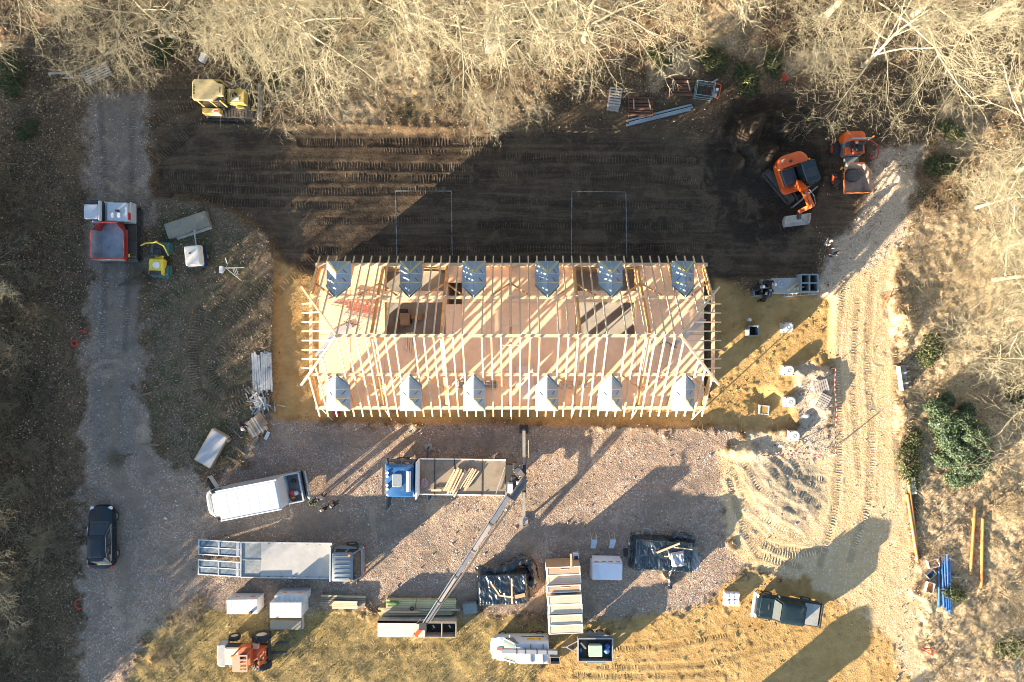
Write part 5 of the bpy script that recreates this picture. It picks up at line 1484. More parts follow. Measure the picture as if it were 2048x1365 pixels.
for s in (-1, 1):
    for x in (4.44, 3.55, 2.74): MB().bar((x + .12 if x > 4 else x, s * 1.13, 1.82), (x, s * 1.08, 2.64), .12, .06).build('pillar', BLUEP, t)
    MB().rbox((4.62, s * .85, .9), (.2, .32, .2), .05, .02).build('headlight', CLEARL, t)
    MB().cyl((4.38, s * .55, 2.92), (4.38, s * .55, 3.0), .10, 10).build('roof_lamp', CLEARL, t)
    MB().cyl((4.38, s * .30, 2.92), (4.38, s * .30, 3.0), .09, 10).build('roof_lamp', CLEARL, t)
    wheel(t, 3.7, s * 1.02, .48, .30)
    for x in (-1.6, -2.85): wheel(t, x, s * .95, .48, .42)
MB().cyl((2.92, -.68, 3.02), (2.92, .68, 3.02), .15, 14).build('air_tank', M('white_tank', (.68, .66, .62), .4, 0, .06), t)
MB().bar((4.69, -1.0, 2.66), (4.69, 1.0, 2.66), .16, .05).build('sun_visor', PLAST, t)
mirrors(t, 4.55, 1.18, 2.0, PLAST, .3)
d = MB().rbox((0, 0, 0), (1.0, .07, 1.25), .04, .01).build('door', M('navy_door', (.01, .03, .06), .4), t, (4.45, 1.62, 1.5)); d.rotation_euler = (0, 0, RAD(84))
MB().box((0, 0, .92), (.85, .06, .6)).build('door_window', GLASS, d)
MB().rbox((3.0, 1.28, 1.0), (.85, .3, .5), .05, .03).build('tool_box', MATS['pale_grey_paint'], t)
MB().box((2.44, 0, 1.95), (.10, 2.5, 1.75)).build('headboard', MATS['bright_white_paint'], t)
BEDW = M('worn_bed', (.25, .205, .15), .7, 0, .35, 1.1, dirt=.3, dirt_col=(.10, .09, .08))
MB().box((-.62, 0, 1.10), (6.0, 2.42, .09)).build('bed', BEDW, t)
for s in (-1, 1):
    MB().bar((-3.62, s * 1.245, 1.14), (2.38, s * 1.245, 1.14), .08, .16).build('side_rail', MATS['bright_white_paint'], t)
STRAP = M('orange_strap', (.40, .18, .03), .7, 0, .3)
for x in (1.36, -.02, -1.98):
    MB().bar((x, -1.28, 1.165), (x, 1.28, 1.165), .05, .015).build('lashing_strap', PLAST, t)
    for s in (-1, 1): MB().box((x, s * 1.26, 1.24), (.08, .08, .06)).build('lashing_hook', STRAP, t)
# crane
CRG = M('crane_grey', (.20, .19, .19), .5, .2, .15, dirt=.2); CRL = M('crane_bright', (.085, .10, .135), .5, .2, .2)
MB().box((-4.05, 0, 1.15), (.75, 1.9, .5)).build('crane_base', STEEL_D, t)
MB().rbox((-3.98, .55, 1.75), (.36, .62, .8), .06, .03).build('control_box', MATS['pale_grey_paint'], t)
cr = thing('loader_crane', 'x', 'crane', (0, 0, 0))
bpy.data.objects.remove(cr)
def wl_(px, py, z):
    """A picture point at height z, in the truck's own frame."""
    return t_inv @ W(px, py, z)
bpy.context.view_layer.update(); t_inv = t.matrix_world.inverted()
col0 = wl_(1036, 944, 1.4); col1 = wl_(1036, 944, 3.3)
MB().cyl(col0, col1, .24, 14).build('crane_column', CRG, t)
k1 = wl_(1050, 958, 3.6); k2 = wl_(1024, 1000, 3.95); tip = wl_(846, 1252, 1.9)
MB().bar(wl_(1040, 944, 3.3), k1, .3, .36).bar(k1, k2, .42, .44).build('main_arm', M('brown_grey_arm', (.17, .15, .14), .5, .1, .15), t)
MB().cyl(wl_(1046, 962, 3.95), wl_(1022, 994, 4.25), .09, 10).build('hydraulic_ram', CRL, t)
k3 = wl_(1018, 990, 4.1)
axis = tip - k3; side = axis.cross(Vector((0, 0, 1))).normalized()
n = 5
for i in range(n):
    a = k3 + axis * (i / n); b_ = k3 + axis * ((i + 1) / n + .02)
    w_ = .26 - .03 * i
    MB().bar(a - side * .06, b_ - side * .06, w_, .34 - .04 * i).build('boom_section', CRL if i % 2 == 0 else CRG, t)
    MB().bar(a + axis * .004 - side * .06, a + axis * .012 - side * .06, w_ + .09, .42 - .04 * i).build('boom_collar', STEEL_D, t)
    MB().cyl(a + side * .14 + Vector((0, 0, .10)), b_ + side * .12 + Vector((0, 0, .08)), .045, 8).build('extension_ram', CRL, t)
MB().tube([k3 - side * .55 + axis * .02, k3 - side * .42 + axis * .3, k3 - side * .38 + axis * .65, tip - side * .1], .055, 6).build('hydraulic_hose', PLAST, t)
MB().tube([k3 - side * .30 + axis * .1, k3 - side * .33 + axis * .5, k3 - side * .25 + axis * .95], .03, 6).build('hydraulic_hose', MATS['brown_grey_arm'], t)
MB().box(tip, (.5, .5, .35)).build('boom_head', STEEL_D, t)
MB().tube([tip + side * .2, tip + side * .45 + axis.normalized() * .1, tip + side * .4 - axis.normalized() * .4, tip + side * .15 - axis.normalized() * .5], .04, 6).build('hose_loop', PLAST, t)
gp = thing('orange_grapple', 'orange lifting hook block at the tip of the crane boom', 'grapple', W(838, 1262, 1.5), math.atan2((W(824, 1272) - W(850, 1240)).y, (W(824, 1272) - W(850, 1240)).x))
ORP = M('orange_paint', (.66, .11, .02), .35, 0, .12, dirt=.10)
MB().box((-.1, 0, .15), (.9, .26, .22)).build('body', ORP, gp)
for s in (-1, 1): MB().bar((.3, s * .14, .1), (.8, s * .05, -.1), .10, .14).build('jaw', ORP, gp); MB().bar((-.5, s * .1, .2), (-.85, s * .1, .35), .08, .08).build('shackle', STEEL_D, gp)
for k, (px, py, z, sx, sy, sz) in enumerate(((1030, 932, 1.9, .3, .5, .5), (1042, 934, 2.1, .25, .3, .35), (1027, 958, 1.8, .35, .4, .4), (1048, 972, 2.6, .3, .45, .3), (1040, 966, 2.2, .5, .22, .3))):
    q = wl_(px, py, z); MB().rbox((q.x, q.y, q.z), (sx, sy, sz), .04, .03).build('valve_block', (STEEL_D, CRG, PLAST, STEEL_D, MATS['pale_grey_paint'])[k], t)
for k in range(7):
    a = wl_(1030 + 3 * k, 935 + 4 * k, 2.0 + .15 * k); MB().tube([a, a + Vector((.1, .25, .35)), a + Vector((-.15, .45, .25)), a + Vector((-.3, .3 + .05 * k, -.2))], .028, 6).build('hydraulic_hose', PLAST if k % 3 else MATS['brown_grey_arm'], t)
MB().bar(wl_(1048, 925, .95), wl_(1048, 995, .95), .3, .3).build('outrigger_beam', STEEL_D, t)
# outriggers
OUTM = M('outrigger_beige', (.32, .30, .25), .5, .2, .15)
for py0, py1, zt in ((930, 862, 1.0), (985, 1050, 1.0)):
    a, b_ = wl_(1048, py0, 1.15), wl_(1048, py1, 1.1)
    MB().bar(a, b_, .20, .20).build('outrigger', OUTM, t)
    g = wl_(1049, py1 + (-3 if py1 < 900 else 3), 0)
    b2 = Vector((b_.x, b_.y, 0)); MB().cyl((b_.x, b_.y, 1.2), (b_.x, b_.y, .15), .09, 10).build('outrigger_leg', CRL, t)
    MB().box((b_.x, b_.y, .08), (.62, .62, .08)).build('foot_plate', PLAST if py1 < 900 else GRAYP, t)
MB().tube([wl_(1057, 880, 1.2), wl_(1058, 920, 1.25), wl_(1052, 935, 1.3)], .03, 6).build('hydraulic_hose', OUTM, t)
for px, py in ((855, 898), (858, 999)):
    a = wl_(px, 922 if py < 950 else 988, .85); b_ = wl_(px, py, .85)
    MB().bar(a, b_, .12, .12).build('stabiliser', STEEL_D, t); MB().cyl((b_.x, b_.y, .9), (b_.x, b_.y, .1), .07, 8).build('stabiliser_leg', STEEL_D, t)
    MB().box((b_.x, b_.y, .06), (.5, .5, .07), .3).build('foot_plate', M('grey_foot', (.28, .31, .32), .6), t)
# the load
ld = thing('timber_load', 'loose bundle of fresh pine battens on the truck bed', 'timber', W(910, 962, 1.2), RAD(63))
for k in range(6): MB().box((random.uniform(-.12, .12), -.42 + .16 * k, .06 + .02 * (k % 2)), (2.0 - .15 * (k % 3), .12, .10), rz=random.uniform(-.05, .05)).build('batten', PINE, ld)
for k in range(3): MB().box((random.uniform(-.12, .12), -.28 + .2 * k, .18), (1.7, .10, .09), rz=random.uniform(-.08, .08)).build('batten', PINE, ld)
ld2 = thing('timber_load', 'second thinner bundle of battens beside the first on the truck bed', 'timber', W(936, 958, 1.2), RAD(58))
for k in range(5): MB().box((random.uniform(-.1, .1), -.3 + .14 * k, .06 + .02 * (k % 2)), (1.7 - .12 * (k % 3), .10, .09), rz=random.uniform(-.07, .07)).build('batten', PINE, ld2)
board('short pine board lying across the truck bed by the headboard', [(862, 979), (883, 979), (883, 983), (862, 983)], 1.25, .07, PINE, 'plank', 'plank')
lump('pink rope heap on the truck bed behind the headboard', 'rope_heap', 'rope', W(849, 966, 1.16), (.55, .7, .2), M('pink_rope', (.30, .20, .22), .8, 0, .5, 14), 21)
rd = MB().cyl((0, 0, 0), W(1010, 935, 1.25) - W(992, 988, 1.25), .03, 6).build('long_handled_rod', GALV, None, W(992, 988, 1.25), label='thin metal rod lying aslant on the rear of the truck bed', cat='rod')

# --- tracks for crawlers
TRACKM = M('track_rubber', (.085, .08, .072), .85, 0, .3, dirt=.5, dirt_col=(.14, .11, .08))
def crawler(parent, cx, cy, L, w, h, n=44, name='crawler_track', mat=None):
    m = MB(); r = h / 2; S = L - h
    per = 2 * S + 2 * math.pi * r
    def pt(s):
        s %= per
        if s < S: return (-S / 2 + s, h), (1, 0)
        s -= S
        if s < math.pi * r: a = math.pi / 2 - s / r; return (S / 2 + r * math.cos(a), r + r * math.sin(a)), (math.sin(a), -math.cos(a))
        s -= math.pi * r
        if s < S: return (S / 2 - s, 0), (-1, 0)
        s -= S; a = -math.pi / 2 - s / r
        return (-S / 2 + r * math.cos(a), r + r * math.sin(a)), (math.sin(a), -math.cos(a))
    secs = [[], [], [], []]
    for k in range(48):
        (X, Z), d = pt(per * k / 48); nx, nz = -d[1], d[0]
        for j, (yy, o) in enumerate(((-w / 2, 0), (w / 2, 0), (w / 2, -.06), (-w / 2, -.06))): secs[j].append((X + nx * o, yy, Z + nz * o))
    m.loft(secs + [secs[0]], 0, False, cap=False)
    for k in range(n):
        (X, Z), d = pt(per * (k + .5) / n); nx, nz = -d[1], d[0]
        m.bar((X + nx * .02, -w / 2 * .98, Z + nz * .02), (X + nx * .02, w / 2 * .98, Z + nz * .02), per / n * .5, .05, up=(nx, 0, nz))
    o = m.build(name, mat or TRACKM, parent, (cx, cy, 0))
    f = MB(); f.box((0, 0, h / 2), (S, w * .55, h * .55))
    for k in range(5): f.cyl((-S / 2 + k * S / 4, -w * .36, h * .36), (-S / 2 + k * S / 4, w * .36, h * .36), h * .26, 10)
    f.build('track_frame', STEEL_D, o)
    return o

# --- tracked dumper
t = thing('tracked_dumper', 'white cabbed crawler dumper with an empty red tipping body', 'dumper', at(229, 463, 1.3), RAD(90))
for s in (-1, 1): crawler(t, -.1, s * 1.06, 4.0, .62, .95, 46)
MB().box((0, 0, .85), (3.6, 1.6, .35)).build('chassis', STEEL_D, t)
MB().rbox((1.28, .0, 1.35), (1.42, 2.75, .75), .10, .05).build('hood', WHITEP, t)
MB().rbox((1.22, -.62, 1.85), (1.30, 1.42, .5), .10, .05).build('engine_cover', WHITEP, t)
cbx = MB(); cbx.loft([[(X + 1.3, Y + .93, z) for X, Y in outline(-.66, .68, w_, .14, .1, 4, .04)] for z, w_ in ((1.6, .52), (2.38, .50))], 0, True); cbx.build('window', GLASS, t)
MB().rbox((1.16, .95, 2.44), (1.02, 1.0, .14), .12, .05).build('roof', WHITEP, t)
MB().rbox((1.78, .95, 2.41), (.30, .86, .06), .05, .02).build('roof_grille', PLAST, t)
MB().rbox((1.25, .40, 2.36), (1.36, .10, .30), .04, .03).build('side_frame', WHITEP, t)
for x, y in ((1.0, -.35), (1.0, -.78)): MB().rbox((x, y, 2.14), (.34, .18, .10), .04, .02).build('vent', MATS['pale_grey_paint'], t)
MB().cyl((1.25, -.72, 2.1), (1.25, -.72, 2.42), .09, 10).build('exhaust', PLAST, t)
MB().rbox((.95, -1.25, 1.85), (.5, .22, .36), .03, .02).build('tail_panel', MATS['red_plastic'], t)
MB().bar((1.95, -.2, 1.75), (1.95, -1.3, 1.75), .06, .06).build('handrail', PLAST, t); MB().bar((.58, .5, 1.7), (.58, 1.2, 1.7), .16, .06).build('step', WHITEP, t)
RBK = M('red_skip_paint', (.34, .035, .028), .5, 0, .2, dirt=.25, dirt_col=(.26, .16, .13)); SKIN = M('worn_skip_floor', (.30, .33, .36), .45, .4, .3, 2.2, dirt=.3, dirt_col=(.24, .2, .18))
def skip(parent, x0, x1, w, z0, z1, cutx, cuty, mat, inner, wt=.07, tilt=0):
    """Tipping body: octagonal at its far end x0, open lip at x1."""
    def ring(ins, z, xa=0): return [(x1 - ins * .2, -w + ins, z), (x1 - ins * .2, w - ins, z), (x0 + cutx, w - ins, z), (x0 + ins, w - cuty, z), (x0 + ins, -w + cuty, z), (x0 + cutx, -w + ins, z)]
    m = MB()
    o0, o1, i1, i0 = ring(.30, z0), ring(0, z1), ring(wt, z1), ring(.36, z0 + .12)
    m.loft([o0, o1, i1], 0, False, cap=False)
    o = m.build('tipping_body', mat, parent)
    q = MB(); q.loft([i1, i0], 0, False, cap=False); n = len(q.v); q.f.append(tuple(range(n - 6, n))); q.m.append(0); q.sm.append(False)
    q.build('lining', inner, o)
    MB().loft([o0], 0, cap=False) if False else None
    bt = MB(); bt.add(o0, [tuple(range(6))[::-1]]); bt.build('underside', STEEL_D, o)
    return o
sk = skip(t, .42, -2.05, 1.18, 1.25, 2.25, -.55, .62, RBK, SKIN)
MB().bar((-2.0, -1.14, 2.22), (-2.0, 1.14, 2.22), .06, .10).build('lip', RBK, t)
for s in (-1, 1): MB().bar((.0, s * 1.2, 1.9), (-1.9, s * 1.2, 1.9), .05, .08).build('side_rib', RBK, t)
MB().rbox((-1.75, -1.24, 1.7), (.2, .04, .14), .01, .005).build('warning_plate', M('warning_yellow', (.75, .55, .03), .5), t)

# --- small tandem roller
t = thing('tandem_roller', 'small yellow trench roller with teal drums and a raised bow', 'roller', at(317, 519, .9), RAD(88))
YEL = M('machine_yellow', (.68, .54, .06), .4, 0, .1, dirt=.12); TEAL = M('teal_drum', (.06, .17, .17), .5, .1, .2, dirt=.25); YDZ = M('bulldozer_yellow', (.60, .44, .13), .5, 0, .12, dirt=.18)
for x in (.82, -.82):
    d = MB().cyl((x, -.62, .42), (x, .62, .42), .42, 24).build('drum', TEAL, t)
    for k in range(10):
        a = k * .628
        for y in (-.45, -.15, .15, .45): MB().box((x + .43 * math.cos(a), y, .42 + .43 * math.sin(a)), (.10, .14, .10)).build('pad', TEAL, d) if k < 6 else None
    MB().box((x, -.68, .5), (.55, .06, .22)).build('drum_arm', TEAL, t); MB().box((x, .68, .5), (.55, .06, .22)).build('drum_arm', TEAL, t)
MB().rbox((-.55, .05, .95), (1.15, .98, .62), .12, .08).build('engine_hood', YEL, t)
MB().rbox((-1.0, .05, 1.16), (.34, .84, .28), .06, .04).build('radiator_grille', PLAST, t)
MB().cyl((-.45, .0, 1.262), (-.45, .0, 1.272), .24, 20).build('round_badge', M('white_print', (.72, .72, .70), .5), t)
MB().rbox((.15, -.05, .98), (.22, .6, .12), .05, .03).build('bracket', YEL, t)
MB().rbox((.62, 0, .78), (.9, .9, .26), .1, .04).build('front_frame', PLAST, t)
MB().rbox((.48, .05, 1.02), (.42, .5, .14), .08, .04).build('seat', PLAST, t); MB().rbox((.25, .05, 1.25), (.12, .5, .4), .05, .03).build('backrest', PLAST, t)
bow = MB(); bow.tube([(.30, -.62, .8), (.9, -.60, 1.5), (1.12, -.15, 1.62), (1.02, .62, 1.62), (.85, .98, 1.55)], .05, 8); bow.build('roll_bow', YEL, t)
MB().tube([(1.12, -.15, 1.62), (1.2, -.12, 1.62)], .09, 8).build('bow_lamp', YEL, t)
MB().tube([(.9, -.1, .9), (.95, -.1, 1.2)], .025, 6).build('steering_column', STEEL_D, t); MB().ring((.95, -.1, 1.2), (.5, 0, 1), .17, .02, 16).build('steering_wheel', PLAST, t)

# --- compressor trailer
t = thing('air_compressor', 'towable compressor with a dirty white hood and blue base', 'compressor', at(391, 513, .8), RAD(96))
BLUED = M('navy_base', (.015, .03, .10), .45, 0, .2)
MB().rbox((0, 0, .55), (1.55, 1.20, .5), .1, .04).build('base', BLUED, t)
MB().loft([[(X, Y, z) for X, Y in outline(-.72 + i_, .72 - i_, .58 - i_, .12, .12, 4, .02)] for z, i_ in ((.75, 0), (1.22, .03), (1.34, .10), (1.36, .2))], 0, True).build('hood', M('stained_white', (.66, .64, .58), .45, 0, .06, dirt=.22, dirt_col=(.33, .26, .14)), t)
MB().cyl((.15, .1, 1.34), (.15, .1, 1.44), .07, 10).build('exhaust', M('rust', (.22, .10, .04), .8), t)
for s in (-1, 1): wheel(t, -.05, s * .62, .28, .17)
MB().bar((.7, 0, .45), (1.75, .03, .42), .08, .08).build('drawbar', GALV, t); MB().cyl((1.72, .02, .42), (1.9, .02, .42), .07, 8).build('coupling', GALV, t)
MB().cyl((1.35, .02, 0), (1.35, .02, .5), .035, 8).build('jockey_leg', GALV, t)

# --- yellow bulldozer
t = thing('bulldozer', 'yellow crawler loader parked at the wood edge', 'bulldozer', at(447, 196, 1.3), RAD(-1))
for s in (-1, 1): crawler(t, .25, s * .98, 3.4, .55, .95, 40, mat=M('steel_track', (.13, .12, .11), .6, .4, .25, dirt=.4))
MB().box((.2, 0, .85), (3.2, 1.5, .5)).build('chassis', STEEL_D, t)
MB().rbox((1.05, -.02, 1.45), (1.2, .95, .75), .06, .04).build('engine_hood', YDZ, t)
MB().cyl((1.1, .05, 1.82), (1.1, .05, 2.15), .08, 10).build('exhaust', PLAST, t); MB().cyl((.85, .0, 1.82), (.85, .0, 1.95), .11, 10).build('air_filter', PLAST, t)
MB().box((1.05, -.25, 1.84), (.5, .2, .03)).build('white_panel', MATS['pale_grey_paint'], t)
for s in (-1, 1): MB().rbox((-.75, s * 1.0, 1.28), (1.25, .42, .5), .08, .05).build('side_tank', YDZ, t)
MB().slab([(-.62, -1.215, 1.15), (-.15, -1.215, 1.15), (-.15, -1.215, 1.45), (-.62, -1.215, 1.45)], .01).build('badge', MATS['white_print'], t)
MB().rbox((-.45, -1.0, 1.535), (.42, .24, .012), .1, .004).build('badge', MATS['white_print'], t); MB().rbox((-.42, -1.02, 1.546), (.30, .10, .01), .03, .003).build('badge_print', MATS['red_print'], t)
MB().loft([[(X - .45, Y, z) for X, Y in outline(-.82, .85, w_, .2, .1, 4, .03)] for z, w_ in ((1.5, .70), (2.72, .68))], 0, True).build('window', GLASS, t)
for x in (-1.22, -.35, .36):
    for s in (-1, 1): MB().bar((x, s * .70, 1.5), (x, s * .69, 2.75), .09, .07, up=(0, 1, 0)).build('pillar', YDZ, t)
rf = MB(); o_ = [(-1.5, -.55), (-1.36, -.72), (-.1, -.74), (.28, -.42), (.62, -.40), (.62, .40), (.28, .46), (-.1, .74), (-1.36, .72), (-1.5, .55)]
rf.prism(o_, 2.74, 2.92, 0, .06, .05); rf.build('roof', M('faded_yellow', (.53, .43, .22), .5, 0, .1, dirt=.22), t)
for k in range(7): MB().box((-1.36, .30 - .1 * k, 2.924), (.11, .05, .006)).build('roof_print', INK, t)
MB().box((.40, 0, 2.924), (.05, .4, .01)).build('roof_slot', PLAST, t)
for s in (-1, 1): MB().bar((.9, s * .62, 1.3), (2.15, s * .62, .55), .14, .18).build('push_arm', YDZ, t)
MB().loft([[(2.15, -1.25, z), (2.15, 1.25, z), (2.25, 1.25, z), (2.25, -1.25, z)] if False else [(2.2 + o__, -1.25, z), (2.2 + o__, 1.25, z), (2.12 + o__, 1.25, z), (2.12 + o__, -1.25, z)] for z, o__ in ((.1, .12), (.45, 0), (.8, .1))], 0).build('blade', M('worn_steel', (.40, .37, .34), .5, .4, .25, dirt=.4), t)
MB().bar((-1.6, -.5, .9), (-1.6, .5, .9), .1, .4).build('rear_panel', YDZ, t)

# --- orange excavator
t = thing('excavator', 'orange crawler excavator with a dark cab roof digging in the topsoil', 'excavator', at(1590, 350, 1.2), 0)
und = RAD(-50); upa = RAD(-72)
u = bpy.data.objects.new('undercarriage', MB().box((0, 0, .75), (1.2, 1.0, .35)).cyl((0, 0, .8), (0, 0, 1.05), .55, 20).mesh('undercarriage', STEEL_D)); COL.objects.link(u); u.parent = t; u.rotation_euler = (0, 0, und)
for s in (-1, 1): crawler(u, 0, s * .92, 2.9, .48, .72, 40)
MB().bar((1.75, -1.15, .4), (1.75, 1.15, .4), .10, .48).build('dozer_blade', M('worn_grey_steel', (.26, .26, .24), .5, .4, .25, dirt=.3), u)
for s in (-1, 1): MB().bar((.6, s * .4, .6), (1.75, s * .55, .4), .14, .16).build('blade_arm', STEEL_D, u)
h = bpy.data.objects.new('superstructure', MB().rbox((-.05, 0, 1.15), (2.3, 2.2, .25), .3, .04).mesh('superstructure', ORP)); COL.objects.link(h); h.parent = t; h.rotation_euler = (0, 0, upa)
cw = MB(); cw.loft([[(X, Y, z) for X, Y in outline(-1.42 + i_, -.55, 1.12 - i_, .08, .62, 8, .10)] for z, i_ in ((1.1, .05), (1.3, 0), (1.85, 0), (1.98, .10), (2.02, .25))], 0, True); cw.build('counterweight', ORP, h)
MB().rbox((-.05, -.50, 1.55), (1.35, 1.0, .62), .08, .06).build('engine_cover', M('charcoal_cover', (.03, .037, .042), .4, 0, .2), h)
MB().rbox((.05, -1.07, 1.5), (1.2, .12, .5), .03, .02).build('side_panel', ORP, h)
MB().loft([[(X + .22, Y + .62, z) for X, Y in outline(-.78, .82, w_, .16, .1, 4, .04)] for z, w_ in ((1.28, .50), (2.65, .46))], 0, True).build('window', GLASS, h)
for x in (-.5, .95):
    for y in (.16, 1.07): MB().bar((x, y, 1.3), (x - (.08 if x > 0 else 0), y + (.03 if y < .5 else -.03), 2.66), .07, .07).build('pillar', PLAST, h)
MB().rbox((.2, .62, 2.72), (1.5, 1.0, .12), .14, .05).build('roof', M('dark_cab_roof', (.016, .030, .036), .3, 0, .15), h)
MB().rbox((.3, .62, 2.79), (.6, .75, .03), .08, .01).build('roof_hatch', MATS['charcoal_cover'], h)
MB().cyl((-.62, .72, 2.66), (-.62, .72, 2.86), .07, 10).build('beacon', AMBL, h)
MB().cyl((-.95, -.2, 2.0), (-.95, -.2, 2.14), .10, 10).build('exhaust', PLAST, h)
for k in range(3): MB().cyl((.75, -.75 + .12 * k, 1.7), (.75, -.75 + .12 * k, 1.95), .03, 6).build('hose', PLAST, h)
MB().rbox((-1.12, -.6, 2.0), (.25, .36, .02), .1, .005).build('badge', MATS['white_print'], h)
bpy.context.view_layer.update(); hi = h.matrix_world.inverted()
def L_(px, py, z): return hi @ W(px, py, z)
p0, p1, p2, p3, p4 = L_(1596, 366, 1.5), L_(1609, 382, 2.9), L_(1622, 412, 2.3), L_(1600, 423, 1.3), L_(1597, 437, .75)
MB().bar(p0, p1, .34, .42).bar(p1, p2, .32, .38).build('boom', ORP, h)
MB().bar(L_(1590, 372, 1.2), L_(1603, 372, 1.5), .5, .4).build('boom_bracket', ORP, h)
for d_ in (-.13, .13):
    v = Vector((0, d_, 0)); MB().cyl(p0 + v + Vector((.1, 0, .3)), p1 + v * 1.2 + Vector((.25, 0, .25)), .06, 8).build('hydraulic_ram', CRL, h)
    MB().tube([p1 + v * 1.6 + Vector((0, 0, .28)), (p1 + p2) / 2 + v * 1.8 + Vector((0, 0, .5)), p2 + v * 1.6 + Vector((0, 0, .3))], .035, 6).build('hose', PLAST if d_ < 0 else CRL, h)
MB().bar(p2 + (p2 - p3) * .15, p3, .28, .32).build('dipper_arm', ORP, h)
MB().cyl(p2 + Vector((0, 0, .25)), p3 + Vector((0, 0, .30)), .06, 8).build('hydraulic_ram', CRL, h)
MB().bar(p3, p4, .22, .26).build('quick_hitch', STEEL_D, h)
bk = thing('x', 'x', 'x'); bpy.data.objects.remove(bk)
bu = MB(); cxy = L_(1594, 441, .55); dr = (L_(1620, 438, .55) - L_(1572, 444, .55)).normalized(); fw = Vector((-dr.y, dr.x, 0))
if (L_(1594, 446, .5) - cxy).dot(fw) < 0: fw = -fw
Wd = .88
def bp(a, f, z): return cxy + dr * a + fw * f + Vector((0, 0, z))
prof = [(-.32, .40), (-.34, .0), (-.15, -.36), (.12, -.42), (.34, -.36)]
for (f0, z0), (f1, z1) in zip(prof[:-1], prof[1:]): bu.slab([bp(-Wd, f0, z0), bp(Wd, f0, z0), bp(Wd, f1, z1), bp(-Wd, f1, z1)], .04)
for s in (-1, 1): bu.slab([bp(s * Wd, f, z) for f, z in prof] + [bp(s * Wd, .26, .0)], .04)
bu.build('bucket', M('pale_worn_steel', (.48, .45, .41), .5, .3, .2, dirt=.25), h)

# --- orange wheeled dumper
t = thing('wheeled_dumper', 'orange articulated site dumper with a rusty skip in front', 'dumper', at(1706, 328, 1.2), RAD(-88))
OR2 = M('orange_rust_paint', (.58, .15, .04), .45, 0, .2, dirt=.35, dirt_col=(.22, .14, .10)); GRB = M('grey_body_paint', (.14, .16, .17), .5, 0, .15, dirt=.3)
MB().rbox((-1.35, -.0, 1.05), (1.6, 1.35, .6), .15, .08).build('engine_deck', GRB, t)
cw = MB(); cw.loft([[(X, Y, z) for X, Y in outline(-2.15 + i_, -1.5, .78 - i_, .08, .3, 6, .08)] for z, i_ in ((.75, .03), (1.0, 0), (1.55, 0), (1.7, .08), (1.73, .16))], 0, True); cw.build('rear_cowl', ORP, t)
MB().rbox((-.98, .28, 1.35), (.75, .85, .35), .08, .05).build('seat_base', ORP, t); MB().rbox((-1.0, .30, 1.56), (.46, .5, .12), .08, .04).build('seat', PLAST, t); MB().rbox((-1.24, .30, 1.82), (.12, .5, .46), .05, .03).build('backrest', PLAST, t)
MB().rbox((-.85, -.48, 1.4), (.5, .4, .3), .06, .04).build('tank', ORP, t)
MB().rbox((-.2, 0, .95), (.7, .9, .4), .1, .05).build('articulation', GRB, t); MB().tube([(-.45, .25, 1.1), (-.6, .27, 1.75)], .03, 6).build('steering_column', STEEL_D, t); MB().ring((-.61, .27, 1.78), (-.4, 0, 1), .18, .022, 16).build('steering_wheel', PLAST, t)
ro = MB(); ro.tube([(-1.45, -.62, 1.2), (-1.45, -.62, 2.5), (-1.4, .0, 2.62), (-1.45, .72, 2.5), (-1.45, .72, 1.2)], .045, 8); ro.build('roll_bar', GALV, t)
MB().cyl((-1.5, .8, 2.5), (-1.5, .8, 2.66), .06, 8).build('beacon', AMBL, t)
for x in (.95, -1.25):
    for s in (-1, 1): wheel(t, x, s * .98, .50, .42, ORP, lugs=14)
MB().box((.7, 0, .85), (1.6, .9, .3)).build('front_frame', STEEL_D, t)
skip(t, .05, 2.15, .98, 1.05, 1.85, .62, .52, OR2, M('skip_lining', (.36, .25, .19), .55, .1, .3, 2, dirt=.3, dirt_col=(.3, .28, .27)))
sp = lump('heap of grey soil in the skip of the orange dumper', 'soil_heap', 'soil', W(1704, 352, 1.2), (1.15, .9, .22), M('grey_soil', (.10, .095, .085), .9, 0, .3, 5), 31)
MB().rbox((.35, -.95, 1.55), (.14, .12, .22), .03, .02).build('lamp', AMBL, t)
hs = MB(); hs.tube([W(1727, 279, .9), W(1742, 281, .7), W(1755, 291, .4), W(1758, 303, .2), W(1754, 315, .15), W(1746, 320, .12), W(1740, 316, .12), W(1742, 308, .12), W(1750, 306, .12)], .045, 8)
hs.build('air_hose', M('red_hose', (.48, .04, .05), .5, 0, .1), None, label='red hose curling on the ground beside the orange dumper', cat='hose')

# --- rough terrain forklift
t = thing('forklift', 'old orange rough terrain forklift with a grey counterweight', 'forklift', at(492, 1308, 1.1), RAD(1))
ORF = M('old_orange_paint', (.42, .10, .03), .5, 0, .22, dirt=.25); CREAM = M('cream_paint', (.58, .52, .40), .5, 0, .1, dirt=.2); FORKROOF = M('faded_orange_roof', (.52, .27, .17), .55, 0, .12, dirt=.2)
cw = MB(); cw.loft([[(X, Y, z) for X, Y in outline(-1.95 + i_, -1.38, .82 - i_, .08, .25, 5, .06)] for z, i_ in ((.45, .04), (.7, 0), (1.25, 0), (1.38, .08))], 0, True); cw.build('counterweight', M('grey_cast', (.30, .31, .31), .7, 0, .15), t)
MB().rbox((-.85, -.05, 1.05), (1.05, 1.2, .75), .08, .05).build('engine_hood', CREAM, t); MB().box((-.85, .60, 1.0), (1.0, .08, .5)).build('side_grille', PLAST, t)
MB().cyl((-.55, -.35, 1.42), (-.55, -.35, 1.75), .05, 8).build('exhaust', PLAST, t)
MB().box((.2, 0, .75), (2.3, 1.0, .4)).build('chassis', ORF, t)
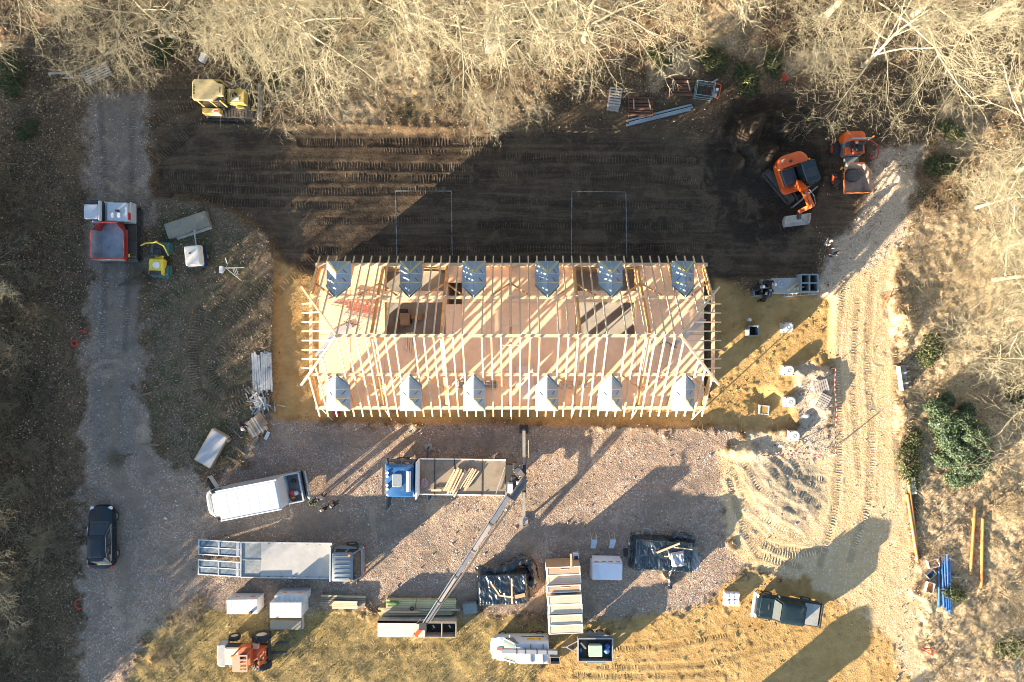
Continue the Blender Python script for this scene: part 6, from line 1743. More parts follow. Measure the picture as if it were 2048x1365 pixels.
MB().rbox((.0, .0, 1.2), (.9, 1.25, .5), .06, .04).build('cab_base', ORF, t); MB().rbox((-.05, -.1, 1.5), (.5, .5, .14), .08, .04).build('seat', PLAST, t); MB().rbox((-.3, -.1, 1.8), (.12, .5, .5), .05, .03).build('backrest', PLAST, t)
for x in (-.38, .55):
    for y in (-.58, .45): MB().bar((x, y, 1.4), (x, y, 2.45), .07, .07, up=(0, 1, 0)).build('pillar', ORF, t)
rf = MB()
rf.box((-.16, -.06, 2.5), (.52, 1.14, .07)); 
for y in (-.58, -.34, -.08, .16, .46): rf.box((.34, y, 2.5), (.48, .09 if abs(y) < .5 else .14, .06))
rf.box((.58, -.06, 2.5), (.06, 1.14, .07)); rf.build('roof', FORKROOF, t)
MB().cyl((-.42, .48, 2.5), (-.42, .48, 2.66), .07, 8).build('beacon', AMBL, t)
MB().rbox((.72, .55, 1.1), (.42, .38, .3), .05, .03).build('step_box', FORKROOF, t)
for s in (-1, 1):
    wheel(t, .95, s * 1.0, .62, .44, M('cream_rim', (.52, .48, .38), .6, 0, .1), lugs=16); wheel(t, -1.05, s * .92, .42, .3, MATS['cream_rim'], lugs=0)
    MB().bar((.62, s * .42, .8), (1.45, s * .38, .8), .12, .2).build('lift_arm', ORF, t)
    MB().bar((1.35, s * .42, .2), (1.25, s * .42, 2.3), .10, .14, up=(1, 0, 0)).build('mast_rail', ORF, t)
    MB().cyl((1.2, s * .2, .4), (1.12, s * .2, 1.9), .05, 8).build('lift_ram', CRL, t)
    MB().box((2.1, s * .35, .16), (1.25, .13, .05)).build('fork', STEEL_D, t)
for z in (.5, 1.3, 2.2): MB().bar((1.33 - .02 * z, -.45, z), (1.33 - .02 * z, .45, z), .10, .12).build('mast_cross_bar', ORF, t)
MB().box((1.47, 0, .6), (.07, 1.3, .5)).build('carriage', STEEL_D, t)
# ------------------------------------------------------------------ people
SKINC = M('skin', (.50, .30, .21), .55, 0, .06); HAIRD = M('dark_hair', (.03, .022, .018), .7, 0, .2)
def cloth(n, c): return M(n, c, .85, 0, .12, 8)
JET, NAVY, GREYC, TROU, BOOT = cloth('black_cloth', (.014, .014, .016)), cloth('navy_cloth', (.02, .035, .07)), cloth('grey_cloth', (.33, .35, .37)), cloth('slate_trousers', (.05, .055, .065)), cloth('work_boot', (.06, .04, .028))
HIVIS = cloth('green_high_visibility', (.22, .55, .10)); HELM = M('white_helmet', (.72, .74, .76), .35, 0, .04)
def person(label, loc, heading, pose='stand', top=JET, legs=TROU, hat=None, hair=HAIRD, seed=0, group='people on the site', lean=0.0, sleeves=None, z=None):
    r = random.Random(seed)
    V, E, R, T = [], [], [], []
    def v(p, rad, tagm, link=None):
        V.append(Vector(p)); R.append(rad); T.append(tagm)
        if link is not None: E.append((link, len(V) - 1))
        return len(V) - 1
    crouch = {'stand': 0, 'walk': 0, 'bend': .10, 'crouch': .42, 'sit': .40}[pose]
    bend = {'stand': .06, 'walk': .12, 'bend': 1.05, 'crouch': .75, 'sit': .12}[pose] + lean
    pz = .95 - crouch
    piv = Vector((0, 0, pz))
    def tor(x, y, z_):                     # torso points tilt forward about the hips
        p = Vector((x, y, z_)); c, s = math.cos(bend), math.sin(bend)
        return piv + Vector((p.x * c + p.z * s, p.y, -p.x * s + p.z * c))
    pel = v(piv, .145, 2); ab = v(tor(0, 0, .20), .135, 1, pel); ch = v(tor(.01, 0, .41), .155, 1, ab)
    nk = v(tor(.02, 0, .56), .058, 0, ch); hb = v(tor(.045, 0, .65), .085, 0, nk); ht = v(tor(.045, 0, .75), .085, 0, hb)
    v(tor(.15, 0, .67), .016, 0, hb)                                            # nose
    for s in (-1, 1): v(tor(.035, s * .098, .69), .014, 0, hb)                  # ears
    arms = {'stand': (.10, .02, .30), 'walk': (.1, .05, .3), 'bend': (.30, .10, .26), 'crouch': (.34, .16, .22), 'sit': (.22, .28, .16)}[pose]
    for s in (-1, 1):
        sw = r.uniform(-.08, .1) + (s * .12 if pose == 'walk' else 0)
        sh_ = v(tor(.0, s * .185, .47), .068, 1, ch)
        shp = V[sh_]
        if pose == 'stand' or pose == 'walk':
            el_ = shp + Vector((sw * .6, s * .06, -.29)); wr = el_ + Vector((.10 + sw * .7 + (r.random() * .12), -s * .02 * r.random(), -.22)); d = Vector((.25, 0, -.95))
        elif pose == 'sit':
            el_ = shp + Vector((.14, s * .05, -.25)); wr = el_ + Vector((.25, -s * .08, .02)); d = Vector((1, 0, -.1))
        else:
            el_ = shp + Vector((.12, s * .07, -.26)); wr = el_ + Vector((.14, -s * .06, -.20)); d = Vector((.5, 0, -.85))
        d.normalize(); side = Vector((0, s, 0)); nrm = d.cross(side).normalized()
        e = v(el_, .046, 3, sh_); w_ = v(wr, .030, 3, e); pm = v(wr + d * .075, .032, 4, w_)
        base = V[pm]
        for k, (o, ln) in enumerate(((-.026, .068), (-.009, .08), (.009, .075), (.026, .058))):
            f0 = v(base + side * o + d * .018, .0105, 4, pm); f1 = v(base + side * o * 1.1 + d * (.018 + ln * .55), .009, 4, f0); v(base + side * o * 1.1 + d * (.018 + ln * .9) - nrm * s * .014, .008, 4, f1)
        th = v(base - side * .034 - d * .02, .0115, 4, pm); v(base - side * .058 + d * .02, .0095, 4, th)
        hp = v(piv + Vector((0, s * .095, -.05)), .098, 2, pel)
        st = s * .22 if pose == 'walk' else r.uniform(-.04, .05)
        if pose == 'sit': kn, an = piv + Vector((.40, s * .13, .0)), piv + Vector((.44, s * .13, -.40))
        elif pose == 'crouch': kn, an = Vector((.38, s * .16, .50)), Vector((.05 + st, s * .13, .09))
        elif pose == 'bend': kn, an = Vector((.12, s * .12, .47)), Vector((-.04 + st, s * .13, .09))
        else: kn, an = Vector((.03 + st * .7, s * .105, .50)), Vector((-.02 + st * 1.3 - (.05 if st < 0 else 0), s * .11, .09))
        k_ = v(kn, .064, 2, hp); a_ = v(an, .045, 5, k_); v(an + Vector((.16, s * .02, -.035)), .040, 5, a_)
    me = bpy.data.meshes.new('body'); me.from_pydata([tuple(p) for p in V], E, [])
    o = bpy.data.objects.new('person', me); COL.objects.link(o)
    o.modifiers.new('s', 'SKIN'); sub = o.modifiers.new('d', 'SUBSURF'); sub.levels = sub.render_levels = 1
    for i, sv in enumerate(me.skin_vertices[0].data):
        sv.radius = (R[i], R[i] * (.78 if T[i] in (1, 2) and i < 3 else 1)) if i != 2 else (R[i], R[i])
        sv.use_root = (i == 0)
    dg = bpy.context.evaluated_depsgraph_get()
    body = bpy.data.meshes.new_from_object(o.evaluated_get(dg))
    bpy.data.objects.remove(o)
    mats = [SKINC, top, legs, sleeves or top, SKINC, BOOT]
    body.materials.clear()
    for m in mats: body.materials.append(m)
    A = np.array([V[a] for a, b in E]); B = np.array([V[b] for a, b in E]); TT = np.array([T[b] for a, b in E])
    n = len(body.polygons); c = np.empty(n * 3); body.polygons.foreach_get('center', c); c = c.reshape(-1, 3)
    D = B - A; L2 = (D ** 2).sum(1) + 1e-9
    t = np.clip(((c[:, None] - A[None]) * D[None]).sum(2) / L2, 0, 1)
    dist = np.linalg.norm(c[:, None] - A[None] - t[..., None] * D[None], axis=2)
    body.polygons.foreach_set('material_index', TT[dist.argmin(1)].astype(np.int32)); body.polygons.foreach_set('use_smooth', np.ones(n, bool))
    if z is None: loc = Vector((loc[0], loc[1], gz(loc[0], loc[1])))
    p = put('person', body, None, loc, heading, label=label, cat='person', group=group)
    # hair or helmet
    hd = (V[hb] + V[ht]) / 2; upv = (V[ht] - V[hb]).normalized(); fwd = tor(1, 0, 0) - tor(0, 0, 0)
    h = MB(); secs = []; rr = .108 if not hat else .128
    for j in range(6):
        a = j / 5 * math.pi / 2; rad = rr * math.cos(a) + .002
        secs.append([hd + upv * (.02 + rr * 1.05 * math.sin(a)) + fwd * (rad * math.cos(k * .5236) - .012) + Vector((0, 1, 0)) * (rad * .9 * math.sin(k * .5236)) for k in range(12)])
    h.loft(secs, 0, True)
    if hat:
        pk = [hd + upv * .022 + fwd * (.10 + .09 * math.cos(a)) + Vector((0, 1, 0)) * (.10 * math.sin(a)) for a in (-1.4, -.7, 0, .7, 1.4)]
        h.slab(pk, .012)
    h.build('helmet' if hat else 'hair', hat or hair, p)
    for s in (-1, 1): MB().box(hd + fwd * .085 + Vector((0, s * .032, 0)) + upv * -.005, (.02, .022, .014)).build('eye', INK, p)
    return p

person('person in a dark jacket with pale shoulders walking beside the topsoil heap', W(1641, 489), RAD(20), 'walk', JET, NAVY, None, M('grey_hair', (.35, .34, .33), .7), 1, sleeves=GREYC)
person('person in navy with bare pale forearms looking towards the dumper', W(1660, 511), RAD(150), 'stand', NAVY, NAVY, None, M('fair_hair', (.42, .28, .17), .7), 2, sleeves=GREYC)
person('helmeted person bending over the open concrete shafts', W(1521, 566), RAD(-20), 'bend', JET, TROU, HELM, seed=3)
person('helmeted person kneeling at the near corner of the open shafts', W(1501, 579), RAD(10), 'crouch', JET, TROU, HELM, seed=4)
person('person in navy crouching between the shafts and the concrete slab', W(1537, 593), RAD(100), 'crouch', NAVY, NAVY, None, seed=5)
person('person in black stooping below the open shafts', W(1522, 603), RAD(80), 'bend', JET, JET, None, seed=6)
person('person in a black and green vest beside the tail of the box van', W(633, 1000), RAD(60), 'stand', JET, TROU, None, seed=7, sleeves=HIVIS)
person('person in a grey jacket nearest the crane truck side of the group', W(650, 988), RAD(-110), 'stand', GREYC, TROU, None, seed=8)
person('person in black with a bald pale head behind the box van', W(655, 1012), RAD(95), 'stand', JET, JET, None, M('shaved_head', (.46, .28, .20), .5), 9)
person('person in a dark coat standing outermost of the group by the box van', W(676, 1003), RAD(165), 'stand', JET, TROU, None, M('grey_brown_hair', (.20, .16, .13), .7), 10)
person('helmeted person in black beside the bundle of grey bars', W(488, 845), RAD(-40), 'bend', JET, TROU, HELM, seed=11, lean=-.3)
dl = W(1706, 286, 1.7)
pp = person('operator in dark clothes seated on the orange wheeled dumper', W(1705.5, 287, 1.6), RAD(-88), 'sit', JET, TROU, None, M('brown_hair', (.10, .05, .03), .7), 12, z=1)
pp.location.z = gz(dl.x, dl.y) + 1.06
# ------------------------------------------------------------------ building materials, pipes, pallets and small site things
def plank_pile(name, label, cat, loc, rz, n, L, w, t, mat, layers=1, jit=.04, group=None, part='plank', seed=0, gap=1.06, spread=0):
    r = random.Random(seed); o = thing(name, label, cat, loc, rz, group)
    for j in range(layers):
        for k in range(n):
            m_ = mat[r.randrange(len(mat))] if isinstance(mat, list) else mat
            MB().box((0, 0, 0), (L * r.uniform(1 - jit * 1.5, 1), w * r.uniform(.85, 1), t)).build(part, m_, o, (r.uniform(-jit, jit) * L, (k - (n - 1) / 2) * w * gap + r.uniform(-.2, .2) * w * (jit > .05), t * (j + .5) + .004 * (k % 2) + .02), r.uniform(-spread, spread))
    return o
GREENISH = M('treated_pine', (.47, .42, .215), .65, 0, .12, 3, rnd=.12); GREYPL = M('silver_grey_plank', (.36, .39, .40), .75, 0, .16, 4, rnd=.18); BROWNB = M('brown_bar', (.24, .19, .13), .7, 0, .2, 4, rnd=.25); CONCB = M('pale_block', (.52, .51, .50), .8, 0, .08, 2, rnd=.05)
# --- left: weathered planks and offcuts
plank_pile('plank_heap', 'long silver grey planks lying beside the edge of the ochre pit', 'planks', at(525, 745), RAD(92), 9, 2.85, .15, .05, GREYPL, 2, .05, 'heaps of timber beside the pit', seed=1, spread=.05)
oc = thing('offcut_heap', 'jumbled heap of grey board offcuts below the long planks', 'wood offcuts', at(520, 805), 0, 'heaps of timber beside the pit'); r = random.Random(5)
for k in range(70):
    x, y = r.gauss(0, .42), r.gauss(0, .50)
    MB().box((0, 0, 0), (r.uniform(.3, .85), r.uniform(.05, .14), .03), mat=Matrix.Rotation(r.uniform(-.3, .3), 3, 'Y')).build('offcut', GREYPL if r.random() < .7 else BROWNB, oc, (x, y, .05 + max(0, .38 - .4 * math.hypot(x, y)) * r.random()), r.uniform(0, 3.14))
br = plank_pile('bar_bundle', 'bundle of brown and grey bars stacked aslant below the offcuts', 'bars', at(514, 852), RAD(-58), 13, 1.3, .095, .09, [BROWNB, GREYPL, BROWNB], 2, .05, 'heaps of timber beside the pit', 'bar', 3)
plank_pile('bar_bundle', 'short dark bars piled at the pit end of the brown bundle', 'bars', at(526, 838), RAD(-55), 4, 1.1, .09, .10, BROWNB, 3, .03, 'heaps of timber beside the pit', 'bar', 4)
fm = thing('formwork_stack', 'stack of grey formwork panels with pale edges', 'formwork', at(424, 897, .4), RAD(60))
FMG = M('formwork_grey', (.40, .41, .43), .45, 0, .1, 1.2, dirt=.22, dirt_col=(.26, .20, .14)); FME = M('formwork_edge', (.42, .34, .23), .7, 0, .15, 5)
for k in range(5):
    MB().box((0, 0, 0), (2.55 - .02 * (k % 2), 1.28, .085)).build('panel', FME, fm, (.03 * (k % 2), .02 * ((k + 1) % 2), .10 + .10 * k))
MB().box((0, 0, .548), (2.40, 1.14, .012)).build('facing', FMG, fm)
for x in (-.9, .9): MB().box((x, 0, .03), (.1, 1.3, .07)).build('bearer', FME, fm)
sp = thing('timber_hurdle', 'leaning timber panel at the head of the formwork stack', 'panel', at(447, 872), RAD(-32)); MB().box((0, 0, .24), (1.3, .22, .4)).build('panel', FME, sp); MB().box((0, .14, .2), (1.3, .05, .36)).build('rail', BROWNB, sp)
def plank(label, px, py, L, rz, w=.12, t=.06, mat=None, z=.06, name='plank', cat='plank', group='loose planks on the ground'):
    p = at(px, py); return MB().box((0, 0, 0), (L, w, t)).build(name, mat or PINE, None, p + Vector((0, 0, z)), RAD(rz), label=label, cat=cat, group=group)
plank('brown plank on the grass below the bar bundle', 481, 902, .95, -38, .13, .08, BROWNB)
plank('pale brown plank on the grass nearest the box van', 467, 920, 1.05, -25, .13, .08, BROWNB)
plank('reddish board propped below the bar bundle', 512, 882, .75, 62, .26, .05, BROWNB)
plank('white board offcut at the edge of the gravel', 536, 871, .6, 66, .22, .12, M('white_board', (.62, .63, .65), .7))
plank('thin stick with a kinked end by the formwork stack', 466, 862, 1.3, -36, .05, .04, BROWNB)
plank('slim metal rod by the formwork stack', 474, 867, .9, -48, .03, .03, GALV)
# --- concrete slab, scaffold trestle, block in the wood, old gate
cs = thing('concrete_slab', 'dirty concrete slab tilted on the verge above the white compressor', 'slab', at(379, 452), RAD(18)); MB().loft([[(X, Y, z) for X, Y in outline(-1.55, 1.55, .56 - i_, .05, .05, 2, 0)] for z, i_ in ((-.2, 0), (.42, 0), (.45, .02))], 0).build('slab', M('mossy_concrete', (.26, .25, .20), .9, 0, .2, 2, dirt=.5, dirt_col=(.11, .10, .07), bump=.5), cs)
MB().rbox((.2, -.62, .05), (2.6, .22, .3), .04, .02).build('earth_lump', CONC, cs)
tr_ = thing('metal_trestle', 'galvanised metal trestle with splayed legs on the verge', 'trestle', at(462, 537, .8), RAD(0))
tp = Vector((-.55, 0, 1.0))
for q in ((.95, .05, .85),): MB().cyl(tp, q, .035, 8).build('arm', M('white_pipe', (.62, .62, .60), .5), tr_)
for q in ((.55, -.9, 0), (-.35, .75, 0), (-1.0, -.35, 0)): MB().cyl((-.3, 0, .98), q, .03, 8).build('leg', GALV, tr_)
MB().rbox((-.62, -.1, .95), (.26, .5, .2), .05, .02).build('head', MATS['pale_grey_paint'], tr_)
for k in range(3): MB().cyl((.15 + .12 * k, 0, .9), (.2 + .12 * k, -.45, .6), .018, 6).build('rung', GALV, tr_)
MB().tube([(-.35, .35, .6), (-.38, .75, .9)], .03, 6).build('handle', MATS['white_pipe'], tr_)
MB().rbox((0, 0, .2), (.62, .40, .36), .04, .02).build('white_block', M('white_plastic', (.66, .68, .74), .5, 0, .06), None, at(411, 120), RAD(66), label='small white container lying in the wood behind the yellow bulldozer', cat='container')
gt = thing('wooden_gate', 'old grey wooden gate leaning in the undergrowth at the track head', 'gate', at(205, 155), RAD(24)); 
for k in range(6): MB().box((0, -.38 + .15 * k, .35 + .05 * k), (1.95, .10, .03)).build('slat', GRAYP, gt)
for x in (-.85, .0, .85): MB().bar((x, -.45, .28), (x, .45, .60), .10, .05).build('brace', GRAYP, gt)
plank('thick old beam lying at the foot of the wooden gate', 182, 163, 1.15, -32, .16, .14, GRAYP, .1, 'beam', 'beam', 'old beams by the gate')
plank('upper pale beam half hidden in the brambles', 125, 149, 1.7, 4, .14, .12, GRAYP, .12, 'beam', 'beam', 'old beams by the gate')
plank('short lower beam in the brambles', 140, 159, .75, 2, .10, .1, GRAYP, .1, 'beam', 'beam', 'old beams by the gate')
cb_ = thing('concrete_block', 'square grey concrete block half hidden by branches in the wood', 'block', at(990, 85), RAD(2)); MB().rbox((0, 0, .6), (1.5, 1.7, 1.5), .05, .04).build('block', CONC, cb_); MB().rbox((0, .0, 1.37), (.9, 1.0, .06), .05, .02).build('cover', M('dark_cover', (.10, .11, .11), .7), cb_)
# --- rusty pipes, beams, mesh cage at the wood edge
RUST = M('rusty_steel', (.115, .058, .038), .75, .2, .35, 3, dirt=.3, dirt_col=(.19, .09, .045)); PIPEG = M('zinc_beam', (.26, .34, .39), .4, .4, .12)
pipe_me = MB().tube([(-.85, 0, 0), (.85, 0, 0)], .115, 14, caps=False).tube([(.85, 0, 0), (-.85, 0, 0)], .095, 14, caps=False).ring((-.85, 0, 0), (1, 0, 0), .12, .03, 14, 6).ring((.85, 0, 0), (1, 0, 0), .12, .03, 14, 6).mesh('steel_pipe', RUST)
PL = {0: 'rusty pipe in the pile beside the long zinc beams', 1: 'rusty pipe in the pile beside the wire mesh cage'}
for g, (px, py, rz, n) in enumerate(((1281, 216, -1, 6), (1358, 177, -1, 6))):
    b = at(px, py)
    for k in range(n):
        put('steel_pipe', pipe_me, None, b + Vector((random.uniform(-.06, .06), (2.5 - k) * .235, .16 + .05 * (k % 2))), RAD(rz), label=('top' if k == 0 else 'second' if k == 1 else 'third' if k == 2 else 'fourth' if k == 3 else 'fifth' if k == 4 else 'bottom') + ' ' + PL[g], cat='pipe', group='rusty pipes at the wood edge')
    for q in (-.55, .58):
        MB().bar((0, -.35, 0), (0, .4, 0), .07, .05).build('timber_spacer', M('pale_spacer', (.40, .36, .29), .7), None, b + Vector((q, .1 - .1 * g, .36)), RAD(2 if q < 0 else 14), label=f'pale timber spacer on the {"house" if q < 0 else "cage"} side lying across the {"lower" if g == 0 else "upper"} pipe pile', cat='spacer', group='spacers on the pipe piles')
bx0 = W(1252, 243, .2)
for k, lab in enumerate(('upper grey blue zinc beam beside the rusty pipes', 'middle grey blue zinc beam beside the rusty pipes', 'lowest grey blue zinc beam nearest the dug pit')):
    p = at(1316 + (2 - k) * 1 + 4 * (k == 1), 227 + k * 5); m = MB(); m.box((0, 0, .1), (4.75, .13, .03)); m.box((0, -.05, .05), (4.75, .03, .1)); m.box((0, .05, .05), (4.75, .03, .1))
    m.build('zinc_beam', PIPEG, None, p + Vector((0, 0, .05)), RAD(14), label=lab, cat='beam', group='zinc beams at the wood edge')
MESHG = M('mesh_galvanised', (.32, .42, .44), .45, .5, .1)
cg = thing('mesh_cage', 'galvanised wire mesh cage full of chains and couplings', 'cage', at(1408, 182, .5), RAD(-8))
for x in (-.62, .62):
    for y in (-.5, .5): MB().cyl((x, y, 0), (x, y, 1.0), .03, 6).build('post', MESHG, cg)
for z in (.12, .5, .98):
    for y in (-.5, .5): MB().cyl((-.62, y, z), (.62, y, z), .022, 6).build('rail', MESHG, cg)
    for x in (-.62, .62): MB().cyl((x, -.5, z), (x, .5, z), .022, 6).build('rail', MESHG, cg)
for k in range(9):
    x = -.5 + k * .125
    MB().cyl((x, -.5, .1), (x, -.5, .98), .009, 4).build('wire', MESHG, cg); MB().cyl((x, .5, .1), (x, .5, .98), .009, 4).build('wire', MESHG, cg)
for k in range(7):
    y = -.4 + k * .133; MB().cyl((-.62, y, .1), (-.62, y, .98), .009, 4).build('wire', MESHG, cg); MB().cyl((.62, y, .1), (.62, y, .98), .009, 4).build('wire', MESHG, cg)
MB().box((0, 0, .1), (1.2, .96, .04)).build('floor', STEEL_D, cg); MB().box((0.0, .5, .9), (.2, .03, .1)).build('tag', MATS['white_print'], cg)
rr_ = random.Random(3)
for k in range(7):
    c = cg.location + Vector((rr_.uniform(-.3, .3), rr_.uniform(-.2, .25), .3 + .05 * k))
    MB().ring((0, 0, 0), (rr_.gauss(0, .5), rr_.gauss(0, .5), 1), .16, .045, 14, 6).build('pipe_coupling', RUST if k % 2 else MATS['dark_steel'], None, c, label='round dark pipe coupling heaped in the wire mesh cage', cat='coupling', group='couplings in the mesh cage')
pc = thing('plate_compactor', 'red framed plate compactor beside the mesh cage', 'compactor', at(1433, 183, .4), RAD(78))
MB().box((0, 0, .06), (.62, .42, .06)).build('plate', STEEL_D, pc); MB().rbox((.05, 0, .3), (.34, .28, .3), .05, .04).build('engine', GRB, pc); MB().rbox((.1, 0, .47), (.2, .2, .1), .04, .02).build('tank', MATS['white_print'], pc); MB().rbox((-.22, 0, .25), (.22, .2, .18), .04, .02).build('belt_cover', MATS['pale_grey_paint'], pc)
fr = MB(); q = [(-.46, -.22, .5), (.42, -.22, .5), (.48, -.12, .5), (.48, .12, .5), (.42, .22, .5), (-.46, .22, .5), (-.5, .12, .5), (-.5, -.12, .5)]; fr.tube(q + [q[0]], .04, 8, caps=False); fr.build('guard_frame', MATS['red_orange_paint'], pc)
for sx, sy in ((-.4, -.22), (.38, -.22), (.38, .22), (-.4, .22)): MB().cyl((sx, sy, .08), (sx, sy, .5), .025, 6).build('guard_leg', MATS['red_orange_paint'], pc)
for k, (px, py, rz, L, mt_, lab) in enumerate(((1424, 155, 18, .8, 'dark_steel', 'dark scrap bar above the mesh cage with a pale end'), (1417, 161, 10, .7, 'dark_steel', 'second dark scrap bar above the mesh cage'), (1428, 164, 30, .5, 'galvanised_steel', 'short bright scrap piece above the mesh cage'), (1378, 150, 78, .45, 'dark_steel', 'short dark post stub behind the upper pipe pile'))): plank(lab, px, py, L, rz, .1, .1, MATS[mt_], .08, 'scrap_bar', 'scrap', 'scrap at the wood edge')
pallet('grey pallet under the overhanging twigs by the pipes', at(1229, 197), RAD(82), 1.3, .9)
pallet('second grey pallet below the first under the twigs', at(1226, 213), RAD(80), .8, .85)
# --- concrete shafts, slab, well heads
SH = M('shaft_concrete', (.20, .24, .26), .8, 0, .15, 2); DARKIN = M('dark_inside', (.015, .02, .022), .6)  # near-black tone for the insides of shafts, sockets and boxes
def shaft(label, px, py, nx, ny, cell, hgt, skip_=None, rz=0, group='open concrete shafts'):
    t = thing('concrete_shaft', label, 'shaft', at(px, py, hgt), rz, group); w = .09
    for i in range(nx + 1): MB().box(((i - nx / 2) * cell, 0, hgt / 2), (w, ny * cell + w, hgt)).build('wall', SH, t) if not skip_ else MB().box(((i - nx / 2) * cell, (0 if i else -cell / 2), hgt / 2), (w, (ny * cell if i else cell) + w, hgt)).build('wall', SH, t)
    for j in range(ny + 1):
        for i in range(nx): 
            if skip_ and j == ny and i == 0: continue
            MB().box(((i + .5 - nx / 2) * cell, (j - ny / 2) * cell, hgt / 2 - .003), (cell - w, w, hgt)).build('wall', SH, t)
    MB().box((0, 0, .04), (nx * cell, ny * cell, .05)).build('base', DARKIN, t)
    return t
shaft('four celled open concrete shaft beside the haul road', 1621, 566, 2, 2, .60, .95)
shaft('three celled open concrete shaft where the workers kneel', 1524, 576, 2, 2, .55, .55, True)
shaft('single open concrete shaft standing alone on the ochre sand', 1511, 662, 1, 1, .68, .75, None, 0, 'open concrete shafts')
lk = thing('tank_cover_slab', 'rectangular concrete cover slab with a round lid', 'slab', at(1574, 571, .5), RAD(1)); SLB = M('slab_concrete', (.36, .37, .35), .8, 0, .12, 1.5)
MB().rbox((0, 0, .25), (2.0, 1.12, .5), .03, .02).build('slab', SLB, lk); MB().cyl((-.25, .12, .5), (-.25, .12, .56), .32, 24).build('round_lid', M('lid_concrete', (.36, .39, .42), .7), lk); MB().ring((-.25, .12, .56), (0, 0, 1), .16, .02, 20).build('lid_groove', SH, lk)
plank('pale plank lying across the cover slab', 1585, 573, 1.15, 38, .16, .05, PINE, .58); plank('second plank beside the first on the cover slab', 1594, 577, .8, 12, .14, .05, PINE, .66)
MB().cyl((0, 0, 0), (0, 0, .12), .16, 18).build('round_cover', MATS['mint_plastic'], None, at(1593, 578) + Vector((0, 0, .72)), label='round green lid on the planks beside the big shaft', cat='lid')
ladder('ladder', 'long aluminium ladder lying along the foot of the big shaft', at(1566, 590) + Vector((0, 0, .15)), at(1640, 584) + Vector((0, 0, .18)), .30, 9, ALU)
MB().cyl((0, 0, 0), (0, 0, .42), .12, 12).build('white_canister', MATS['white_plastic'], None, at(1501, 640, .2), label='white canister standing on the ochre sand near the lone shaft', cat='canister')
WELLC = M('pale_well_concrete', (.50, .49, .46), .8, 0, .08, 2, dirt=.12)
def well(label, px, py, h):
    t = thing('well_head', label, 'well head', at(px, py, h), random.uniform(-.05, .05), 'concrete well heads')
    MB().rbox((0, 0, h / 2), (.78, .70, h), .05, .03).build('base', WELLC, t); MB().cyl((0, 0, h), (0, 0, h + .06), .34, 24).build('round_cover', M('cover_concrete', (.56, .55, .51), .75, 0, .06, 3), t); MB().ring((0, 0, h + .06), (0, 0, 1), .11, .015, 16).build('cover_groove', SH, t)
    for sx in (-1, 1):
        for sy in (-1, 1): MB().cyl((sx * .32, sy * .29, h), (sx * .32, sy * .29, h + .02), .045, 8).build('corner_socket', DARKIN, t)
    MB().box((0, 0, -.25), (.8, .72, .5)).build('footing', WELLC, t)
well('square concrete well head with round cover, topmost of the row', 1580, 655, .55); well('square well head second in the row above the gravel heap', 1581, 742, .5); well('square well head third in the row beside the broken ground', 1584, 805, .45); well('lowest square well head standing on grey gravel', 1588, 872, .40)
bw = thing('buried_shaft', 'half buried concrete shaft filled with sand in the hollow', 'shaft', at(1530, 821, 0), RAD(-5), 'open concrete shafts')
for x in (-.32, .32): MB().box((x, 0, .1), (.07, .66, .5)).build('wall', WELLC, bw)
for y in (-.30, .30): MB().box((0, y, .1), (.57, .07, .46)).build('wall', WELLC, bw)
MB().box((0, 0, .16), (.57, .53, .3)).build('sand_fill', M('ochre_fill', (.36, .22, .06), .9), bw)
# --- pallets, tape fence
pallet('weathered pallet leaning on the rubble beside the tape fence', at(1637, 772), RAD(14), 1.05, .85); pallet('second weathered pallet tilted below the first by the tape fence', at(1641, 803), RAD(62), 1.1, .8)
tf = thing('barrier_tape_fence', 'red and white striped barrier tape strung on posts round the gravel heap', 'barrier tape')
TPR, TPW = M('tape_red', (.60, .05, .03), .5, 0, .05), M('tape_white', (.75, .74, .72), .5, 0, .05)
FP = [(1660, 737, .9), (1662, 820, .75), (1661, 905, .9), (1640, 918, .35), (1627, 908, .5), (1590, 903, .55), (1545, 910, .35), (1520, 909, .5)]
pts = [at(a, b) + Vector((0, 0, z)) for a, b, z in FP]
for i in (0, 2, 5, 7): p = pts[i]; MB().cyl(p - Vector((0, 0, FP[i][2] + .1)), p + Vector((0, 0, .12)), .022, 6).build('stake', RUST, tf)
st_ = 0
for a, b in zip(pts[:-1], pts[1:]):
    n = max(1, int((b - a).length / .17))
    for k in range(n):
        f0, f1 = k / n, (k + 1) / n; sag = lambda f: Vector((0, 0, -.18 * math.sin(math.pi * f)))
        MB().bar(a.lerp(b, f0) + sag(f0), a.lerp(b, f1) + sag(f1), .08, .012, up=(.3, .2, 1)).build('tape_stripe', TPR if st_ % 2 else TPW, tf); st_ += 1
lump('white crumpled sack on the gravel by the pallets', 'white_sack', 'sack', at(1611, 832), (.5, .36, .2), MATS['white_cloth'], 41)
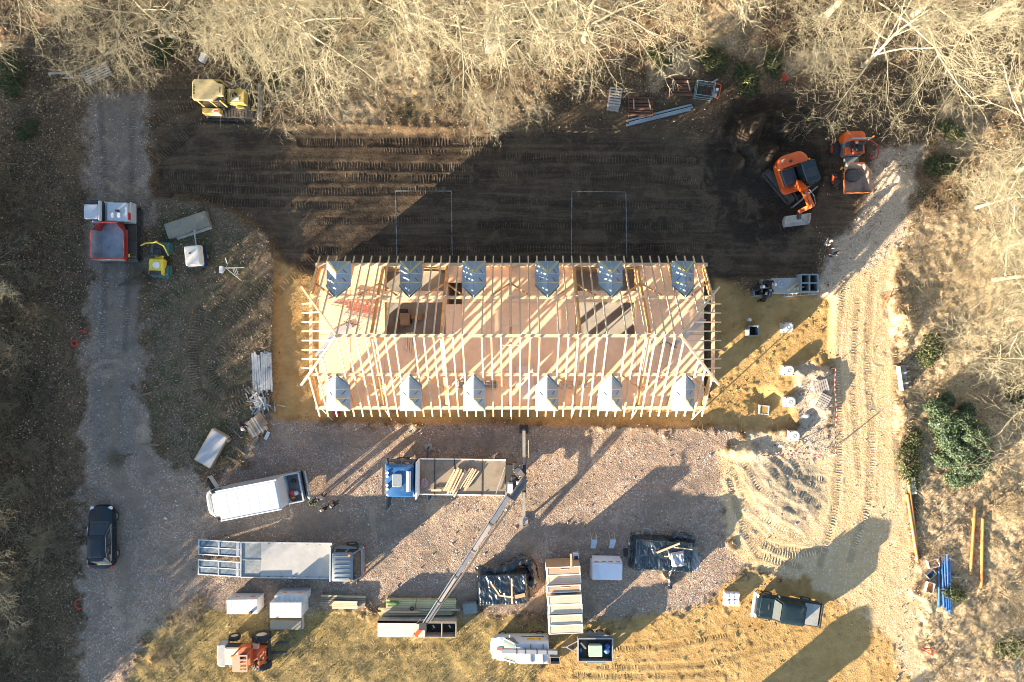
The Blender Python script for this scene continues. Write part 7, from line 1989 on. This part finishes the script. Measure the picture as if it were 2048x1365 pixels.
# --- toothed bucket, long pipes
tb_ = thing('toothed_bucket', 'pale toothed digging bucket lying at the edge of the haul road', 'bucket', at(1808, 756, .4), RAD(8))
BK = M('bucket_steel', (.46, .43, .38), .5, .3, .15, dirt=.25)
prof = [(-.30, .72), (-.38, .30), (-.25, .05), (.1, .0), (.36, .12)]
for a, b in zip(prof[:-1], prof[1:]): MB().slab([(a[0], -.85, a[1]), (a[0], .85, a[1]), (b[0], .85, b[1]), (b[0], -.85, b[1])], .04).build('plate', BK, tb_)
for s in (-1, 1): MB().slab([(x, s * .85, z) for x, z in prof], .04).build('side_plate', BK, tb_)
for k in range(5): MB().box((.48, -.74 + k * .37, .15), (.32, .15, .10), taper=(.5, .7)).build('tooth', BK, tb_); MB().box((-.12, -.74 + k * .37, .42), (.5, .12, .5)).build('rib', BK, tb_) if k % 2 else None
ORPIPE = M('orange_drain_pipe', (.55, .25, .085), .4, 0, .06, dirt=.06); BLPIPE = M('blue_water_pipe', (.03, .12, .36), .35, 0, .15)
def long_pipe(label, x0, y0, x1, y1, r, mat, group, z=.12):
    a, b = at(x0, y0), at(x1, y1); a.z += z; b.z += z; d = b - a
    m = MB(); m.tube([(0, 0, 0), d], r, 12); m.tube([d * .965, d * .97, d * .999, d * 1.0], [r, r * 1.18, r * 1.18, r * 1.1], 12)
    m.build('drain_pipe', mat, None, a, label=label, cat='pipe', group=group)
long_pipe('long orange pipe on the stony margin, the one starting higher', 1814, 956, 1830, 1088, .11, ORPIPE, 'orange drain pipes'); long_pipe('long orange pipe on the stony margin, the one ending lower', 1812, 988, 1832, 1122, .11, ORPIPE, 'orange drain pipes', .16)
long_pipe('orange pipe in the leaf litter nearer the haul road', 1948, 1012, 1938, 1148, .105, ORPIPE, 'orange drain pipes'); long_pipe('orange pipe in the leaf litter farther from the haul road', 1962, 1036, 1959, 1174, .105, ORPIPE, 'orange drain pipes')
for k, (x0, y0, x1, y1, lab) in enumerate(((1874, 1104, 1874, 1212, 'slim blue pipe on the outside nearest the small boxes'), (1880, 1112, 1882, 1212, 'blue pipe second from the small boxes'), (1885, 1110, 1887, 1218, 'blue pipe in the middle of the bundle'), (1890, 1106, 1891, 1216, 'blue pipe beyond the middle of the bundle'), (1895, 1108, 1894, 1224, 'blue pipe on the wood side of the bundle'))): long_pipe(lab, x0, y0, x1, y1, .075, BLPIPE, 'blue water pipes', .1)
MB().slab([(-.12, -.6, .1), (.28, -.55, .1), (.1, .65, .16), (-.18, .6, .16)], .03).build('white_board', MATS['white_board'], None, at(1824, 972), label='white board leaning beside the head of the orange pipes', cat='board')
def open_box(label, px, py, rz, col, inner=None, sz=(.75, .55, .3), group='small open crates by the blue pipes'):
    t = thing('open_crate', label, 'crate', at(px, py), RAD(rz), group)
    for s in (-1, 1): MB().box((0, s * sz[1] / 2, sz[2] / 2), (sz[0], .03, sz[2])).build('side_panel', col, t); MB().box((s * sz[0] / 2, 0, sz[2] / 2), (.03, sz[1] - .03, sz[2])).build('end_panel', col, t)
    MB().box((0, 0, .03), (sz[0] - .03, sz[1] - .03, .03)).build('bottom', inner or col, t)
    return t
PINKB = M('pale_pink_board', (.62, .50, .44), .7)
open_box('pale open crate beside the top of the blue pipes', 1862, 1125, 15, PINKB, BROWNB); open_box('pale crate with an orange lining below the others', 1854, 1172, 75, PINKB, MATS['orange_fabric'], (.7, .5, .3))
open_box('blue grey crate between the two pale crates', 1857, 1146, 40, MATS['trailer_grey'], BLUE, (.62, .4, .3))
REDH = M('red_barrier_plastic', (.58, .045, .03), .45, 0, .08)
rb = thing('red_barrier_frame', 'bent red barrier frame at the wood edge below the blue pipes', 'barrier', at(1853, 1300), RAD(-8), 'red barrier pieces')
for a, b in (((-.4, .12, .05), (.42, .22, .3)), ((.42, .22, .3), (.38, -.28, .1)), ((.38, -.28, .1), (-.35, .02, .2)), ((-.4, .12, .05), (.0, .05, .35))): MB().cyl(a, b, .035, 8).build('tube', REDH, rb)
def hoop(label, px, py, R, arc=(0, 360), tilt=(0, 0, 1), group='red barrier pieces', name='red_hoop'):
    a0, a1 = arc; pts = [(R * math.cos(RAD(a0 + (a1 - a0) * k / 20)), R * math.sin(RAD(a0 + (a1 - a0) * k / 20)), .06 + .1 * tilt[0] * math.sin(RAD(a0 + (a1 - a0) * k / 20))) for k in range(21)]
    MB().tube(pts, .045, 8, caps=True).build(name, REDH, None, at(px, py), label=label, cat='hoop', group=group)
hoop('red ring lying on the verge opposite the green verge', 153, 687, .20); hoop('thin red arc lying above the red ring', 168, 677, .55, (50, 115)); hoop('open red hoop on the track edge below the black car', 160, 1208, .34, (70, 300)); hoop('short red arc on the grass corner below the track', 305, 1317, .2, (190, 290))
rc = thing('red_cable_coil', 'red cable reel dumped at the wood edge above the excavator', 'coil', at(1564, 160), .4, 'red barrier pieces')
for k in range(4): MB().ring((.05 * k, 0, .2 + .03 * k), (1, .3, .3 * k), .22, .03, 18, 6).build('coil', REDH, rc)
rp = thing('orange_marker_frame', 'bent orange marker frame beside the haul road', 'marker', at(1765, 602), RAD(80), 'red barrier pieces')
for a, b in (((-.55, 0, .1), (.3, .05, .25)), ((.3, .05, .25), (.25, -.3, .5)), ((-.2, 0, .15), (.1, -.28, .4))): MB().cyl(a, b, .035, 8).build('tube', MATS['red_orange_paint'], rp)
MB().tube([(-.2, 0, 0), (0, .1, .25), (.25, 0, 0)], .06, 6).build('red_crate', MATS['red_plastic'], None, at(674, 826), label='red tub just outside the sunlit wall of the house', cat='tub') if False else lump('red tub on the ground under the first sunlit eaves', 'red_tub', 'tub', at(672, 828), (.55, .45, .4), MATS['red_plastic'], 51)
# --- block pallets along the south edge
def block_stack(label, px, py, rz, nx, L, Wd, h, rows, group='stacks of pale blocks', double=False, hp=None):
    t = thing('block_stack', label, 'block stack', at(px, py, hp or h), RAD(rz), group); bw_ = L / nx
    for j in range(rows):
        for i in range(nx):
            MB().box(((i + .5 - nx / 2) * bw_, 0, .15 + (j + .5) * (h - .15) / rows), (bw_ * .975, Wd, (h - .15) / rows * .975)).build('block', CONCB, t)
    for y in (-Wd * .4, 0, Wd * .4): MB().box((0, y, .06), (L, .1, .12)).build('bearer', GRAYP, t)
    for k in (.25, .75): MB().box(((k - .5) * L, -Wd / 2 - .006, h * .55), (.16, .012, .12)).build('label', MATS['red_print'], t) if False else MB().box(((k - .5) * L, Wd / 2 + .006, h * .6), (.3, .012, .10)).build('label', MATS['red_print'], t)
    return t
block_stack('stack of pale blocks standing alone nearest the transporter ramps', 484, 1214, 1, 6, 2.15, 1.0, 1.5, 3)
block_stack('taller stack of pale blocks above a low concrete trough', 571, 1221, 0, 6, 2.2, 1.05, 1.9, 4); block_stack('rear stack of pale blocks behind the taller one', 579, 1199, 0, 6, 2.1, .5, 1.7, 3)
tg = thing('concrete_trough', 'low stained concrete slab in front of the taller block stack', 'slab', at(571, 1251, .5), 0); MB().rbox((0, 0, .25), (2.2, .62, .5), .03, .02).build('slab', MATS['mossy_concrete'], tg); MB().box((1.15, .1, .15), (.1, .9, .3)).build('end_block', CONC, tg)
MB().box((0, 0, 0), (.18, .16, .22)).build('small_can', PLAST, None, W(501, 1226, 1.6), .4, label='small dark can on top of the lone block stack', cat='can')
plank_pile('plank_stack', 'neat stack of brownish planks on the gravel', 'planks', at(686, 1203, .3), RAD(-2), 5, 3.2, .15, .06, [BROWNB, FME], 4, .01, 'stacked planks along the grass', seed=12); plank_pile('plank_stack', 'bright planks on top of the brownish stack', 'planks', at(690, 1206, .3) + Vector((0, -.12, .27)), RAD(-1), 4, 1.8, .13, .06, PINE, 2, .02, 'stacked planks along the grass', seed=13)
plank_pile('plank_stack', 'stack of green tinged planks in front of the crane tip', 'planks', at(842, 1210, .4), RAD(-.5), 5, 5.0, .14, .07, GREENISH, 6, .006, 'stacked planks along the grass', seed=14)
plank_pile('plank_stack', 'lower stack of green tinged planks with uneven ends', 'planks', at(832, 1224, .3), RAD(.5), 4, 5.2, .13, .07, GREENISH, 4, .03, 'stacked planks along the grass', seed=15)
plank('long grey plank lying over both green stacks', 845, 1214, 5.4, -.3, .12, .05, GRAYP, .55, group='planks lying on the green stacks'); plank('orange brown board on the green stacks', 812, 1217, 2.2, 0, .14, .05, M('orange_board', (.48, .30, .17), .6), .62, group='planks lying on the green stacks'); plank('dark grey board at the near end of the green stacks', 786, 1218, .95, 0, .17, .05, GRAYP, .48, group='planks lying on the green stacks')
lump('green plastic mesh bundle on the green planks', 'green_netting', 'netting', W(786, 1206, .5), (.95, .32, .12), M('green_netting', (.07, .14, .05), .8, 0, .3, 9), 61)
MB().tube([(0, .45, .1), (.05, .2, .12), (-.03, -.2, .12), (0, -.45, .1)], .02, 6).build('dark_strap', PLAST, None, W(832, 1205, .48), label='dark strap hanging over the green planks', cat='strap'); MB().ring((0, 0, .06), (0, 0, 1), .11, .05, 14).build('strap_coil', PLAST, None, W(824, 1217, .6), label='small black coil on the orange brown board', cat='coil')
cx = thing('long_wooden_box', 'long timber box covered with a grey sheet and open at one end', 'box', at(834, 1258, .9), RAD(-.5)); h_ = .95
for s in (-1, 1): MB().box((0, s * .56, h_ / 2), (5.5, .05, h_)).build('side_panel', GRAYP, cx)
for x in (-2.75, .58, 1.75, 2.75): MB().box((x, 0, h_ / 2), (.06, 1.07, h_ - .02)).build('partition', FME, cx)
MB().box((-1.1, 0, h_ + .015), (3.34, 1.14, .03)).build('lid', M('pale_sheet_board', (.52, .50, .44), .6, 0, .1, 1.5), cx); MB().box((0, .50, h_ + .01), (5.55, .16, .04)).build('top_rail', BROWNB, cx); MB().box((0, 0, .08), (5.4, 1.05, .05)).build('floor', DARKIN, cx)
for k, x in enumerate((1.05, 2.2)): MB().cyl((x, .1, .1), (x + .12, -.05, .2), .05, 8).build('bottle', MATS['white_plastic'], None, cx.location + Vector((x, -.1, .15)) - Vector((x, 0, 0)), label='white bottle lying in the ' + ('nearer' if k else 'middle') + ' open bay of the long timber box', cat='bottle', group='bottles in the long box')
MB().rbox((0, 0, .2), (1.0, .72, .4), .03, .02).build('grey_crate', M('grey_green_cover', (.17, .21, .21), .6, 0, .15), None, at(940, 1217, .4), RAD(8), label='flat grey covered crate between the green planks and the black tarpaulin', cat='crate')
# tarpaulins
def tarp_sheet(name, mat, L, Wd, h, seed, nx=84, ny=54, skirt=.5, amp=.10):
    rng = np.random.default_rng(seed); V = []; F = []
    for j in range(ny + 1):
        for i in range(nx + 1):
            u, v_ = i / nx * 2 - 1, j / ny * 2 - 1; x, y = u * (L / 2 + skirt), v_ * (Wd / 2 + skirt)
            ox, oy = max(0, abs(x) - L / 2), max(0, abs(y) - Wd / 2); o = math.hypot(ox, oy)
            z = h - sstep(np.array(o / skirt * 1.1)) * h
            flare = 1 + .9 * (mnoise.noise(Vector((x * 1.1, y * 1.1, seed))) + .35)
            V.append((x - math.copysign(ox * (1 - .45 * flare), x), y - math.copysign(oy * (1 - .45 * flare), y), float(z)))
    V = np.array(V); w1 = fbm(V[:, 0] * 1.0 + V[:, 1] * .7 + seed, V[:, 1] * .45 - V[:, 0] * .2, 2.6, 4, seed); w2 = np.abs(fbm(V[:, 0] * 2.2, V[:, 1] * .5 + V[:, 0], 2.0, 3, seed + 5) - .5) * 2
    V[:, 2] += (w1 - .5) * amp * 2.2 - (1 - w2) ** 3 * amp * .8 + amp; V[:, 0] += (w2 - .5) * amp * .6; V[:, 1] += (w1 - .5) * amp * .8
    V[:, 2] = np.maximum(V[:, 2], .02)
    idx = np.arange(nx)[None, :] + (nx + 1) * np.arange(ny)[:, None]
    q = np.stack([idx, idx + 1, idx + nx + 2, idx + nx + 1], -1).reshape(-1, 4)
    return np_mesh(name, V, q, mat, smooth=True)
TARP = M('black_tarpaulin', (.022, .034, .042), .2, 0, .3, 1.5, spec=1.0, bump=.9, bscale=2.6, stretch=(1.8, .9, 1), bdist=.085)
t = thing('tarpaulin_stack', 'stack under a shiny black tarpaulin weighed down with battens', 'covered stack', at(1006, 1179, .9), RAD(2)); hh = 1.0
MB().box((0, 0, hh / 2), (3.2, 1.95, hh - .06)).build('covered_goods', CARD, t); put('tarpaulin', tarp_sheet('tarpaulin', TARP, 3.25, 2.0, hh, 3), t)
FOLD = M('black_tarpaulin_fold', (.018, .020, .023), .26, 0, .3, 2, spec=.9, bump=.8, bscale=4, bdist=.12)
def folds(parent, pts, r, seed, name='tarpaulin_fold', n=12):
    rg = random.Random(seed); m = MB(); P = []
    for a, b in zip(pts[:-1], pts[1:]):
        for k in range(4): P.append(Vector(a).lerp(Vector(b), k / 4))
    P.append(Vector(pts[-1])); ref = []
    for i, p in enumerate(P):
        d = (P[min(i + 1, len(P) - 1)] - P[max(i - 1, 0)]).normalized(); s = d.cross(Vector((0, 0, 1))).normalized()
        ref.append([p + s * (math.cos(6.283 * k / n) * r * rg.uniform(.55, 1.25)) + Vector((0, 0, max(.01, .5 * r + math.sin(6.283 * k / n) * r * rg.uniform(.3, .8)))) for k in range(n)])
    m.loft(ref, 0, True); return m.build(name, FOLD, parent)
folds(t, [(-1.55, 1.15, .5), (-1.0, 1.35, .3), (-.3, 1.2, .4), (.3, 1.25, .35), (.9, 1.65, .3), (1.4, 1.9, .25), (1.9, 1.7, .2)], .38, 1); folds(t, [(1.9, 1.7, .15), (2.2, 1.1, .1), (2.25, .5, .1), (2.0, -.1, .05)], .34, 2)
def on(parent, x, y, z): return parent.location + Vector((x, y, z))
def batten(label, parent, x, y, z, L, rz, w=.10, t_=.07, mat=None): return MB().box((0, 0, 0), (L, w, t_)).build('batten', mat or PINE, None, on(parent, x, y, z), RAD(rz), label=label, cat='batten', group='battens holding down the tarpaulins')
batten('straight batten across the shiny tarpaulin', t, .62, -.05, 1.16, 1.8, 91); batten('batten lying level at the foot of the straight one', t, .22, -.42, 1.15, 1.05, -8); batten('slanting batten on the shiny tarpaulin', t, -.55, .10, 1.16, .95, -54); batten('short wide board at the corner of the shiny tarpaulin', t, 1.2, -.38, 1.16, .72, 13, .26, .06, MATS['orange_board'])
t2 = thing('tarpaulin_stack', 'larger untidy stack under a crumpled black tarpaulin with bricks along one edge', 'covered stack', at(1328, 1112, .8), RAD(-4)); hh = .85
MB().box((0, 0, hh / 2), (4.0, 1.95, hh - .08)).build('covered_goods', CARD, t2); put('tarpaulin', tarp_sheet('tarpaulin', TARP, 4.0, 2.0, hh, 9, amp=.15), t2)
folds(t2, [(.3, 1.2, .2), (.9, 1.35, .2), (1.6, 1.3, .15), (2.2, 1.0, .1)], .3, 4); folds(t2, [(.72, -1.0, .2), (.8, -1.5, .15), (.7, -2.0, .1), (.62, -2.5, .05)], .26, 5); folds(t2, [(-2.1, -.8, .3), (-2.15, 0, .3), (-2.1, .7, .3)], .14, 6)
batten('thick batten lying aslant on the crumpled tarpaulin', t2, .25, .62, 1.06, 1.75, 22, .13, .1); batten('thin batten at the top edge of the crumpled tarpaulin', t2, 1.3, .58, 1.06, 1.3, -7, .07, .06); batten('short batten in the middle of the crumpled tarpaulin', t2, .35, .02, 1.06, .75, -1, .08, .06)
cr_ = put('plastic_wrap', tarp_sheet('plastic_wrap', M('clear_wrap', (.42, .42, .46), .18, 0, .5, 6, spec=.9), .75, .85, .24, 33, 26, 26, .18, .13), None, on(t2, .95, -.2, .88), RAD(8), label='clear crumpled plastic wrap on the crumpled tarpaulin', cat='plastic')
WCON = MATS['white_board']
for k, (x, lab) in enumerate(((-.45, 'pale block on the tarpaulin edge farthest from the grate'), (1.62, 'pale block on the tarpaulin edge beside the grate'))): MB().box((0, 0, 0), (.52, .16, .2)).build('edge_block', WCON, None, on(t2, x, -1.05, .45), RAD(-2), label=lab, cat='block', group='blocks on the tarpaulin edge')
hb_ = thing('hollow_block', 'hollow concrete block with three holes on the tarpaulin edge', 'block', on(t2, .42, -1.02, .45), RAD(-2), 'blocks on the tarpaulin edge'); MB().box((0, .085, 0), (.52, .04, .2)).build('shell', WCON, hb_); MB().box((0, -.085, 0), (.52, .04, .2)).build('shell', WCON, hb_)
for x in (-.25, -.085, .085, .25): MB().box((x, 0, 0), (.04, .13, .2)).build('web', WCON, hb_)
gr_ = thing('steel_grate', 'corrugated grey grate propped at the tarpaulin corner', 'grate', on(t2, 2.2, -.65, .55), RAD(-8)); 
for k in range(9): MB().box((-.36 + .09 * k, 0, .02 * (k % 2)), (.05, 1.15, .04)).build('bar', GALV, gr_)
for y in (-.52, .52): MB().box((0, y, -.035), (.8, .05, .03)).build('cross_bar', GALV, gr_)
MB().box((0, 0, 0), (.55, .65, .12)).build('green_board', M('grey_green_board', (.24, .25, .20), .7), None, on(t2, 2.15, .25, .55), RAD(-5), label='grey green board beside the steel grate', cat='board')
MB().rbox((0, 0, .05), (.30, .62, .1), .04, .02).build('black_mat', PLAST, None, at(1251, 1105), RAD(4), label='small black box on the gravel beside the crumpled tarpaulin', cat='box')
for k, (px, py, s, lab) in enumerate(((1277, 1070, .55, 'grey blue crumpled sheet above the crumpled tarpaulin'), (1262, 1087, .45, 'pale crumpled paper at the tarpaulin corner'), (1283, 1078, .6, 'dark plastic scrap above the tarpaulin'), (1272, 1093, .4, 'pale scrap tucked under the tarpaulin corner'))): lump(lab, 'plastic_scrap', 'scrap', at(px, py), (s, s * .7, .15), [MATS['trailer_grey'], MATS['white_cloth'], PLAST, MATS['white_cloth']][k], 80 + k, 'scraps round the crumpled tarpaulin')
MB().box((0, 0, .1), (.62, .24, .2)).build('grey_block', CONCB, None, at(1305, 1078), RAD(-2), label='grey block above the crumpled tarpaulin', cat='block', group='blocks on the tarpaulin edge'); plank('short board on the gravel below the crumpled tarpaulin', 1326, 1153, .55, -55, .2, .05, PINE)
wp = thing('wire_tangle', 'tangle of grey wire and roots on the gravel above the tarpaulin', 'wire'); wr_ = random.Random(2); c0 = at(1284, 1045)
wp.location = c0
for k in range(9):
    p = Vector((wr_.uniform(-.3, .3), wr_.uniform(-.5, .6), .05)); q = [p.copy()]; a = wr_.uniform(1.0, 2.2)
    for j in range(5): a += wr_.gauss(0, .35); p = p + Vector((math.cos(a), math.sin(a), wr_.gauss(0, .15))) * .2; p.z = max(.03, p.z); q.append(p.copy())
    MB().tube(q, .018, 5).build('strand', MATS['weathered_wood'], wp)
for k in range(6): MB().ring((.35 + wr_.uniform(-.1, .1), -.75 + wr_.uniform(-.1, .1), .08 + .02 * k), (wr_.gauss(0, .3), wr_.gauss(0, .3), 1), .22 + .03 * k, .012, 20, 5).build('loop', GALV, wp)
# wrapped panels
ps = thing('panel_stack', 'stair like row of long film wrapped timber panels', 'panel stack', at(1129, 1189, 2.0), RAD(2.5)); ps.scale = (1.06, .84, 1); CREAMW = M('film_wrapped_panel', (.58, .46, .33), .25, 0, .08, 2, spec=.7, bump=.25, bscale=5); CARDP = M('cardboard_edge', (.42, .29, .18), .7, 0, .1)
FILM = M('film_edge', (.72, .70, .66), .25, 0, .05)
ys = [1.95, 1.15, .45, -.42, -1.2, -2.0, -2.78]; hs_ = [2.0, 1.75, 1.95, 2.05, 2.0, 2.1, 2.15]; ds = [.72, .78, .62, .80, .76, .80, .78]
for k, (y, h_, d_) in enumerate(zip(ys, hs_, ds)):
    wdt = 2.25
    b = MB().rbox((0, 0, h_ / 2 + .08), (wdt, d_ * .94, h_), .04, .03).build('panel', CARDP if k in (0, 2) else CREAMW, ps, (.03 * math.sin(k * 2), y, 0))
    for s in (-1, 1): MB().box((0, s * d_ * .44, h_ + .085), (wdt * .985, .06, .02)).build('film_fold', FILM, b)
    for s in (-1, 1): MB().box((s * wdt * .47, 0, h_ + .086), (.07, d_ * .8, .02)).build('film_fold', FILM, b)
    if k in (0, 1, 2): MB().box((.05, d_ * .2, h_ + .095), (.55, .05, .012)).build('print', MATS['pale_grey_paint'], b)
for y in (-2.7, 0, 1.9): MB().box((0, y, .04), (2.2, .12, .08)).build('bearer', GRAYP, ps)
batten('upright looking batten at the top end of the wrapped panels', ps, .45, 2.35, 2.14, 1.0, 91, .14, .05, FME)
gn = thing('small_generator', 'small grey generator at the top end of the wrapped panels', 'generator', at(1152, 1113, .5), .1); MB().rbox((0, 0, .3), (.42, .42, .45), .05, .04).build('body', MATS['pale_grey_paint'], gn); MB().rbox((0, -.08, .56), (.28, .22, .1), .04, .02).build('motor', PLAST, gn)
for s in (-1, 1): MB().box((s * .15, 0, .04), (.08, .4, .08)).build('foot', PLAST, gn)
wk = thing('white_wrapped_pack', 'white film wrapped block pack with a rumpled top edge', 'pack', at(1214, 1143, .9), RAD(-1)); wv = []
pk = tarp_sheet('wrap', M('white_wrap', (.62, .65, .72), .4, 0, .05, 2, bump=.25, bscale=6), 2.15, 1.2, 1.05, 21, 30, 20, .10, .03); put('wrap', pk, wk); MB().box((0, 0, .5), (2.1, 1.16, .9)).build('blocks', CONCB, wk)
MB().slab([(-1.05, .62, .95), (1.05, .62, 1.0), (1.0, .88, .2), (-1.0, .88, .2)], .03).build('film_flap', MATS['white_wrap'], wk)
for k in range(4): MB().box((-.75 + .5 * k, .70, .93), (.3, .05, .012), mat=Matrix.Rotation(-.9, 3, 'X')).build('green_print', M('green_print', (.10, .22, .18), .5), wk)
def steps(label, px, py):
    t = thing('step_ladder', label, 'step ladder', at(px, py, .5), RAD(0), 'aluminium step ladders')
    for s in (-1, 1): MB().bar((s * .20, -.55, 0), (s * .17, .25, .95), .03, .06).build('rail', ALU, t); MB().bar((s * .20, .65, 0), (s * .17, .28, .95), .03, .04).build('support', ALU, t)
    for k in range(4): MB().box((0, -.42 + .16 * k, .18 + .19 * k), (.36, .12, .03)).build('tread', ALU, t)
    MB().box((0, .25, .97), (.4, .22, .04)).build('platform', M('blue_grey_tread', (.34, .42, .50), .5), t)
    return t
steps('aluminium step ladder nearer the wrapped panels', 1187, 1086); steps('aluminium step ladder farther from the wrapped panels', 1224, 1086)
wbp = thing('white_bag_pallet', 'small pallet of white paper sacks on the ochre sand', 'pallet', at(1465, 1200, .5), RAD(-4)); 
for k in range(5): MB().box((-.5 + .25 * k, 0, .12), (.12, 1.0, .03)).build('slat', PINKB, wbp)
for y in (-.4, 0, .4): MB().box((0, y, .06), (1.15, .1, .09)).build('runner', PINKB, wbp)
SACK = M('paper_sack', (.68, .68, .72), .6, 0, .06, rnd=.08)
for j in range(2):
    for i in range(3):
        for q in range(2): MB().rbox((0, 0, 0), (.36, .46, .16), .06, .05).build('paper_sack', SACK, None, wbp.location + Vector((-.38 + .37 * i, -.24 + .48 * q, .23 + .165 * j)), RAD(-4 + random.uniform(-8, 8)), label='white paper sack on the small pallet, ' + ('top' if j else 'bottom') + ' layer, ' + ('tarpaulin side', 'middle', 'pickup side')[i] + ', ' + ('grass end' if q == 0 else 'house end'), cat='sack', group='paper sacks on the small pallet')
# --- chalk rectangles on the dug soil
CHALK = M('chalk_line', (.26, .30, .33), .9, 0, .5, 9)
def chalk(quad, name):
    """Sprayed line on the soil, following its surface."""
    for (x0, y0), (x1, y1) in zip(quad[:-1], quad[1:]):
        a, b = W(x0, y0, -.42), W(x1, y1, -.42); d = (b - a); L = d.length; d.normalize(); s = Vector((-d.y, d.x, 0)) * .026; n = int(L / .25); V = []
        m = MB(); rows = []
        for k in range(n + 1):
            p = a + d * (L * k / n); w_ = random.uniform(.35, 1.2)
            rows.append([(q.x, q.y, gz(q.x, q.y) + .022) for q in (p - s * w_, p + s * w_)])
        for r0, r1 in zip(rows[:-1], rows[1:]): m.quad(r0[0], r0[1], r1[1], r1[0]) if r0[0][0] * r1[1][1] - 0 or True else None
        m.build(name, CHALK, None, kind='structure')
chalk([(793, 512), (791, 382), (903, 382), (904, 512)], 'ground_line'); chalk([(1143, 512), (1144, 383), (1252, 384), (1254, 514)], 'ground_line')
# --- fallen branches
for px, py, rz, L, lab in ((300, 890, 0, 1.4, 'mossy log end lying on the track verge'), (290, 790, 20, 1.2, 'thin mossy branch lying across the track verge')):
    MB().tube([(-L / 2, 0, .1), (0, .03, .14), (L / 2, -.02, .1)], [.05, .06, .06], 7).build('fallen_branch', MATS['thicket_bark'], None, at(px, py), RAD(rz), label=lab, cat='branch', group='fallen branches on the verge')
def brush(label, px, py, rz, sc):
    t = thing('fallen_brush', label, 'branch', at(px, py) + Vector((0, 0, .1)), RAD(rz), 'fallen branches on the verge'); t.scale = (sc, sc, sc * .35)
    put('stem', SAPLINGS[1][0], t).rotation_euler = (0, RAD(68), 0); put('twig', SAPLINGS[1][1], t).rotation_euler = (0, RAD(68), 0)
brush('dry fallen brush behind the yellow roller', 240, 575, 10, .9); brush('dry brush lying on the track near the mossy log', 265, 905, 190, .7); brush('dark dry scrub at the grass corner beside the track', 335, 1290, 40, 1.2); brush('second clump of dry scrub nearer the lower picture edge', 365, 1345, 120, 1.0); brush('dry scrub where the grass meets the gravel near the forklift', 400, 1245, 75, .8); brush('lit dry brush in the thicket beside the black car', 60, 1130, 30, 1.3)
# --- hut added out of view below the sand, shaped for its long shadow
hut = thing('shadow_hut', 'unseen hut added to cast a shadow on the ochre sand', 'hut', (13.4, -30.2, 0), RAD(0)); hut.scale = (.8, .9, 1.0); MB().box((0, 0, 1.35), (2.6, 2.4, 2.5)).build('wall', MATS['pale_grey_paint'], hut); MB().loft([[(1.4 * math.cos(RAD(a)), y, 2.6 + .55 * math.sin(RAD(a))) for a in range(0, 181, 20)] for y in (-1.3, 1.3)], 0).build('roof', GALV, hut); MB().box((-.4, 1.21, 1.1), (.9, .04, 2.0)).build('door', BLUED, hut); MB().box((.7, 1.21, 1.6), (.7, .04, .6)).build('window', GLASS, hut)
